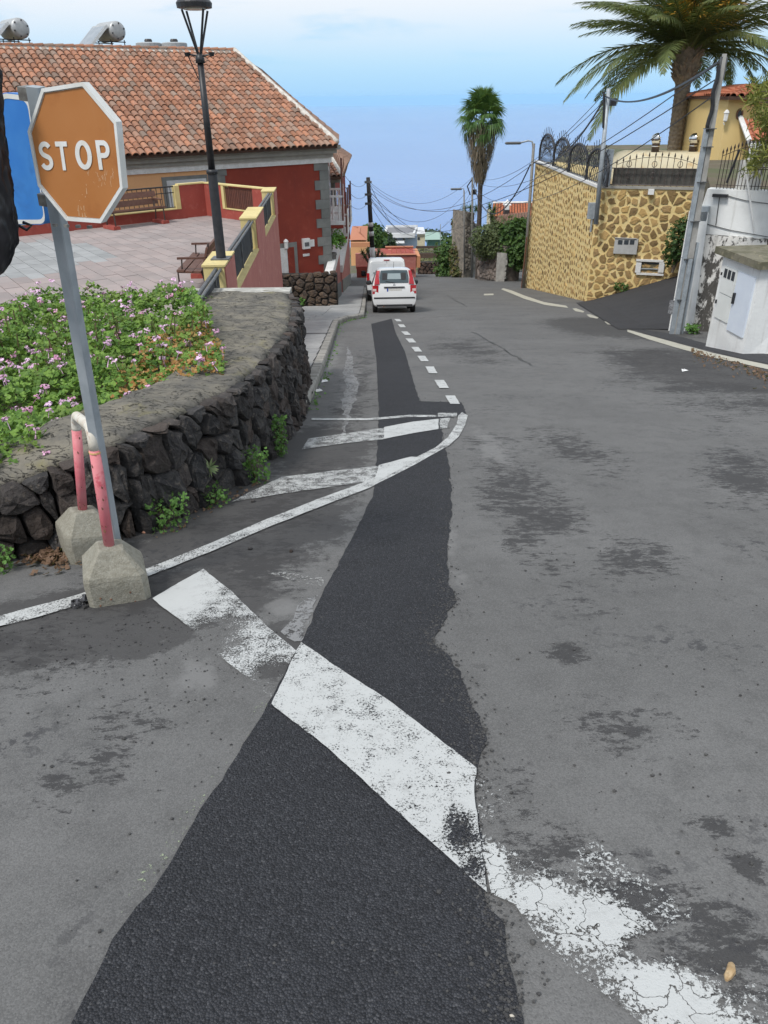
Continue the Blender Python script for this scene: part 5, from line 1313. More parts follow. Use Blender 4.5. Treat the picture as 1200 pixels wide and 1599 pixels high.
# stair walls: pink with white rails
for i, (x, y0, y1, za, zb, lab) in enumerate(((-1.98, 30.5, 37.5, at(527, 422, 31).z, at(536, 379, 37.5).z, 'pink pavement wall with white coping beside the rubble wall'), (-2.0, 39.5, 50.0, at(545, 411, 40).z, at(552, 350, 50).z, 'taller pink wall with white coping further down the pavement'))):
    t = thing('stair_wall', lab, 'wall', (x, y0, zs(y0)), 'pink walls along the pavement')
    b = MB(); b.loft([[V((x, y0, zs(y0) - .3)), V((x, y1, zs(y1) - .3)), V((x - .22, y1, zs(y1) - .3)), V((x - .22, y0, zs(y0) - .3))], [V((x, y0, za - .35)), V((x, y1, zb - .35)), V((x - .22, y1, zb - .35)), V((x - .22, y0, za - .35))]], True, True); b.build('wall', pink_w, t)
    b = MB(); b.loft([[V((x + .05, y0 - .03, za - .349)), V((x + .05, y1, zb - .349)), V((x - .27, y1, zb - .349)), V((x - .27, y0 - .03, za - .349))], [V((x + .05, y0 - .03, za)), V((x + .05, y1, zb)), V((x - .27, y1, zb)), V((x - .27, y0 - .03, za))]], True, True); b.build('coping', white_p, t)
    b = MB(); b.loft([[V((x + .035, y0, zs(y0) - .1)), V((x + .035, y1, zs(y1) - .1)), V((x - .0, y1, zs(y1) - .1)), V((x - .0, y0, zs(y0) - .1))], [V((x + .035, y0, zs(y0) + .75)), V((x + .035, y1, zs(y1) + .75)), V((x, y1, zs(y1) + .75)), V((x, y0, zs(y0) + .75))]], True, True); b.build('grey_plinth', quoin_m, t)
t = thing('porch_block', 'red porch wall with white railing between the stair walls and the sea', 'wall', (-2.9, 52, zs(52)))
pz = at(540, 353, 52); b = MB(); b.box((pz.x - .1, 52, pz.z - .40), (.76, .25, .80)); b.build('wall', rust_red, t); b = MB(); b.box((pz.x - .1, 51.86, pz.z - .90), (.76, .06, .12)); b.build('rail', white_p, t)
for k in range(5): b = MB(); b.box((pz.x - .42 + k * .16, 51.86, pz.z - 1.45), (.05, .05, 1.0)); b.build('baluster', white_p, t)
pc = at(517, 425, 33.5); t = thing('potted_shrub', 'bright green shrub in a grey planter beside the pink stair wall', 'potted plant', (pc.x, 33.5, pc.z))
b = MB(); b.lathe([(.18, 0), (.24, .15), (.26, .70), (.29, .73), (.29, .80), (.24, .81)], (pc.x, 33.5, pc.z), 14); b.build('planter', mat('planter_grey', (0.20, 0.19, 0.18), (0.15, 0.14, 0.13), 6, .9), t)
b = MB(); s_ = MB()
for k in range(420):
    d = V((g.gauss(0, 1), g.gauss(0, 1), g.gauss(0, .7))).normalized() * g.random() ** .4; q = V((pc.x + .12, 33.5, pc.z + 1.35)) + V((d.x * .62, d.y * .5, d.z * .42)); lobed_leaf(b, q, (g.gauss(0, 1), g.gauss(0, 1), 1), g.uniform(.04, .08), g)
b.build('foliage', leaf_mat('shrub_leaf', (0.08, 0.20, 0.03), (0.14, 0.30, 0.05), (0.10, 0.2, 0.04)), t, kind='stuff')
b = MB(); b.tube([(pc.x, 33.5, pc.z + .8), (pc.x + .15, 33.5, pc.z + 1.3)], .03, 5); b.build('stem', stem_m, t)

# ------------------------------------------------------------------ right side: yellow masonry wall with its fences
cream_mortar = mat('cream_mortar', (0.80, 0.63, 0.30), (0.74, 0.56, 0.245), 3, .9, .4, 40, c=(0.82, 0.70, 0.42))
ystone = mat('yellow_stone', (0.36, 0.235, 0.10), (0.26, 0.175, 0.085), 7, .88, .4, 40, rand=.42, hue=(0.44, 0.29, 0.11), c=(0.36, 0.24, 0.11))
PN, PF = S(914, 470.5), S(821, 449)
ztop = at(932, 294, PN.y).z
ztF = at(838, 253, PF.y).z
PR = atz(1092, 297, ztop)
FL = Face(PF, PN - PF); LL = (V((PN.x, PN.y)) - V((PF.x, PF.y))).length
FRt = Face(PN, PR - V((PN.x, PN.y, PR.z))); LRt = (V((PR.x, PR.y)) - V((PN.x, PN.y))).length + 1.5
yw = thing('yellow_wall', 'tall yellow stone wall with cream raised mortar beside the dark driveway', 'wall', PN)
b = MB(); b.loft([[FL.pt(0, zs(PF.y) - .6, 0), FL.pt(LL, zs(PN.y) - .6, 0), FRt.pt(LRt, zs(PN.y) - .6, 0), FRt.pt(LRt, zs(PN.y) - .6, -1.2), FL.pt(0, zs(PF.y) - .6, -1.2)], [FL.pt(0, ztF, 0), FL.pt(LL, ztop, 0), FRt.pt(LRt, ztop, 0), FRt.pt(LRt, ztop, -1.2), FL.pt(0, ztF, -1.2)]], True, True)
b.build('mortar', cream_mortar, yw)
g = random.Random(41)
sR, zR = FRt.hit(1056, 427); zF0 = zs(PN.y)
outl = [(0, zF0 - .15), (sR + .8, zR - .1), (LRt, zR + .3), (LRt, ztop - .02), (0, ztop - .02)]
stR = [c for c in cells(outl, .35, .31, g, .49) if poly_area(c) > .012]
fR = lambda s_, h, o: FRt.pt(s_, h, o)
for c in stR:
    rings, top = stone_rings(c, g.uniform(.03, .075), g, .52, .035, .85); b = MB(); stone_into(b, rings, top, fR); b.build('stone', ystone, yw)
fL = lambda s_, h, o: FL.pt(s_, h, o); rest = MB()
for c in cells([(0, zs(PF.y) - .1), (LL, zF0 - .1), (LL, ztop - .02), (0, ztF - .02)], .33, .29, g, .42):
    if poly_area(c) < .012: continue
    rest.tone = g.random(); rings, top = stone_rings(c, g.uniform(.065, .115), g, .5, .022, .85); stone_into(rest, rings, top, fL)
rest.build('stone', ystone, yw, kind='stuff')
b = MB(); b.loft([[FL.pt(a, z, o) for a, z, o in ((0, ztF + .005, .05), (LL, ztop + .005, .05), (LL, ztop + .005, -.3), (0, ztF + .005, -.3))], [FL.pt(a, z, o) for a, z, o in ((0, ztF + .10, .05), (LL, ztop + .10, .05), (LL, ztop + .10, -.3), (0, ztF + .10, -.3))]], True, True)
b.build('white_coping', white_p, yw)
b = MB(); FRt.rect(b, .05, LRt, ztop + .006, ztop + .09, -.3, .05); b.build('grey_coping', corn_m, yw)
# things fixed in and on the wall
boxg = mat('meter_grey', (0.48, 0.48, 0.47), (0.42, 0.42, 0.41), 5, .6, .1, 40)
def frbox(nm, x0, y0, x1, y1, o0, o1, m_, par):
    a0, z1 = FRt.hit(x0, y0); a1, z0 = FRt.hit(x1, y1); b = MB(); FRt.rect(b, a0, a1, z0, z1, o0, o1); return b.build(nm, m_, par)
mt = thing('meter_cabinet', 'grey electricity meter cabinet with three small windows on the yellow wall', 'meter box', FRt.pt(FRt.hit(977, 384)[0], FRt.hit(977, 396)[1], 0))
dr = frbox('door', 961, 371.5, 994, 396.5, .0, .13, boxg, mt)
for x in (966, 975.5, 984.5): frbox('window', x, 374, x + 6, 381, .131, .14, MATS['dark_glass'], mt)
frbox('drip_ledge', 960.5, 370.5, 994.5, 372, .0, .17, boxg, mt)
nb = thing('wall_niche', 'white framed glazed niche low in the yellow wall', 'niche', FRt.pt(FRt.hit(1014, 416)[0], FRt.hit(1014, 430)[1], 0))
for q in ((994, 404, 1036, 409), (994, 425, 1036, 430), (994, 409, 1000, 425), (1030, 409, 1036, 425)): frbox('frame', *q, .0, .12, white_p, nb)
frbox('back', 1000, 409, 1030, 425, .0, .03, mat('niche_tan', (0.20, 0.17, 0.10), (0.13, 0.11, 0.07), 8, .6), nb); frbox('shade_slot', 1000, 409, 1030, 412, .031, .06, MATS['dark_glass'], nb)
b = MB(); a0, z0 = FRt.hit(1014, 420); b.tube([FRt.pt(a0 - .5, z0, .06), FRt.pt(a0 + .4, z0 + .02, .06)], .02, 6); b.build('pipe', galv, nb)
lb = frbox('wall_lamp', 1013, 295, 1021, 303, .05, .25, white_p, None); tag(lb, 'small white square lamp under the coping of the yellow wall', 'lamp')
jb = thing('pole_box', 'grey junction box with conduit at the corner of the yellow wall', 'junction box', FL.pt(LL, FRt.hit(930, 340)[1], .1))
b = MB(); za, zb = FRt.hit(929, 317)[1], FRt.hit(929, 342)[1]; b.box(FL.pt(LL - .12, (za + zb) / 2, .10), (.34, .24, za - zb)); b.build('box', galv, jb); b = MB(); b.tube([FL.pt(LL - .05, zb - .5, .1), FL.pt(LL - .05, zb, .1)], .04, 6); b.build('conduit', galv, jb)
# weathered bush that grows out of the wall edge
def leafball(mb, c, r, n, g, lr, squash=(1, 1, 1)):
    for k in range(n):
        d = V((g.gauss(0, 1), g.gauss(0, 1), g.gauss(0, 1))).normalized(); f = g.random() ** .33
        q = V(c) + V((d.x * r[0], d.y * r[1], d.z * r[2])) * f * (1 + .35 * noise.noise(V(c) + d * 2.1))
        lobed_leaf(mb, q, (d.x + g.gauss(0, .6), d.y + g.gauss(0, .6), d.z + .5 + g.gauss(0, .4)), g.uniform(*lr), g)
bush_d = leaf_mat('bush_dark', (0.030, 0.065, 0.018), (0.055, 0.11, 0.028), (0.04, 0.085, 0.02))
bush_g = leaf_mat('bush_green', (0.045, 0.10, 0.022), (0.085, 0.16, 0.035), (0.06, 0.12, 0.03))
bush_y = leaf_mat('bush_grey_green', (0.085, 0.115, 0.045), (0.13, 0.165, 0.065), (0.10, 0.12, 0.06))
twig_m = mat('twig_bark', (0.13, 0.10, 0.075), (0.18, 0.15, 0.12), 12, .9, .4, 40)
def bush(name, label, cat, blobs, m_, lr, n, group=None, seed=1, stems=True):
    g = random.Random(seed); c0 = V(blobs[0][0]); gz = min(b_[0][2] - b_[1][2] for b_ in blobs)
    t = thing(name, label, cat, (c0.x, c0.y, gz), group); mb = MB(); tot = sum(b_[1][0] * b_[1][2] for b_ in blobs)
    for c, r in blobs: leafball(mb, c, r, int(n * r[0] * r[2] / tot), g, lr)
    mb.build('foliage', m_, t, kind='stuff')
    if stems:
        for c, r in blobs[:3]:
            b = MB(); b.tube([(c0.x, c0.y, gz - .2), ((c0.x + c[0]) / 2 + .1, (c0.y + c[1]) / 2, (gz + c[2]) / 2), c], [.06, .045, .02], 5); b.build('stem', twig_m, t)
    return t
c = at(1058, 376, 30.5); bush('wall_bush', 'dark green bush hanging at the end of the yellow wall', 'bush', [((c.x, c.y, c.z), (.5, .5, .8)), ((c.x + .35, c.y, c.z + .5), (.45, .4, .5)), ((c.x - .1, c.y, c.z - .6), (.3, .3, .4))], bush_d, (.05, .10), 700, seed=5)
p = FRt.hit(970, 449); tuft('weed', 'green weed tuft at the foot of the yellow wall on the driveway edge', 'weed', FRt.pt(p[0], p[1] - .1, .15), .28, .3, 90, bush_g, (.04, .08))

# arched wrought iron fence on the long face
af = thing('arched_fence', 'black wrought iron fence of four arches with radiating spikes on the yellow wall', 'fence', FL.pt(LL / 2, (ztop + ztF) / 2, 0))
zl = lambda a: ztF + (ztop - ztF) * a / LL + .10
pxs = [(839, 860, 209), (861, 885, 215), (885, 913, 224), (914, 946, 232)]
for (xa, xb, yt) in pxs:
    a0, a1 = FL.hit(xa, 255)[0], FL.hit(xb, 275)[0]; am = (a0 + a1) / 2; zt_ = FL.hit((xa + xb) / 2, yt)[1]; w = (a1 - a0) / 2 - .04; zb = zl(am); zc = zt_ - min(w, (zt_ - zb) * .6); ry = zt_ - zc
    P = lambda u, z: FL.pt(am + u, z, -.1)
    b = MB(); b.tube([P(-w, zb)] + [P(-w * math.cos(math.pi * k / 14), zc + ry * math.sin(math.pi * k / 14)) for k in range(15)] + [P(w, zb)], .055, 6); ar = b.build('arch', black_i, af)
    b = MB(); b.tube([P(-w * .68, zb + .1)] + [P(-w * .62 * math.cos(math.pi * k / 10), zc - .3 + ry * .6 * math.sin(math.pi * k / 10)) for k in range(11)] + [P(w * .68, zb + .1)], .022, 5); b.build('inner_arch', black_i, ar)
    b = MB(); n = 15
    for k in range(1, n):
        th = math.pi * k / n; b.tube([P(-w * .3 * math.cos(th), zc + ry * .15 * math.sin(th)), P(-w * 1.16 * math.cos(th), zc + (ry * 1.0 + .34) * math.sin(th))], .015, 4)
    b.build('spikes', black_i, ar, kind='stuff')
    b = MB(); H = zc - zb
    for k in range(-5, 12):
        for sgn in (1, -1):
            u0 = (-w + k * .27) * sgn; pts = []
            z0_, z1_ = zb, zt_ - .05
            u1 = u0 + (z1_ - z0_) * .42 * sgn
            seg_ = []
            for j in range(13):
                u, z = u0 + (u1 - u0) * j / 12, z0_ + (z1_ - z0_) * j / 12
                lim = w if z < zc else w * math.sqrt(max(0, 1 - ((z - zc) / ry) ** 2))
                if abs(u) < lim - .02: seg_.append(P(u, z))
            if len(seg_) > 1: b.tube([seg_[0], seg_[-1]], .012, 4)
    b.build('lattice', black_i, ar, kind='stuff')
    b = MB(); b.tube([P(-w, zb + .06), P(w, zb + .06)], .02, 4); b.build('rail', black_i, ar)
    b = MB(); b.tube([P(-w, zb - .1), P(-w, zc + .1)], .06, 6); b.build('post', black_i, af)
# spear railing and grey boards on the short face
sf = thing('spear_railing', 'iron railing with spear tips in front of dark grey boards on the yellow wall', 'fence', FRt.pt(LRt / 2, ztop, 0))
aP0, aP1 = FRt.hit(955, 290)[0], LRt + .6; zP = FRt.hit(1000, 264)[1]
pan = mat('dark_board', (0.10, 0.095, 0.085), (0.07, 0.067, 0.06), 5, .9, .4, 30, streak=(0.16, 0.15, 0.13))
nP = 1
for k in range(nP):
    b = MB(); FRt.rect(b, aP0 + (aP1 - aP0) * k / nP + .006, aP0 + (aP1 - aP0) * (k + 1) / nP - .006, ztop + .12, zP, -.30, -.26); b.build('board', pan, sf)
zr1 = zP + .02
b = MB(); b.tube([FRt.pt(aP0 - .2, ztop + .14, -.08), FRt.pt(aP1, ztop + .14, -.08)], .025, 5); b.build('rail', ironb, sf)
b = MB(); b.tube([FRt.pt(aP0 - .2, zr1, -.08), FRt.pt(aP1, zr1, -.08)], .02, 5); b.build('rail', ironb, sf)
k = 0; a = aP0 + .1; hmax = FRt.hit(1000, 236)[1] - ztop; hmin = FRt.hit(970, 252)[1] - ztop
tops = []
while a < aP1:
    h = hmin + (hmax - hmin) * math.sin(math.pi * min(1, max(0, (a - aP0) / (FRt.hit(1092, 290)[0] - aP0)))) ** .7
    b = MB(); b.tube([FRt.pt(a, ztop + .1, -.08), FRt.pt(a, ztop + h - .16, -.08)], .013, 5); b.tube([FRt.pt(a, ztop + h - .18, -.08), FRt.pt(a, ztop + h - .13, -.08), FRt.pt(a, ztop + h, -.08)], [.012, .036, .002], 5); b.build('spear', ironb, sf); tops.append(FRt.pt(a, ztop + h - .2, -.08))
    if k % 4 == 2:
        b = MB(); q = FRt.pt(a, zr1 + .15, -.08); b.tube([q + FRt.d * (.09 * math.cos(.5236 * j)) + V((0, 0, .11 * math.sin(.5236 * j))) for j in range(13)], .012, 4); b.tube([FRt.pt(a, zr1 - .25, -.08) + FRt.d * (.09 * math.cos(.5236 * j)) + V((0, 0, .11 * math.sin(.5236 * j))) for j in range(13)], .012, 4); b.build('scroll', ironb, sf)
    a += .235; k += 1
b = MB(); b.tube(tops, .012, 4); b.build('curved_rail', ironb, sf)
b = MB(); b.box(FRt.pt(aP0 - .22, ztop + .75, -.10), (.26, .26, 1.3)); b.build('end_post', galv, sf)

# garden platform behind, vault with two flues, palm, yellow house
zg = ztop - .05
b = MB(); b.prism([(FL.pt(0, 0, -1.0).x, FL.pt(0, 0, -1.0).y), (FL.pt(LL, 0, -1.0).x, FL.pt(LL, 0, -1.0).y), (FRt.pt(LRt, 0, -1.0).x, FRt.pt(LRt, 0, -1).y), (40, PN.y + 1), (40, 62), (PF.x * 62 / PF.y + 2.0, 62)], -14, zg); b.build('raised_garden', soil, kind='structure')
vm = mat('vault_cream', (0.66, 0.60, 0.44), (0.60, 0.54, 0.38), 1.4, .85, .15, 40, c=(0.56, 0.42, 0.24))
vc = FRt.pt(FRt.hit(1046, 262)[0], zg, -2.3); vt = thing('domed_oven', 'cream vaulted outdoor oven with two chimney flues behind the railing', 'oven', vc)
zv = at(1040, 238, vc.y - .2).z - zg; hwv = (at(1150, 262, vc.y).x - at(952, 262, vc.y).x) / 2
b = MB(); rings = []
for k in range(19):
    u = -1 + 2 * k / 18; h = zv * min(1, (1 - abs(u) ** 3.2) * 1.25 + .02) if abs(u) < 1 else .05
    rings.append([vc + FRt.d * (u * hwv) + V((0, d, z)) for d, z in ((-1.0, -.1), (-1.0, h * .88), (-.5, h), (1.2, h), (1.5, -.1))])
b.loft(rings, False, False); b.loft([rings[0]], True, True) if False else None; b.build('vault', vm, vt, True)
chrome = mat('chrome', (0.72, 0.72, 0.72), rough=.15, metal=1.0)
flue_m = mat('flue_brown', (0.06, 0.045, 0.04), (0.11, 0.08, 0.07), 9, .5, metal=.4)
for (px, py) in ((1026, 217), (1085, 217)):
    c = at(px, py, vc.y + .1); zb = zg + zv - .1; b = MB(); b.lathe([(.155, 0), (.155, c.z - zb - .12), (.17, c.z - zb - .10), (.15, c.z - zb)], (c.x, c.y, zb), 14); fl = b.build('flue', flue_m, vt, True)
    for z in (.3, .52, .62): b = MB(); b.lathe([(.162, z), (.166, z + .015), (.162, z + .03)], (c.x, c.y, zb), 14); b.build('band', chrome, fl)
    b = MB(); r = .22; ax = V((.75, -.35, .25)).normalized(); 
    u_ = ax.orthogonal().normalized(); w_ = ax.cross(u_); rings = []
    for f, k in ((-.21, .05), (-.19, .55), (-.12, .85), (0, 1.0), (.10, .98)): rings.append([c + ax * f + (u_ * math.cos(6.2832 * j / 16) + w_ * math.sin(6.2832 * j / 16)) * r * k for j in range(16)])
    b.loft(rings, True, False); b.build('cowl', chrome, fl, True)
    b = MB(); b.face([c + ax * .06 + (u_ * math.cos(6.2832 * j / 16) + w_ * math.sin(6.2832 * j / 16)) * r * .96 for j in range(16)]); b.build('cowl_mouth', black_i, fl)

# ---- palms
trunk_m = mat('palm_bark', (0.30, 0.25, 0.19), (0.19, 0.155, 0.12), 8, .95, .7, 20, rand=.2, c=(0.20, 0.16, 0.12))
frond_m = leaf_mat('palm_frond', (0.085, 0.11, 0.04), (0.14, 0.175, 0.06), (0.18, 0.175, 0.07))
frond_y = leaf_mat('palm_fruit', (0.48, 0.25, 0.03), (0.55, 0.32, 0.06), (0.40, 0.22, 0.03))
dead_m = leaf_mat('dead_frond', (0.21, 0.165, 0.115), (0.32, 0.26, 0.19), (0.12, 0.10, 0.07))
def frond_mesh(L, droop, seed, n=74):
    """feather leaf along +X, arching down; leaflets on both sides"""
    g = random.Random(seed); b = MB(); P = lambda f: V((L * f * (1 - .12 * droop * f * f), 0, L * (.10 * f - droop * f ** 2.2 * .55)))
    b.tone = .8; b.tube([P(k / 12) for k in range(13)], [.045 * (1 - .85 * k / 12) + .006 for k in range(13)], 5)
    for k in range(n):
        f = .10 + .90 * k / n; p = P(f); d = (P(min(f + .02, 1)) - P(f - .02)).normalized(); ll = L * .165 * math.sin(math.pi * (f * .80 + .17)) ** .7
        for sd in (1, -1):
            b.tone = g.random(); fw = .62 + .25 * f + g.uniform(-.08, .08); out = (V((0, sd, 0)) * (1 - fw * .35) + d * fw + V((0, 0, g.uniform(-.28, .16)))).normalized(); q = p + out * ll * g.uniform(.85, 1.1); q.z -= ll * .22
            w = d.cross(out).normalized().cross(out).normalized() * .022 * (L / 4.5); m_ = p.lerp(q, .45) + V((0, 0, .02)); b.face([p - w * .6, p + w * .6, m_ + w, m_ - w]); b.face([m_ - w, m_ + w, q])
    return b
def feather_palm(label, base, top, r0, r1, L, nf, seed):
    g = random.Random(seed); t = thing('date_palm', label, 'palm tree', base); b = MB(); nR = 46; rings = []
    for k in range(nR + 1):
        f = k / nR; c = V(base).lerp(V(top), f); r = (r0 + (r1 - r0) * f) * (1 + (.05 if k % 2 else -.02)); rings.append([c + V((r * math.cos(6.2832 * j / 16), r * math.sin(6.2832 * j / 16), (.06 if j % 2 else 0) )) for j in range(16)])
    b.loft(rings, True, True); b.build('trunk', trunk_m, t)
    T = V(top); b = MB(); rings = []
    for z, k in ((-.35, .9), (-.05, 1.35), (.3, 1.6), (.75, 1.55), (1.1, 1.2), (1.4, .6)): rings.append([T + V((r1 * k * math.cos(6.2832 * j / 20) * (1.08 if j % 2 else .94), r1 * k * math.sin(6.2832 * j / 20) * (1.08 if j % 2 else .94), z)) for j in range(20)])
    b.loft(rings, True, True)
    for k in range(90):
        a, z = g.uniform(0, 6.28), g.uniform(-.2, 1.0); rr = r1 * (1.38 + .15 * math.sin(z * 3)); p = T + V((rr * math.cos(a), rr * math.sin(a), z)); b.tube([p, p + V((.22 * math.cos(a), .22 * math.sin(a), .16))], [.07, .02], 4)
    b.build('leaf_base_boss', trunk_m, t)
    vars_ = [frond_mesh(L, dr, seed + i).mesh('frond', frond_m) for i, dr in enumerate((.65, .95, 1.2, 1.4, .35))]
    C0 = T + V((0, 0, 1.15)); pi = parent_inv(t)
    for k in range(nf):
        f = (k + .5) / nf; az = k * 2.39996 + g.uniform(-.12, .12); el = rad(80 - 80 * f ** .85 + g.uniform(-7, 7))
        if el < rad(12) and math.sin(az) < -.55: continue
        i = 4 if el > rad(48) else (0 if el > rad(22) else 1 if el > rad(0) else 2 if el > rad(-18) else 3)
        M4 = Matrix.Translation(C0 + V((.25 * math.cos(az), .25 * math.sin(az), -.35 * f))) @ Matrix.Rotation(az, 4, 'Z') @ Matrix.Rotation(-el, 4, 'Y') @ Matrix.Rotation(g.uniform(-.5, .5), 4, 'X') @ Matrix.Scale(g.uniform(.86, 1.06), 4)
        o = inst(vars_[i], 'frond', t, mat4=M4); o.matrix_parent_inverse = pi
    for k in range(7):
        az = g.uniform(3.9, 5.5); b = MB(); c = C0 + V((.35 * math.cos(az), .35 * math.sin(az), .25 + .12 * k))
        for j in range(90):
            b.tone = g.random(); d = V((math.cos(az) + g.gauss(0, .32), math.sin(az) + g.gauss(0, .32), g.uniform(.2, 1.1))).normalized() * g.uniform(.7, 1.7); w = d.orthogonal().normalized() * .03; q = c + d; b.face([c - w, c + w, q + w * .6, q - w * .6]); b.face([q - w, q + w, q + d * .25 + V((0, 0, -.2))])
        b.build('fruit_stalk', frond_y, t)
    return t
YP = 36.5
pb, ptp = at(1052, 245, YP), at(1069, 118, YP); pb.z = zg - .1; feather_palm('tall date palm with shaggy crown and orange fruit stalks behind the railing', pb, ptp, .29, .31, 5.0, 104, 7)
def fan_mesh(R, seed, n=26, droop=.4):
    g = random.Random(seed); b = MB(); b.tone = .7; b.tube([(0, 0, 0), (R * .55, 0, .05), (R, 0, -.05)], [.02, .016, .012], 4); c = V((R, 0, -.05))
    for k in range(n):
        a = rad(-125 + 250 * k / (n - 1)); b.tone = g.random(); l = R * .95 * g.uniform(.85, 1.05); d = V((math.cos(a), math.sin(a), .0)); m_ = c + d * l * .55 + V((0, 0, .12 * R * (1 - abs(a) * .2))); q = c + d * l + V((0, 0, -droop * l * g.uniform(.5, 1.1))); w = V((-d.y, d.x, 0)) * l * .055
        b.face([c, m_ - w, m_ + w]); b.face([m_ - w, q, m_ + w])
    return b
def fan_palm(label, base, top, r, seed, R=.85, skirt=2.6):
    g = random.Random(seed); t = thing('fan_palm', label, 'palm tree', base); b = MB(); n = 30
    b.loft([[V(base).lerp(V(top), k / n) + V((r * (1.12 - .2 * k / n) * (1.03 if k % 2 else .97) * math.cos(.6283 * j), r * (1.12 - .2 * k / n) * (1.03 if k % 2 else .97) * math.sin(.6283 * j), 0)) for j in range(10)] for k in range(n + 1)], True, True); b.build('trunk', dark_trunk, t)
    ms = [fan_mesh(R, seed + i, droop=dr).mesh('frond', frond_g) for i, dr in enumerate((.15, .35, .6, .9))]; pi = parent_inv(t); T = V(top)
    for k in range(38):
        f = (k + .5) / 38; az = k * 2.39996; el = rad(84 - 104 * f + g.uniform(-8, 8)); i = min(3, int(f * 4))
        M4 = Matrix.Translation(T + V((0, 0, .35 - .9 * f))) @ Matrix.Rotation(az, 4, 'Z') @ Matrix.Rotation(-el, 4, 'Y') @ Matrix.Rotation(g.uniform(-.4, .4), 4, 'X') @ Matrix.Scale(g.uniform(.85, 1.1), 4)
        o = inst(ms[i], 'frond', t, mat4=M4); o.matrix_parent_inverse = pi
    b = MB()
    for k in range(1500):
        f = g.random(); a = g.uniform(0, 6.28); z = T.z - .35 - skirt * f; rr = (1.0 - .80 * f ** 1.2) * R * 1.22 * g.uniform(.6, 1.05) + r * .8; p = V((T.x + rr * math.cos(a), T.y + rr * math.sin(a), z)); q = p + V((g.gauss(-.05, .08) + -.12 * math.cos(a) * 1.0, -.12 * math.sin(a), -g.uniform(.35, .8))); w = V((-math.sin(a), math.cos(a), 0)) * g.uniform(.02, .05); b.tone = g.random(); b.face([p - w, p + w, q])
    b.build('dead_frond_skirt', dead_m, t, kind='stuff'); return t
dark_trunk = mat('dark_palm_bark', (0.105, 0.085, 0.07), (0.065, 0.055, 0.048), 8, .95, .7, 20)
frond_g = leaf_mat('fan_frond', (0.050, 0.115, 0.026), (0.10, 0.19, 0.045), (0.075, 0.14, 0.035))
YF = 58.0
bF = at(747, 415, YF); tF = at(754, 184, YF); fan_palm('slender fan palm with a skirt of dead fronds standing before the sea', bF + V((0, 0, -2)), tF, .165, 31, 1.02, 3.5)

# yellow house with tiled eaves, top right
hz0 = zg; ywall_m = mat('house_yellow', (0.80, 0.60, 0.27), (0.76, 0.57, 0.255), .8, .85, .1, 40)
yh = thing('yellow_house', 'yellow house with red tiled eaves and a white wall lantern behind the concrete pole', 'house', at(1150, 300, 31))
cA = at(1112, 300, 31.0); Fy = Face((cA.x, cA.y), (1, -.10)); zE = Fy.hit(1128, 152)[1]
b = MB(); b.loft([[Fy.pt(a, hz0 - .3, o) for a, o in ((0, 0), (7, 0), (7, -6), (0, -6))], [Fy.pt(a, zE, o) for a, o in ((0, 0), (7, 0), (7, -6), (0, -6))]], True, True); b.build('wall', ywall_m, yh)
Q = [Fy.pt(-.15, zE + .02, .45), Fy.pt(7.2, zE + .02, .45), Fy.pt(5.4, zE + .35, -2.0), Fy.pt(1.3, zE + .35, -2.0)]; Q2 = [Fy.pt(-.15, zE + .02, -6.4), Q[0], Q[3], Fy.pt(1.3, zE + .35, -3.2)]
b = MB(); b.loft([[p + V((0, 0, -.1)) for p in Q], Q], True, True); b.loft([[p + V((0, 0, -.1)) for p in Q2], Q2], True, True); rfy = b.build('roof', tile_bed, yh)
red_tile = mat('red_tile', (0.46, 0.165, 0.09), (0.40, 0.14, 0.08), 4, .85, .2, 30, rand=.15)
cover(rfy, Q, red_tile); cover(rfy, Q2, red_tile)
a_, z_ = Fy.hit(1132, 181); wall_lantern(yh, Fy.pt(a_, z_, 0), Fy.n, 1.4)
a_, z_ = Fy.hit(1155, 178); b = MB(); b.tube([Fy.pt(a_ + .10 * math.cos(.5236 * k), z_ + .16 * math.sin(.5236 * k), .02) for k in range(13)], .03, 5); wn = b.build('oval_window', rustm, yh); b = MB(); b.face([Fy.pt(a_ + .09 * math.cos(.5236 * k), z_ + .15 * math.sin(.5236 * k), .012) for k in range(12)]); b.build('pane', MATS['dark_glass'], wn)
a0, z0 = Fy.hit(1152, 206); a1, z1 = Fy.hit(1190, 186); Q = [Fy.pt(a0, z0 - .3, 1.5), Fy.pt(a0 + 3.5, z0 - .3, 1.5), Fy.pt(a0 + 3.5, z1, .02), Fy.pt(a0, z1, .02)]
b = MB(); b.loft([[p + V((0, 0, -.1)) for p in Q], Q], True, True); po = b.build('porch_roof', white_p, yh); cover(po, Q, red_tile, .24, .36)
b = MB(); b.tube([Q[0] + V((0, 0, .06)), Q[3] + V((0, 0, .06))], .09, 6); b.build('white_verge', white_p, yh); b = MB(); b.box((Q[0] + V((.15, -.1, -1.5))), (.25, .25, 3.0)); b.build('porch_post', white_p, yh)

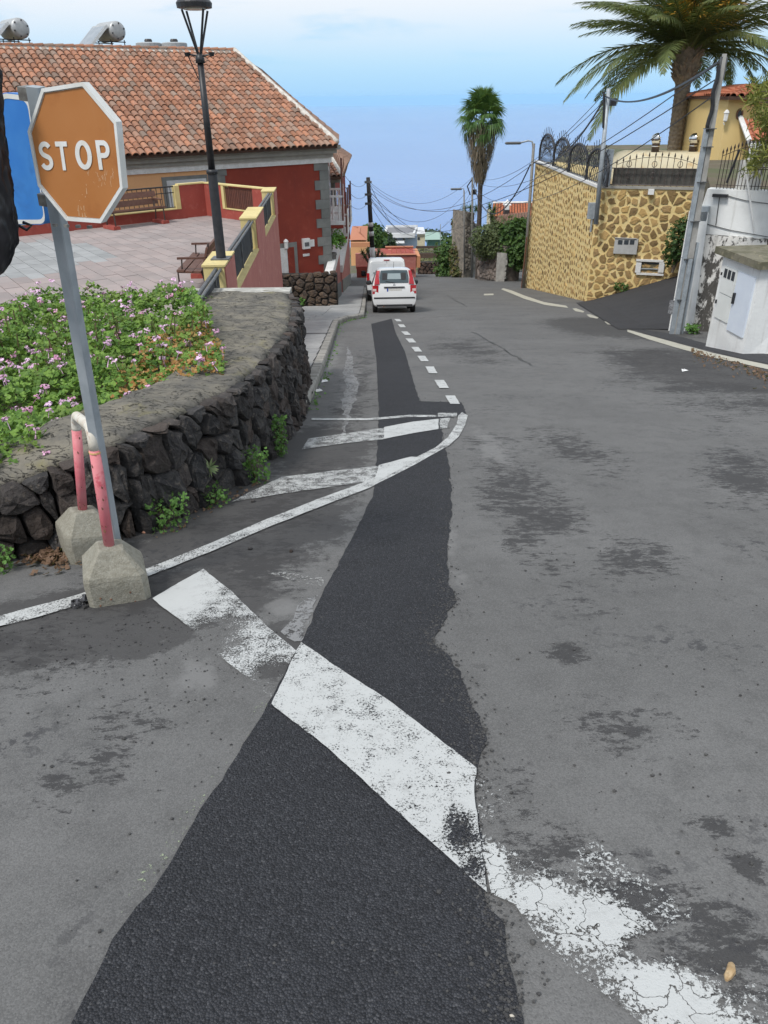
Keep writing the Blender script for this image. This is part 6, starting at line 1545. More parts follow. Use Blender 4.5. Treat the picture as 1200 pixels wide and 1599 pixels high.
# ---- white weathered wall, cabinet kiosk and concrete pole on the right verge
def peel(name, a, dk, scz, lo, hi, grow=0.0):
    m = bpy.data.materials.new(name); m.use_nodes = True; t = m.node_tree; bs = t.nodes['Principled BSDF']; pos = nd(t, 'ShaderNodeNewGeometry').outputs['Position']
    mp = nd(t, 'ShaderNodeMapping', {'Scale': (1, 1, .55)}); t.links.new(pos, mp.inputs[0])
    n1 = noise_(t, mp.outputs[0], scz, 7, .72, .3); n2 = noise_(t, mp.outputs[0], scz * .28, 4, .6)
    k = smooth(t, math_(t, 'ADD', math_(t, 'MULTIPLY', n1, .7), math_(t, 'MULTIPLY', n2, .5)), lo, hi)
    c = mixc(t, smooth(t, noise_(t, pos, 1.3, 5), .4, .7), a, tuple(x * .82 for x in a))
    mp2 = nd(t, 'ShaderNodeMapping', {'Scale': (4, 4, .25)}); t.links.new(pos, mp2.inputs[0]); c = mixc(t, math_(t, 'MULTIPLY', smooth(t, noise_(t, mp2.outputs[0], 2.0, 5), .52, .72), .45), c, (.36, .34, .30))
    c = mixc(t, k, c, mixc(t, noise_(t, pos, 22, 5), dk, tuple(x * 2.6 for x in dk)))
    t.links.new(c, bs.inputs['Base Color']); bs.inputs['Roughness'].default_value = .9
    bp = nd(t, 'ShaderNodeBump', {'Strength': .7, 'Distance': .02, 'Height': math_(t, 'SUBTRACT', math_(t, 'MULTIPLY', noise_(t, pos, 18, 6), .5), k)}); t.links.new(bp.outputs[0], bs.inputs['Normal']); MATS[name] = m; return m
peeled = peel('peeling_white', (0.74, 0.72, 0.68), (0.045, 0.042, 0.038), 5.5, .555, .60)
clean_w = peel('old_white', (0.80, 0.81, 0.80), (0.24, 0.23, 0.20), 4.0, .80, .86)
W0 = S(1046, 516); W1 = S(1104, 534); dW = V((W1.x - W0.x, W1.y - W0.y)); dW = V((1.0, -.62)) ; FWt = Face(W0, dW)
zL = FWt.hit(1085, 366)[1]; zU = FWt.hit(1100, 296)[1]
ww = thing('white_wall', 'old white garden wall with peeling black-stained lower half beside the driveway', 'wall', W0)
b = MB(); b.loft([[FWt.pt(a, z, o) for a, z, o in ((0, W0.z - .3, 0), (9, W0.z - .3, 0), (9, W0.z - .3, -.6), (0, W0.z - .3, -.6))], [FWt.pt(a, z, o) for a, z, o in ((.0, zL, 0), (9, zL, 0), (9, zL, -.6), (.0, zL, -.6))]], True, True); b.build('lower_wall', peeled, ww)
b = MB(); b.loft([[FWt.pt(a, zL + .002, o) for a, o in ((.12, -.14), (9, -.14), (9, -.55), (.12, -.55))], [FWt.pt(a, zU, o) for a, o in ((.25, -.14), (9, -.14), (9, -.55), (.25, -.55))]], True, True); b.build('upper_wall', clean_w, ww)
b = MB(); b.loft([[FWt.pt(a, W0.z - .3, o) for a, o in ((-.02, .06), (.55, .06), (.55, .001), (-.02, .001))], [FWt.pt(a, zL + .5, o) for a, o in ((-.02, .06), (.40, .06), (.40, .001), (-.02, .001))]], True, True); b.build('white_end_strip', clean_w, ww)
for (px, py, px2, py2) in ((1099, 322, 1110, 345),):
    a0, z1 = FWt.hit(px - 4, py); a1, z0 = FWt.hit(px2 - 6, py2); b = MB(); FWt.rect(b, a0, a1, z0, z1, -.139, .06); b.build('junction_box', galv, ww)
a0, z0 = FWt.hit(1053, 475); b = MB(); FWt.rect(b, a0 - .10, a0 + .12, z0 - .22, z0 + .10, .061, .075); b.build('notice', mat('notice_grey', (0.30, 0.31, 0.32), (0.10, 0.10, 0.11), 30, .6), ww)
b = MB(); a0, z0 = FWt.hit(1124, 306); FWt.rect(b, a0 - .16, a0 + .16, z0 - .03, z0 + .03, -.139, -.02); b.build('vent_slot', black_i, ww)
for (x0, y0, x1, y1) in ((1124, 308, 1118, 352), (1085, 345, 1200, 370), (1130, 304, 1200, 318)):
    a0, z0 = FWt.hit(x0, y0, -.12); a1, z1 = FWt.hit(x1, y1, -.12); b = MB(); b.tube([FWt.pt(a0, z0, -.12), FWt.pt((a0 + a1) / 2, (z0 + z1) / 2 - .03, -.12), FWt.pt(a1, z1, -.12)], .009, 4); b.build('cable', black_i, ww)
# platform behind the wall
b = MB(); b.prism([(FWt.pt(.3, 0, -.4).x, FWt.pt(.3, 0, -.4).y), (FWt.pt(9, 0, -.4).x, FWt.pt(9, 0, -.4).y), (30, FWt.pt(9, 0, 0).y), (30, 27.5), (FWt.pt(.3, 0, 0).x + 3.4, 27.5)], -9, zU - .06); b.build('upper_garden', soil, kind='structure')
# white picket pieces, bars and a long stick on top of the wall
pk_t = thing('picket_fence', 'short run of white wooden pickets on the white wall under the tree', 'fence', FWt.pt(2.4, zU, -.4))
for k in range(9):
    a = FWt.hit(1147 + k * 4.2, 288)[0]; z1 = FWt.hit(1147, 252 + 3 * (k % 3))[1]; b = MB(); FWt.rect(b, a - .035, a + .035, zU, z1, -.50 + .01 * (k % 2), -.47 + .01 * (k % 2)); b.build('picket', white_p, pk_t)
for z in (.12, .42):
    b = MB(); FWt.rect(b, FWt.hit(1144, 288)[0], FWt.hit(1184, 288)[0], zU + z, zU + z + .06, -.53, -.505); b.build('rail', white_p, pk_t)
ib = thing('iron_railing', 'thin rusty iron railing on the white wall beside the concrete pole', 'fence', FWt.pt(1.2, zU, -.3))
tops = []
for k in range(22):
    px = 1116 + k * 5.5; a = FWt.hit(px, 290)[0]; h = .72 + .22 * math.sin(min(k, 10) / 10 * 1.57); b = MB(); b.tube([FWt.pt(a, zU, -.32), FWt.pt(a, zU + h, -.32)], .009, 4); b.tube([FWt.pt(a, zU + h - .02, -.32), FWt.pt(a, zU + h + .03, -.32), FWt.pt(a, zU + h + .1, -.32)], [.008, .022, .002], 4); b.build('bar', ironb, ib); tops.append(FWt.pt(a, zU + h - .05, -.32))
b = MB(); b.tube(tops, .009, 4); b.build('rail', ironb, ib); b = MB(); b.tube([FWt.pt(FWt.hit(1114, 290)[0], zU + .08, -.32), FWt.pt(FWt.hit(1240, 290)[0], zU + .08, -.32)], .009, 4); b.build('rail', ironb, ib)
a0, z0 = FWt.hit(1132, 287); a1, z1 = FWt.hit(1152, 235); b = MB(); b.tube([FWt.pt(a0, z0, -.25), FWt.pt(a1, z1, -.25)], .025, 6); tag(b.build('dark_prop', black_i), 'dark slanting pole propped against the rusty railing', 'pole')
a0, z0 = FWt.hit(1179, 365, .1); a1, z1 = FWt.hit(1162, 250, .1); b = MB(); b.tube([FWt.pt(a0, z0, .1), FWt.pt(a1, z1, .02)], .022, 6); tag(b.build('white_stick', white_p), 'long white stick leaning against the white wall under the tree', 'stick')
# kiosk
K0, K1, K2 = S(1102, 541), S(1160, 553), S(1206, 541)
kd = V((K1.x - K0.x, K1.y - K0.y)); FK = Face(K0, kd); kw = kd.length; zKt = FK.hit(1170, 412)[1]; zKb = min(K0.z, K1.z)
ks = thing('utility_kiosk', 'small white meter kiosk with mossy concrete slab roof on the verge', 'utility kiosk', K1)
kdep = 1.5; 
b = MB(); b.loft([[FK.pt(0, K0.z - .15, 0), FK.pt(kw, K1.z - .15, 0), FK.pt(kw + .15, K1.z - .15, -kdep), FK.pt(.15, K0.z - .15, -kdep)], [FK.pt(0, zKt, 0), FK.pt(kw, zKt, 0), FK.pt(kw, zKt, -kdep), FK.pt(0, zKt, -kdep)]], True, True); b.build('wall', clean_w, ks)
mossy = mat('mossy_concrete', (0.19, 0.175, 0.13), (0.12, 0.115, 0.075), 4, .95, .6, 30, c=(0.28, 0.25, 0.17))
b = MB(); b.loft([[FK.pt(a, zKt + z, o) for a, o in ((-.14, .12), (kw + .10, .12), (kw + .1, -kdep - .1), (-.14, -kdep - .1))] for z in (.003, .13)], True, True); b.build('roof_slab', mossy, ks)
def kbox(nm, a0, a1, z0, z1, o0, o1, m_, par=None): b = MB(); FK.rect(b, a0 * kw, a1 * kw, zKb + (zKt - zKb) * z0, zKb + (zKt - zKb) * z1, o0, o1); return b.build(nm, m_, par or ks)
pale_d = mat('pale_door', (0.72, 0.74, 0.72), (0.67, 0.69, 0.67), 3, .5, .05, 30)
blue_d = mat('bluish_door', (0.66, 0.72, 0.80), (0.62, 0.68, 0.77), 3, .5, .05, 30)
d1 = kbox('meter_door', .10, .46, .63, .90, 0, .03, pale_d); d2 = kbox('meter_door', .10, .46, .36, .62, 0, .025, pale_d)
for k in range(3): kbox('window', .15 + .105 * k, .225 + .105 * k, .79, .88, .031, .037, MATS['dark_glass'], d1)
d3 = kbox('door', .50, .93, .30, .90, 0, .03, blue_d); kbox('handle', .53, .56, .58, .69, .031, .07, black_i, d3); kbox('hinge', .08, .095, .50, .54, 0, .05, black_i); kbox('hinge', .08, .095, .80, .83, 0, .05, black_i)
kside = Face(FK.pt(kw, 0, 0), FK.pt(kw, 0, -1) - FK.pt(kw, 0, 0))
q = kside.pt(.55, zKb + (zKt - zKb) * .72, .0); b = MB(); b.tube([q, q + kside.n * .12, q + kside.n * .16 + V((0, 0, -.06))], [.06, .06, .05], 8); b.build('vent_pipe', black_i, ks)
c = FK.pt(kw * .75, zKt + .22, -kdep * .75); bush('roof_bush', 'dark green shrub growing on the slab roof of the white kiosk', 'bush', [((c.x, c.y, c.z), (.42, .4, .26)), ((c.x + .4, c.y - .2, c.z + .05), (.35, .3, .28))], bush_g, (.025, .05), 700, seed=8)
p = S(1086, 522); tuft('weed', 'green weeds at the foot of the white wall beside the kiosk', 'weed', p + V((-.05, .1, 0)), .16, .2, 130, lr=(.02, .05)); p = S(1092, 519)
# concrete pole with steel ducts
B0 = S(1056, 521); T0 = at(1132, 84, B0.y)
cp = thing('concrete_pole', 'tall leaning grey utility pole with cable ducts strapped to it by the white wall', 'utility pole', B0)
B0d = B0 + V((0, 0, -.2)); ln = (T0 - B0)
b = MB(); b.loft([[p + V((sx * w, sy * w, 0)) for sx, sy in ((-1, -1), (1, -1), (1, 1), (-1, 1))] for p, w in ((B0d, .088), (T0, .034))], True, True); b.build('shaft', concrete, cp)
for off, f0, f1, w in ((V((-.125, -.05, 0)), .0, .80, .042), (V((-.02, -.14, 0)), .0, .34, .038), (V((.12, -.03, 0)), .0, .40, .028)):
    b = MB(); b.loft([[B0d + ln * f + off + V((sx * w, sy * w, 0)) for sx, sy in ((-1, -1), (1, -1), (1, 1), (-1, 1))] for f in (f0, f1)], True, True); b.build('cable_duct', galv, cp)
for f in (.18, .34, .48, .62, .74, .80):
    p = B0d + ln * f; b = MB(); b.box(p + V((-.05, -.04, 0)), (.21, .20, .014)); b.build('strap', grey_i, cp)
b = MB(); g = random.Random(4); b.tube([B0d + ln * f + V((-.11 + .02 * math.sin(f * 60), -.08, 0)) for f in [.79 + .21 * k / 10 for k in range(11)]], .04, 6); b.build('cable_bundle', black_i, cp)
b = MB(); b.box(T0 + V((0, 0, -.25)), (.14, .05, .4)); b.build('bracket', grey_i, cp)

# tree with yellow-green tufts that overhangs the wall, top right
ty = thing('conifer_tree', 'yellow-green tufted tree overhanging the white wall at the right', 'tree', FWt.pt(4.2, zU, -1.2))
b = MB(); c0 = FWt.pt(4.4, zU - .2, -1.1); b.tube([c0, c0 + V((-.1, 0, 1.2)), c0 + V((-.2, .1, 2.4)), c0 + V((-.1, .1, 4.0))], [.14, .11, .08, .03], 7); b.build('trunk', twig_m, ty)
g = random.Random(17); fo = MB(); br_ = MB()
tuftm = leaf_mat('tuft_leaf', (0.15, 0.17, 0.035), (0.27, 0.27, 0.06), (0.09, 0.12, 0.03))
for k in range(120):
    px, py = g.uniform(1158, 1270), g.uniform(118, 268)
    if px < 1178 and py < 215 and g.random() < .72: continue
    if px < 1192 and 180 < py < 225 and g.random() < .8: continue
    c = at(px, py, c0.y + g.uniform(-.9, .9)); q = c0 + V((-.1, 0, max(.3, (c.z - c0.z) * .7)))
    br_.tube([q, q.lerp(c, .6) + V((0, 0, .1)), c], [.03, .02, .01], 4)
    for j in range(44):
        d = V((g.gauss(0, 1), g.gauss(0, 1), g.gauss(.25, 1))).normalized() * g.uniform(.10, .21); w = d.cross(V((g.gauss(0, 1), g.gauss(0, 1), 1))).normalized() * .014; fo.tone = g.random(); a = c + V((g.gauss(0, .08), g.gauss(0, .08), g.gauss(0, .06))); fo.face([a - w * .5, a + w * .5, a + d * .6 + w, a + d, a + d * .6 - w])
fo.build('crown', tuftm, ty, kind='stuff'); br_.build('branches', twig_m, ty, kind='stuff')
# driveway that climbs between the yellow wall and the white wall
D0, D1 = S(918, 472), S(985, 513); D2 = V((W0.x + .1, W0.y + .05, W0.z)); zA = FRt.hit(1056, 427)[1]; D3 = FRt.pt(sR + .3, zA, .02); D4 = V((D2.x + 3.2, D2.y + 3.5, W0.z + .9)); D5 = FRt.pt(LRt, zA + .35, .02)
b = MB(); NU_ = 12
lefts = [V((PN.x - .6, PN.y - .9, zs(PN.y - .9) + .012)), FRt.pt(.3, zF0 + .08, .03), D3, D5 + V((2, 0, .3))]
rights = [V((D1.x - .4, D1.y - .25, zs(D1.y - .25) + .012)), D2.lerp(D1, .5) + V((0, 0, .01)), D2 + V((0, 0, .01)), D4 + V((3, 1, .6))]
rows_ = []
for l, r in zip(lefts, rights): rows_.append([l.lerp(r, k / NU_) for k in range(NU_ + 1)])
b.loft(rows_, False, False); b.build('driveway', side_asphalt, up=True, kind='structure')
b = MB(); vp = [S(*p) for p in ((985, 512), (1040, 520), (1100, 536), (1165, 548), (1300, 570), (1300, 588), (1160, 560.5), (1060, 536), (1010, 522))]; b = sheet([(p.x, p.y) for p in vp], .006); b.build('verge', side_asphalt, up=True, kind='structure')

# ------------------------------------------------------------------ the two parked vehicles
car_w = mat('car_white', (0.68, 0.69, 0.69), (0.66, 0.67, 0.67), 2, .32, coat=.5)
blk_pl = mat('black_plastic_trim', (0.018, 0.018, 0.02), (0.028, 0.028, 0.03), 12, .55)
glass = mat('car_glass', (0.05, 0.075, 0.08), (0.04, 0.06, 0.065), 2, .06, spec=.9)
red_l = mat('tail_light_red', (0.42, 0.012, 0.018), (0.36, 0.010, 0.015), 9, .18, coat=.6)
clear_l = mat('tail_light_clear', (0.62, 0.50, 0.48), rough=.2)
tyre_m = mat('tyre', (0.018, 0.018, 0.018), (0.03, 0.03, 0.03), 20, .85)
rim_m = mat('wheel_rim', (0.35, 0.36, 0.37), rough=.4, metal=.6)
plate_m = mat('number_plate', (0.62, 0.62, 0.58), (0.50, 0.50, 0.48), 30, .5); pblue = mat('plate_blue', (0.02, 0.06, 0.35), rough=.5)
def vehicle(name, label, cat, px, py, rz, group=None):
    t = thing(name, label, cat, S(px, py), group); t.rotation_euler = (-math.atan(.19 if S(px, py).y < 30 else .17), 0, rz); return t
def vpart(mb, name, m_, par, sm=False): 
    return mb.build(name, m_, par, sm, world=False)
def section(y, wb, wm, wt, z0, zm, zt, r=.10):
    """closed car cross-section, 20 points"""
    pts = []
    half = [(wb * .9, z0), (wb, z0 + .05), (wm * .995, (z0 + zm) / 2), (wm, zm - .02), (wm - .015, zm), (wm + (wt - wm) * .5, zm + (zt - zm) * .5), (wt + .02, zt - r), (wt - .01, zt - r * .4), (wt - .08, zt - .012), (wt * .5, zt)]
    for x, z in half: pts.append(V((x, y, z)))
    for x, z in reversed(half): pts.append(V((-x, y, z)))
    return pts
def wheel(par, x, y, r=.29, w=.17):
    b = MB(); s = 1 if x > 0 else -1; rings = []
    for o, k in ((0, .62), (0, .93), (.03, 1.0), (w - .03, 1.0), (w, .93), (w, .6)): rings.append([V((x - s * o, y + r * k * math.cos(6.2832 * j / 20), r + r * k * math.sin(6.2832 * j / 20))) for j in range(20)])
    b.loft(rings, True, True); t_ = vpart(b, 'wheel', tyre_m, par, False)
    b = MB(); b.loft([[V((x + s * o, y + r * k * math.cos(6.2832 * j / 20), r + r * k * math.sin(6.2832 * j / 20))) for j in range(20)] for o, k in ((.004, .64), (.012, .55), (-.02, .2), (-.01, .05))], True, True); vpart(b, 'rim', rim_m, t_)
def quadp(name, pts, m_, par, th=.008, d=(0, -1, 0)):
    b = MB(); d = V(d); b.loft([[V(p) for p in pts], [V(p) + d * th for p in pts]], True, True); return vpart(b, name, m_, par)
def car_small():
    t = vehicle('parked_car', 'small white hatchback parked behind the van with tall red tail lights', 'car', 616.5, 489, rad(1.2)); Y0 = 0
    b = MB(); st = [(0.0, .66, .70, .62, .36, .60, .66), (.02, .72, .765, .70, .26, .62, .84), (.06, .73, .785, .70, .24, .90, .98), (.10, .73, .785, .66, .22, .92, 1.10), (.22, .73, .785, .575, .22, .93, 1.50), (.40, .73, .785, .56, .22, .93, 1.53), (1.3, .74, .79, .56, .20, .92, 1.55), (2.0, .74, .79, .56, .20, .91, 1.52), (2.75, .73, .78, .60, .20, .88, 1.02), (3.2, .70, .75, .60, .22, .80, .90), (3.45, .64, .68, .55, .26, .66, .76), (3.52, .50, .56, .45, .32, .52, .58)]
    b.loft([section(*s_, r=.10 if s_[6] > 1.2 else .03) for s_ in st], True, True); body = vpart(b, 'body', car_w, t, True)
    md = body.modifiers.new('s', 'EDGE_SPLIT'); md.split_angle = rad(50)
    hat = lambda x, z: (x, .10 + (z - 1.10) * .30 - .010, z)          # slope of the tailgate
    rw = quadp('rear_window', [hat(-.50, 1.02), hat(.50, 1.02), hat(.505, 1.2), hat(.46, 1.44), (0, hat(0, 1.46)[1], 1.455), hat(-.46, 1.44), hat(-.505, 1.2)], glass, t)
    quadp('seat_glimpse', [hat(-.24, 1.15), hat(.24, 1.15), hat(.22, 1.34), hat(-.22, 1.34)], mat('glass_glimpse', (0.30, 0.36, 0.37), rough=.1), rw, .012)
    for sx in (-.33, .33):
        quadp('headrest', [hat(sx - .09, 1.12), hat(sx + .09, 1.12), hat(sx + .08, 1.36), hat(sx - .08, 1.36)], blk_pl, rw, .013)
    for s in (-1, 1):
        x0, x1 = s * .515, s * .70
        q = quadp('tail_light', [hat(x0, .99), hat(x1, .97), (s * .665, hat(0, 1.2)[1] + .02, 1.2), (s * .60, hat(0, 1.42)[1] + .03, 1.44), (s * .50, hat(0, 1.44)[1], 1.44), hat(s * .535, 1.2)], red_l, t, .035)
        quadp('lower_lamp', [(s * .56, .055, .66), (s * .77, .06, .66), (s * .77, .07, .945), (s * .56, .055, .945)], red_l, t, .05)
        quadp('lamp_lens', [(s * .63, .004, .75), (s * .755, .01, .75), (s * .755, .01, .83), (s * .63, .004, .83)], clear_l, q, .006)
        q = quadp('side_window', [(s * .772, .45, .97), (s * .772, 2.45, .95), (s * .60, 2.05, 1.44), (s * .592, .55, 1.45)], glass, t, .012, (s, 0, 0.3))
        quadp('window_pillar', [(s * .777, 1.28, .96), (s * .777, 1.36, .96), (s * .60, 1.36, 1.45), (s * .60, 1.28, 1.45)], blk_pl, q, .014, (s, 0, .3))
        b = MB(); b.box((s * .88, 2.25, 1.0), (.20, .14, .16), bev=.04); b.box((s * .79, 2.28, .96), (.1, .06, .06)); vpart(b, 'mirror', blk_pl, t)
        quadp('side_moulding', [(s * .79, .55, .50), (s * .79, 2.7, .50), (s * .79, 2.7, .56), (s * .79, .55, .56)], blk_pl, t, .014, (s, 0, 0))
        for y in (.62, 2.92): wheel(t, s * .76, y)
    for z0, z1, w, nm, m_ in ((.50, .545, .72, 'bumper_strip', blk_pl), (.862, .90, .36, 'gate_handle', blk_pl)): quadp(nm, [(-w, .012, z0), (w, .012, z0), (w, .012, z1), (-w, .012, z1)], m_, t, .028)
    quadp('bumper_shade', [(-.62, .02, .235), (.62, .02, .235), (.64, .02, .30), (-.64, .02, .30)], blk_pl, t, .02)
    np_ = quadp('number_plate', [(-.26, .03, .735), (.26, .03, .735), (.26, .03, .845), (-.26, .03, .845)], plate_m, t, .02); quadp('blue_band', [(-.26, .008, .735), (-.215, .008, .735), (-.215, .008, .845), (-.26, .008, .845)], pblue, np_, .004)
    b = MB(); b.lathe([(.04, 0), (.045, .008)], (0, 0, 0), 12); o = vpart(b, 'badge', chrome, t); o.rotation_euler = (rad(90), 0, 0); o.location = (0, .05, .945)
    b = MB(); b.tube([(-.38, .25, .25), (-.38, -.01, .23)], .03, 8); vpart(b, 'exhaust', rustm, t)
    b = MB(); b.tube([(0, 0.215, 1.44), (-.22, hat(0, 1.06)[1] - .02, 1.06)], .010, 4) if False else b.tube([(0, hat(0, 1.03)[1] - .02, 1.03), (-.30, hat(0, 1.08)[1] - .02, 1.08)], .010, 4); vpart(b, 'wiper', blk_pl, t)
    b = MB(); b.tube([(0, .5, 1.53), (0, .28, 1.72)], .008, 4); vpart(b, 'aerial', blk_pl, t)
    return t
def van():
    t = vehicle('parked_van', 'white panel van parked just ahead of the small hatchback', 'van', 606, 474.5, rad(1.5)); t.location = V((at(605, 470, 33.8).x, 33.8, zs(33.8)))
    b = MB(); st = [(0.0, .78, .82, .70, .42, .80, .90), (.02, .84, .88, .76, .32, .95, 1.50), (.06, .85, .895, .765, .30, 1.0, 1.76), (.14, .85, .90, .77, .28, 1.0, 1.82), (1.4, .85, .90, .77, .26, 1.0, 1.86), (2.5, .85, .90, .75, .26, 1.0, 1.84), (2.9, .85, .89, .72, .26, 1.0, 1.70), (3.45, .83, .88, .70, .26, .98, 1.12), (4.0, .78, .82, .64, .30, .85, .98), (4.2, .62, .66, .52, .36, .6, .7)]
    b.loft([section(*s_, r=.14 if s_[6] > 1.2 else .03) for s_ in st], True, True); body = vpart(b, 'body', car_w, t, True); md = body.modifiers.new('s', 'EDGE_SPLIT'); md.split_angle = rad(50)
    for s in (-1, 1):
        d = quadp('rear_door', [(s * .012, .035, .50), (s * .73, .035, .50), (s * .74, .03, 1.0), (s * .68, .045, 1.66), (s * .60, .05, 1.70), (s * .012, .05, 1.71)], car_w, t, .03)
        quadp('door_window_blank', [(s * .06, .004, 1.12), (s * .68, .004, 1.12), (s * .62, .014, 1.60), (s * .06, .014, 1.60)], mat('van_blank', (0.60, 0.62, 0.63), rough=.3) if 'van_blank' not in MATS else MATS['van_blank'], d, .006)
        quadp('tail_light', [(s * .76, .03, .72), (s * .885, .04, .72), (s * .885, .04, 1.22), (s * .77, .03, 1.22)], red_l, t, .035)
        quadp('rear_bumper', [(s * .0, .02, .32), (s * .86, .05, .32), (s * .88, .05, .50), (0, .02, .50)], blk_pl, t, .08)
        quadp('side_cladding', [(s * .872, .3, .30), (s * .872, 3.6, .30), (s * .895, 3.6, .55), (s * .895, .3, .55)], blk_pl, t, .02, (s, 0, 0))
        b = MB(); b.box((s * 1.02, 3.0, 1.12), (.22, .12, .26), bev=.04); b.box((s * .92, 3.03, 1.05), (.12, .06, .06)); vpart(b, 'mirror', blk_pl, t)
        quadp('side_window', [(s * .892, 2.3, 1.06), (s * .89, 3.1, 1.06), (s * .80, 2.8, 1.56), (s * .80, 2.3, 1.58)], glass, t, .012, (s, 0, .3))
        for y in (.75, 3.35): wheel(t, s * .88, y, .31, .19)
    b = MB(); b.box((0, .02, 1.755), (.26, .05, .035)); vpart(b, 'brake_light', red_l, t)
    b = MB(); b.tube([(-.36, -.02, 1.30), (-.36, -.04, 1.24), (-.60, -.03, 1.22)], .02, 5); b.box((-.36, -.02, 1.34), (.14, .05, .08)); vpart(b, 'rear_wiper', blk_pl, t)
    b = MB(); b.box((.12, -.01, .98), (.14, .03, .05)); vpart(b, 'door_handle', blk_pl, t)
    return t
car_small(); van()

# ------------------------------------------------------------------ beyond the brow: houses, gardens, bushes, poles
def block(nm, x0, y0, x1, y1, Y, dep, m_, par):
    """a box whose front shows between two photo corners at distance Y"""
    a, c = at(x0, y1, Y), at(x1, y0, Y); b = MB(); b.box(((a.x + c.x) / 2, Y + dep / 2, (a.z + c.z) / 2), (abs(c.x - a.x), dep, abs(c.z - a.z))); return b.build(nm, m_, par)
def hs_thing(nm, lab, cat, px, py, Y, group=None): return thing(nm, lab, cat, at(px, py, Y), group)
YP2 = 63.0
ph = hs_thing('pink_house', 'low pink house with a dark red roof terrace below the brow of the road', 'house', 615, 440, YP2)
block('wall', 586, 399, 650, 460, YP2, 3.4, pink_w, ph); block('terrace_floor', 590, 397.6, 647, 399, YP2 + .25, 3.0, red_w, ph)
tp = block('terrace_wall', 603, 386.5, 645, 399, YP2 + 3.15, .3, red_w, ph); block('coping', 602, 385, 646, 387, YP2 + 3.1, .4, mat('terracotta_edge', (0.46, 0.19, 0.11), rough=.85), ph)
block('coping', 585, 397.5, 651, 399, YP2 - .1, .5, MATS['terracotta_edge'], ph)
b = MB(); p0_, p1_ = at(646, 388, YP2 + 3.3), at(651, 400, YP2); b.loft([[p0_ + V((0, 0, -.9)), p0_, p0_ + V((.3, 0, 0)), p0_ + V((.3, 0, -.9))], [p1_ + V((0, 0, -.9)), p1_, p1_ + V((.3, 0, 0)), p1_ + V((.3, 0, -.9))]], True, True); b.build('side_parapet', mat('orange_edge', (0.58, 0.27, 0.14), rough=.85), ph)
for px in (609, 633): block('pot', px - 2.5, 390, px + 2.5, 397.5, YP2 + 2.5, .4, MATS['terracotta_edge'], ph)
for k in range(5): block('terrace_post', 612 + 7 * k, 388, 612.7 + 7 * k, 398, YP2 + 1, .08, MATS['terracotta_edge'], ph)
block('step', 640, 420, 646, 421.5, YP2 - .2, .3, red_w, ph)
lw = hs_thing('garden_wall', 'pink and dark red garden wall beside the pavement end', 'wall', 570, 435, 60)
block('wall', 556, 396, 588, 420, 61.5, .3, pink_w, lw); block('gate', 558, 416, 582, 450, 60.5, .3, red_w, lw)
oh = hs_thing('orange_house', 'small orange house with a flat tiled edge behind the dragon tree', 'house', 563, 390, 80)
block('wall', 549, 376, 572, 415, 80, 8, orange_w, oh); b = MB(); a, c = at(546, 375, 79.6), at(560, 366, 84); b.loft([[V((a.x, 79.6, a.z)), V((at(573, 375, 79.6).x, 79.6, a.z)), V((at(573, 375, 79.6).x, 89, a.z)), V((a.x, 89, a.z))], [V((a.x + 1, 83, a.z + .3)), V((at(573, 375, 79.6).x - 1, 83, a.z + .3)), V((at(573, 375, 79.6).x - 1, 86, a.z + .3)), V((a.x + 1, 86, a.z + .3))]], True, True); b.build('roof', MATS['terracotta_edge'], oh); block('parapet', 548, 378.5, 578, 386, 76, .3, MATS['orange_edge'], oh)
# dragon tree
dt = hs_thing('dragon_tree', 'grey-green dragon tree with forked trunk beside the black and white pole', 'tree', 585, 425, 58); c0 = at(584, 420, 58); g = random.Random(3)
b = MB(); hd_ = []
for (px, py) in ((566, 394), (574, 391), (586, 396), (597, 398), (602, 403), (592, 392), (570, 400)):
    q = at(px, py, 58 + g.uniform(-.6, .6)); b.tube([c0, c0.lerp(q, .5) + V((0, 0, -.05)), q], [.16, .11, .08], 6); hd_.append(q)
b.build('trunk', twig_m, dt, kind='stuff'); b = MB()
for q in hd_:
    for k in range(70):
        d = V((g.gauss(0, 1), g.gauss(0, 1), g.gauss(.5, .7))).normalized() * g.uniform(.3, .55); w = d.cross(V((0, 0, 1))).normalized() * .03; b.tone = g.random(); b.face([q - w, q + w, q + d + V((0, 0, -.1))])
b.build('crown', bush_y, dt, kind='stuff')
# far houses, trees and fields on the platform above the sea
blue_w = mat('pale_blue_wall', (0.42, 0.52, 0.66), (0.38, 0.48, 0.62), 1, .8); whiteh = mat('far_white', (0.66, 0.67, 0.68), (0.60, 0.61, 0.62), .5, .8)
bh = hs_thing('blue_house', 'pale blue house with a white flat roof terrace in front of the sea', 'house', 630, 385, 170)
block('wall', 602, 369, 652, 392, 170, 14, blue_w, bh)
b = MB(); a, c = at(599, 368.5, 168), at(648, 365, 168); q = [V((a.x, 168, a.z)), V((c.x, 168, a.z)), V((c.x + 1.0, 177, a.z)), V((a.x + .6, 177, a.z))]; b.loft([[p + V((0, 0, z)) for p in q] for z in (-.4, .5)], True, True); b.build('roof_terrace', whiteh, bh)
b = MB(); q2 = [p.lerp((q[0] + q[2]) / 2, .14) + V((0, 0, .505)) for p in q]; b.face(q2); b.build('roof_floor', mat('roof_grey', (0.20, 0.20, 0.21), rough=.9), bh)
b = MB(); b.loft([[p + V((0, 0, .51)) for p in q[2:4]] + [p + V((0, -.4, .51)) for p in reversed(q[2:4])], [p + V((0, 0, .85)) for p in q[2:4]] + [p + V((0, -.4, .85)) for p in reversed(q[2:4])]], True, True); b.build('roof_parapet', whiteh, bh)
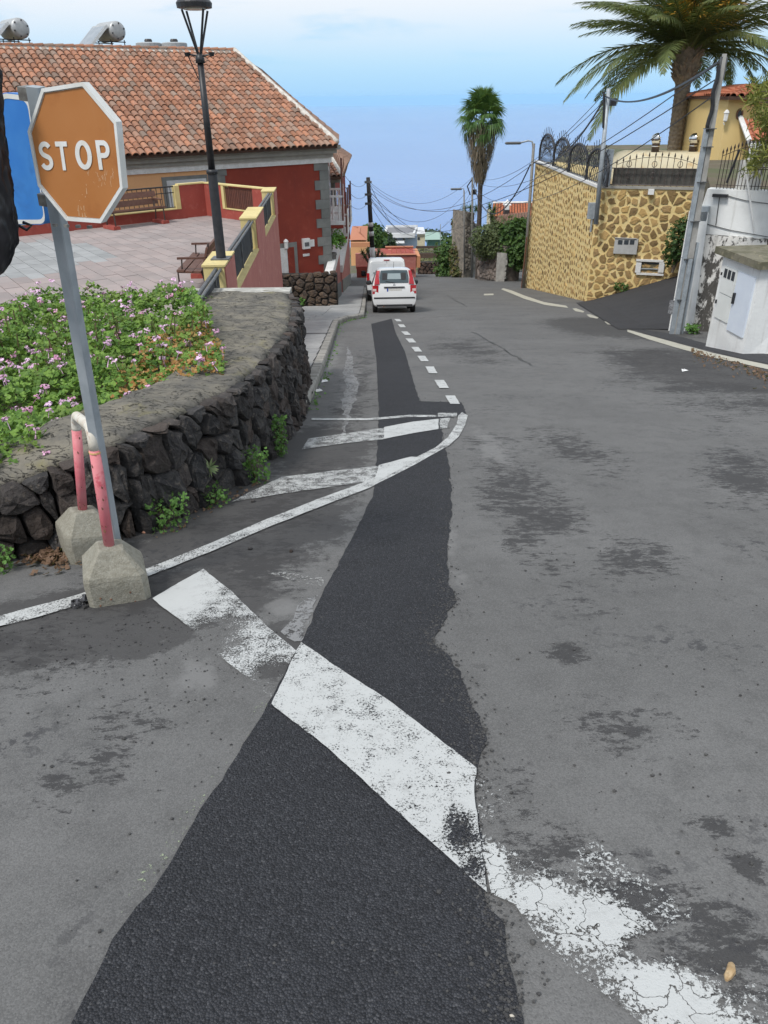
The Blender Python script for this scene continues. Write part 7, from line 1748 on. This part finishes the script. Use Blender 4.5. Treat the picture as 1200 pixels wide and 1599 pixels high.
for x0, y0, x1, y1 in ((616, 372, 621, 376), (629, 371, 633, 378), (638, 371, 640, 374), (606, 374, 609, 378)):
    wf = block('window', x0, y0, x1, y1, 169.9, .2, whiteh, bh); block('pane', x0 + .8, y0 + .6, x1 - .8, y1 - .3, 169.8, .2, MATS['dark_glass'], wf)
block('porch_roof', 612, 379, 632, 380.5, 166, 4, whiteh, bh); block('annex', 586, 379, 602, 388, 160, 8, mat('far_grey', (0.42, 0.42, 0.40), (0.36, 0.36, 0.34), .4, .9), bh)
yh2 = hs_thing('cream_house', 'little cream house with dark windows beside the blue house', 'house', 657, 380, 190); block('wall', 651, 366, 664, 386, 190, 9, vm, yh2); block('window', 652.5, 370.5, 656, 374.5, 189.9, .2, MATS['dark_glass'], yh2); block('roof', 650, 364.5, 665, 366, 189.5, 10, whiteh, yh2); block('roof_room', 654, 361.5, 660, 364.6, 194, 4, MATS['far_grey'], yh2)
gh = hs_thing('green_shed', 'long teal green shed with a sloping roof before the sea', 'shed', 680, 380, 205); teal = mat('teal_sheet', (0.13, 0.30, 0.27), (0.11, 0.26, 0.24), .5, .6)
block('wall', 668, 374, 693, 384, 205, 8, teal, gh); b = MB(); a, c = at(663, 374.5, 203), at(693, 374.5, 203); b.loft([[V((a.x, 203, a.z)), V((c.x, 203, a.z)), V((c.x, 215, a.z)), V((a.x, 215, a.z))], [V((a.x + 2, 209, a.z + .9)), V((c.x - 1, 209, a.z + .9)), V((c.x - 1, 210, a.z + .9)), V((a.x + 2, 210, a.z + .9))]], True, True); b.build('roof', mat('pale_green_roof', (0.30, 0.42, 0.36), rough=.6), gh)
far_dk = leaf_mat('far_tree_leaf', (0.030, 0.055, 0.030), (0.045, 0.08, 0.04), (0.04, 0.065, 0.035))
for i, (x, y, Y, rx, rz, lab) in enumerate(((668, 367, 215, 4.0, 1.7, 'dark round tree behind the teal shed'), (680, 369, 218, 3.6, 1.4, 'low dark tree on the seaward side of the teal shed'), (592, 376, 110, 2.2, 1.4, 'dark bushy tree between the orange house and the blue house'), (599, 382, 112, 1.8, 1.0, 'small dark bush below the blue house annex'), (580, 371, 100, 2.0, 1.6, 'green tree rising behind the orange house'))):
    c = at(x, y, Y); g = random.Random(i); t = thing('far_tree', lab, 'tree', (c.x, Y, c.z - rz * 1.4), 'trees before the sea'); mb = MB(); leafball(mb, c, (rx, rx * .7, rz), 420, g, (.25, .5)); mb.build('crown', far_dk if i != 4 else bush_g, t, kind='stuff'); b = MB(); b.tube([(c.x, Y, c.z - rz * 2), (c.x, Y, c.z)], .2, 5); b.build('trunk', twig_m, t)
b = MB(); p = at(688.5, 372, 190); b.tube([p + V((0, 0, -3)), at(688, 350, 190)], .09, 5); tag(b.build('mast', galv), 'thin mast standing by the teal shed in front of the sea', 'mast')
# terraces of the garden plot: low retaining walls and scrub
tw = mat('brown_terrace', (0.105, 0.070, 0.055), (0.075, 0.052, 0.042), 3, .95, .7, 8, rand=.2, c=(0.16, 0.12, 0.085))
for i, (x0, y0, x1, y1, Y, lab) in enumerate(((653, 409, 694, 434, 70, 'dark brown retaining wall of the garden plot at the road bend'), (655, 395, 700, 403, 84, 'brown earth terrace wall higher up the garden plot'), (650, 384, 705, 388, 112, 'farthest thin terrace wall of the garden plots'))):
    t = hs_thing('terrace_wall', lab, 'wall', (x0 + x1) / 2, y1, Y); core = block('core', x0, y0 + .5, x1, y1, Y + .12, .6, lava_gap, t)
    a, c = at(x0, y1, Y), at(x1, y0, Y); g = random.Random(i); cw = (c.x - a.x) / (9 if i == 0 else 7)
    if i < 1:
        for cc in cells([(a.x, a.z), (c.x, a.z), (c.x, c.z), (a.x, c.z)], .42, .32, g, .4): 
            rings, top = stone_rings(cc, .03, g, .25, .1, .7); bb = MB(); stone_into(bb, rings, top, lambda s_, h, o: V((s_, Y + .1 - o, h))); bb.build('stone', tw, t)
    else: block('earth_face', x0, y0, x1, y1, Y, .1, tw, t)
scrub = MB(); g = random.Random(12); scm = leaf_mat('scrub_leaf', (0.14, 0.15, 0.07), (0.22, 0.21, 0.10), (0.09, 0.11, 0.04))
for k in range(260):
    Y = g.uniform(80, 190); x = at(g.uniform(640, 715), 400, Y).x; z = zt(x, Y); leafball(scrub, (x, Y, z + .15), (g.uniform(.4, 1.3), .5, g.uniform(.2, .6)), 16, g, (.10, .26))
for k in range(170):
    Y = g.uniform(90, 260); x = g.uniform(-.1, .35) * Y; z = zt(x, Y); leafball(scrub, (x, Y, z + .2), (g.uniform(.6, 2), .6, g.uniform(.3, .9)), 14, g, (.2, .4))
scrub.build('scrub', scm, kind='stuff')
# green hedge plants at the bend
bl = lambda x, y, Y, rx, rz: ((lambda c: ((c.x, c.y, c.z), (rx, rx * .8, rz)))(at(x, y, Y)))
bush('hedge_bush', 'bright green bush at the road bend beside the terrace wall', 'bush', [bl(702, 395, 64, 1.3, 1.0), bl(698, 412, 64, 1.0, 1.0), bl(707, 378, 65, .9, .7), bl(696, 425, 63.5, .8, .5)], bush_g, (.08, .18), 1500, 'bushes at the road bend', 2)
bush('hedge_bush', 'yellow-green flowering bush around the white tree trunk at the bend', 'bush', [bl(718, 408, 62, .8, 1.0), bl(726, 412, 62, .7, .9), bl(714, 424, 61.5, .6, .6), bl(712, 392, 62, .5, .8)], leaf_mat('bush_mixed', (0.10, 0.13, 0.04), (0.20, 0.16, 0.07), (0.06, 0.11, 0.03)), (.07, .15), 1100, 'bushes at the road bend', 3)
for (x0, y0, x1, y1, r, lab) in ((718, 405, 716, 352, .14, 'white painted bare tree trunk among the bushes at the bend'),):
    t = hs_thing('bare_tree', lab, 'tree', x0, y0, 62.5); b = MB(); p, q = at(x0, y0 + 8, 62.5), at(x1, y1, 62.5); b.tube([p, p.lerp(q, .5), q], [r * 1.2, r, r * .8], 8); b.build('trunk', white_p, t); c = at(716, 348, 62.5); mb = MB(); leafball(mb, c, (.55, .5, .55), 160, random.Random(2), (.08, .16)); mb.build('crown', bush_g, t, kind='stuff')
stone_g = mat('vine_stone', (0.26, 0.23, 0.19), (0.15, 0.135, 0.115), 4, .95, .8, 14, rand=.25, c=(0.34, 0.31, 0.26), streak=(0.10, 0.09, 0.08))
def rough_wall(lab, x0, yt0, yb0, x1, yt1, yb1, Y0, Y1, m_, dep=.8, cw=.5, ch=.4, seed=1, nm='stone_wall'):
    a, c = at(x0, yb0, Y0), at(x1, yb1, Y1); f = Face((a.x, Y0), (c.x - a.x, Y1 - Y0)); L = V((c.x - a.x, Y1 - Y0)).length; za, zc = at(x0, yt0, Y0).z, at(x1, yt1, Y1).z; t = thing(nm, lab, 'wall', a)
    b = MB(); b.loft([[f.pt(s_, z, o) for s_, z, o in ((0, a.z - .6, 0), (L, c.z - .6, 0), (L, c.z - .6, -dep), (0, a.z - .6, -dep))], [f.pt(s_, z, o) for s_, z, o in ((0, za, 0), (L, zc, 0), (L, zc, -dep), (0, za, -dep))]], True, True); b.build('core', m_, t)
    g = random.Random(seed)
    for cc in cells([(0, a.z - .1), (L, c.z - .1), (L, zc), (0, za)], cw, ch, g, .4):
        rings, top = stone_rings(cc, .02, g, .3, .10, .75); bb = MB(); stone_into(bb, rings, top, lambda s_, h, o: f.pt(s_, h, o)); bb.build('stone', m_, t)
    return t
rough_wall('tall narrow grey stone pillar wall behind the lamp post', 724, 330, 424, 737, 332, 420, 61, 61.5, stone_g, 1.5, .42, .38, 4)
rough_wall('pale concrete block wall right of the stone pillar beside the fan palm', 737.5, 348, 420, 745, 350, 416, 61.6, 62, concrete, .6, .45, .42, 5, 'block_wall')
gt2 = hs_thing('dark_gate', 'dark green metal gate between the block wall and the vine-covered wall', 'gate', 748, 415, 62); block('leaf', 745.5, 352, 752, 418, 62.4, .1, mat('gate_green', (0.03, 0.05, 0.045), rough=.5), gt2); block('post', 744.6, 350, 745.6, 418, 62.2, .2, galv, gt2)
rough_wall('grey vine-covered stone wall below the bushes at the side street', 746, 372, 430, 788, 385, 440, 56, 53, mat('vine_wall', (0.25, 0.205, 0.18), (0.14, 0.12, 0.105), 5, .95, .9, 9, rand=.2, c=(0.33, 0.29, 0.25), streak=(0.09, 0.075, 0.065)), 1.2, .5, .42, 6)
rough_wall('low pale wall end turning into the side street', 788, 395, 434, 806, 405, 422, 52.8, 58, mat('pale_rubble', (0.40, 0.39, 0.36), (0.30, 0.29, 0.27), 4, .9, .4, 20, rand=.12), .6, .45, .35, 7)
bush('side_street_bush', 'soft grey-green feathery bush spilling over the vine-covered wall', 'bush', [bl(765, 374, 54.6, 1.4, 1.1), bl(780, 364, 54.8, 1.3, .9), bl(757, 388, 54.8, .7, .8), bl(776, 388, 54.2, 1.1, .7)], bush_y, (.05, .12), 4200, 'bushes over the side street', 4)
bush('side_street_bush', 'dark glossy green bush next to the lamp post of the yellow wall', 'bush', [bl(806, 375, 54, 1.4, 1.5), bl(803, 396, 53.5, 1.0, 1.0), bl(815, 395, 53, 1.0, 1.2), bl(812, 355, 55, .9, .6), bl(795, 378, 54, .7, .8)], bush_g, (.09, .2), 2600, 'bushes over the side street', 5)
yu = hs_thing('yucca', 'spiky yucca heads on top of the stone pillar before the sea', 'plant', 722, 335, 63); b = MB(); g = random.Random(6)
for (px, py) in ((718, 335), (726, 327), (735, 325), (765, 322), (772, 328), (768, 338), (744, 326)):
    q = at(px, py, 64)
    for k in range(80):
        d = V((g.gauss(0, 1), g.gauss(0, 1), g.gauss(.4, .8))).normalized() * g.uniform(.45, .9); w = d.cross(V((0, 0, 1))).normalized() * .04; b.tone = g.random(); b.face([q - w, q + w, q + d + V((0, 0, -.2))])
b.build('leaves', bush_g, yu, kind='stuff'); b = MB()
for (px, py) in ((722, 335), (768, 330)): b.tube([at(px, py + 45, 64), at(px, py, 64)], .12, 6)
b.build('stems', twig_m, yu, kind='stuff')
# red roofed house behind
rh = hs_thing('red_roof_house', 'house with an orange-red tiled roof and a white chimney above the dark bush', 'house', 800, 350, 86)
A_, B_, C_, D_ = at(768, 338, 84), at(840, 338, 84), at(838, 318, 91), at(770, 318, 91); A_.z = B_.z = min(A_.z, B_.z); C_.z = D_.z = max(C_.z, D_.z)
b = MB(); b.loft([[p + V((0, 0, -.25)) for p in (A_, B_, C_, D_)], [A_, B_, C_, D_]], True, True); rr_ = b.build('roof', tile_bed, rh); cover(rr_, (A_, B_, C_, D_), mat('orange_red_tile', (0.56, 0.19, 0.085), (0.48, 0.16, 0.075), 3, .85, .2, 20, rand=.14), .30, .45)
block('wall', 770, 337, 838, 380, 85, 6, vm, rh); b = MB(); b.tube([D_ + V((0, 0, .1)), C_ + V((0, 0, .1))], .14, 5); b.build('ridge', white_p, rh)
ch = block('chimney', 789, 320, 796, 331, 84.5, .7, white_p, rh); block('chimney_base', 788.5, 328, 796.5, 336, 84.3, .9, mat('dark_base', (0.04, 0.035, 0.035), rough=.8), rh); b = MB(); c = at(792.5, 320, 84.8); b.loft([[c + V((x, y, 0)) for x, y in ((-.4, -.3), (.4, -.3), (.4, .6), (-.4, .6))], [c + V((0, .1, .55))] * 4], True, True); b.build('chimney_cap', white_p, ch)
A2, B2 = at(770, 350, 70), at(832, 350, 70); C2, D2_ = at(828, 331, 77), at(780, 336, 77); b = MB(); Qd = [A2, B2, C2, D2_]; b.loft([[p + V((0, 0, -.2)) for p in Qd], Qd], True, True); lr_ = b.build('lower_roof', tile_bed, rh); cover(lr_, Qd, MATS['side_tile'], .30, .45)
lh = hs_thing('tile_eave_house', 'small tiled eave of a house half hidden behind the stone pillar', 'house', 712, 350, 70); b = MB(); Qe = [at(704, 349, 69), at(742, 349, 69), at(738, 338, 72), at(711, 338, 72)]; b.loft([[p + V((0, 0, -.15)) for p in Qe], Qe], True, True); e_ = b.build('roof', tile_bed, lh); cover(e_, Qe, MATS['orange_red_tile'], .3, .45); block('wall', 709, 349.5, 742, 385, 70, 3, concrete, lh); block('window', 711.5, 353, 714.5, 375, 69.9, .2, MATS['dark_glass'], lh)

# ---- poles and wires
wood_dk = mat('tarred_wood', (0.022, 0.020, 0.022), (0.04, 0.036, 0.035), 12, .8, .3, 40)
YB = 57.0
bp0, bp1 = at(583, 412, YB), at(575, 277, YB)
bpw = thing('black_pole', 'tarred black utility pole with white painted bands in front of the sea', 'utility pole', bp0); ax_ = bp1 - bp0
b = MB(); b.tube([bp0 - ax_ * .12, bp1], [.19, .14], 9); b.build('shaft', wood_dk, bpw, True)
for f0, f1 in ((.445, .495), (.335, .39), (.02, .20)): b = MB(); b.tube([bp0 + ax_ * f0, bp0 + ax_ * f1], [.205 - .05 * f0, .205 - .05 * f1], 9); b.build('white_band', white_p, bpw, True)
for z in (.30, 1.1, 1.7): b = MB(); b.box(bp1 + V((0, 0, -z)), (.50, .3, .14)); b.build('insulator_bracket', grey_i, bpw)
wp0, wp1 = at(739, 400, 60.5), at(738, 277, 60.5); t = thing('wood_pole', 'slim grey pole carrying cables left of the fan palm', 'utility pole', wp0); b = MB(); b.tube([wp0 + V((0, 0, -2)), wp1], [.085, .065], 8); b.build('shaft', dull, t, True); b = MB(); b.box(wp1 + V((.2, 0, -1.0)), (.3, .25, .35)); b.build('junction', black_i, t); b = MB(); b.tube([wp1 + V((0, 0, -.1)), wp1 + V((-.35, 0, -.6)), wp1 + V((-.1, 0, -1.2))], .05, 5); b.build('cable_loop', black_i, t)
def lamp_post(lab, x0, y0, x1, y1, Y, ax, r=.05):
    p, q = at(x0, y0, Y), at(x1, y1, Y); t = thing('road_lamp', lab, 'street lamp', p, 'road lamps'); b = MB(); b.tube([p + V((0, 0, -.5)), q], [r * 1.3, r], 8); b.build('pole', dull, t, True)
    e = at(ax, y1 - 1, Y); b = MB(); m_ = q.lerp(e, .4) + V((0, 0, .12)); b.tube([q + V((0, 0, -.3)), q.lerp(e, .12) + V((0, 0, .08)), m_, e], r * .6, 6); b.build('arm', galv, t, True); d = (e - q).normalized(); b = MB(); b.box(e + d * .35 + V((0, 0, -.03)), (.85, .28, .13), bev=.05); b.build('lamp_head', grey_i, t); return q
lamp_post('grey road lamp behind the stone pillar with a short arm towards the sea', 726, 418, 725, 297, 60, 720); l3 = lamp_post('grey road lamp at the far end of the yellow wall', 818, 449, 834, 224, PF.y - .4, 812, .075)
b = MB(); b.tube([S(816, 449) + V((-.1, -.3, 0)), at(823, 370, PF.y - .75)], .04, 6); tag(b.build('cable_duct', rustm), 'thin brown cable duct beside the lamp post of the yellow wall', 'pipe')
wallp0, wallp1 = at(931, 350, PN.y - .5), at(951, 138, PN.y - .5); t = thing('wall_pole', 'slim grey pole fixed at the corner of the yellow wall carrying cables', 'utility pole', wallp0); b = MB(); b.tube([wallp0, wallp1], [.095, .075], 9); b.build('shaft', galv, t, True); b = MB(); b.tube([wallp1 + V((-.18, -.05, -.1)), wallp1 + V((-.12, -.05, -.5)), wallp1 + V((-.05, -.05, -1.3))], .045, 5); b.build('cable_bundle', black_i, t); b = MB(); b.box(wallp1 + V((.22, 0, -.45)), (.22, .2, .25)); b.build('camera_box', black_i, t)
def wire(lab, p, q, sag, r=.014, n=22, grp=None):
    b = MB(); P = [V(p).lerp(V(q), k / n) + V((0, 0, -4 * sag * (k / n) * (1 - k / n))) for k in range(n + 1)]; b.tube(P, r, 4); tag(b.build('cable', black_i), lab, 'cable', grp)
cpT = T0 + V((-.12, -.05, -.15))
wire('thick black cable bundle from the leaning concrete pole to the corner pole', cpT, wallp1 + V((-.1, 0, -.25)), .4, .032)
wire('thick black cable bundle from the corner pole down to the yellow wall lamp', wallp1 + V((-.14, 0, -.4)), l3 + V((.1, 0, -.9)), .8, .034)
wire('thick sagging cable from the yellow wall lamp to the slim pole by the fan palm', l3 + V((-.1, 0, -1.0)), wp1 + V((.05, 0, -.4)), 2.3, .036)
WL = ['from the leaning concrete pole to the slim pole top', 'from the leaning concrete pole to the shoulder of the slim pole', 'from the tip of the corner pole to the slim pole', 'from the tip of the corner pole to the upper black pole', 'from the corner pole to the middle bracket of the black pole', 'from the leaning concrete pole right across to the black pole', 'hanging highest between the slim pole and the black pole', 'hanging second between slim pole and black pole', 'hanging third between the slim pole and the black pole', 'hanging lowest between the slim pole and the black pole']
gw = 'thin wires crossing the sky and sea'; lw_ = 'thin black wire strung between the poles in front of the sea'
for k, (p, q, s_) in enumerate(((cpT, wp1 + V((0, 0, -.2)), 1.2), (cpT + V((0, 0, -.6)), wp1 + V((0, 0, -.6)), 1.6), (wallp1, wp1, 1.2), (wallp1 + V((0, 0, -.3)), bp1 + V((0, 0, -.6)), 2.6), (wallp1 + V((0, 0, -.5)), bp1 + V((0, 0, -1.2)), 3.4), (cpT + V((0, 0, -.3)), bp1 + V((0, 0, -.3)), 2.2),
        (wp1, bp1 + V((.1, 0, -.3)), 1.6), (wp1 + V((0, 0, -.5)), bp1 + V((.1, 0, -1.1)), 2.2), (wp1 + V((0, 0, -.9)), bp1 + V((.1, 0, -1.2)), 3.0), (wp1 + V((0, 0, -1.2)), bp1 + V((.1, 0, -1.7)), 3.6))): wire('thin black wire ' + WL[k], p, q, s_, .012, 22, gw)
gw2 = 'wires from the black pole to the houses'
for k, (z, zz) in enumerate(((-.3, 0), (-1.1, -.6), (-1.7, -1.3))): wire(('upper', 'middle', 'lowest')[k] + ' thin wire from the black pole to the lower red house', bp1 + V((-.1, 0, z)), V((E0b.x - .2, 47, z2 - .3 + zz)), .5, .013, 12, gw2)
for k, (px, py, Y) in enumerate(((645, 352, 165), (700, 345, 150), (655, 345, 190))): wire('thin wire sloping from the black pole towards the ' + ('blue house roof', 'bushes at the bend', 'cream house')[k], bp1 + V((.1, 0, -.4 - .5 * k)), at(px, py, Y), 2.5, .02, 16, 'wires down to the sea houses')
# traces of cars and bins left at the verge: small stones and litter at the left kerb
b = MB(); g = random.Random(8)
for k in range(160):
    i = g.randrange(len(KB) - 4); p = KB[i].lerp(KB[i + 1], g.random()) + V((abs(g.gauss(.05, .05)), 0, 0)); p.z = zs(p.y) + .004; lobed_leaf(b, p + V((0, 0, .01)), (g.gauss(0, .5), g.gauss(0, .5), 1), g.uniform(.012, .035), g)
b.build('kerb_weeds', weed_m, kind='stuff')
for (px, py, lab) in ((508, 597, 'white paper scrap by the kerb nearer the lava wall'), (499, 612, 'crumpled white scrap in the gutter below the kerb'), (1069, 580, 'white scrap on the road beside the cream edge line')):
    p = S(px, py, .012); b = MB(); b.face([p + V((-.05, -.04, 0)), p + V((.05, -.03, .015)), p + V((.03, .05, .005)), p + V((-.04, .03, .02))]); b.face([p + V((-.05, -.04, 0)), p + V((.03, .05, .005)), p + V((0, .02, .03))]); tag(b.build('paper_scrap', white_p), lab, 'litter')

# ------------------------------------------------------------------ sea air: pale haze that the far sea fades into
m = bpy.data.materials.new('haze_air'); m.use_nodes = True; t = m.node_tree; t.nodes.clear()
pvn = nd(t, 'ShaderNodeVolumePrincipled'); pvn.inputs['Color'].default_value = (0.55, 0.84, 1.0, 1); pvn.inputs['Density'].default_value = 4.0e-5; pvn.inputs['Anisotropy'].default_value = 0.0
out = nd(t, 'ShaderNodeOutputMaterial'); t.links.new(pvn.outputs[0], out.inputs['Volume'])
b = MB(); b.box((0, 0, (-720 + 16) / 2), (150000, 150000, 736)); hz_o = b.build('haze', m, kind='stuff')
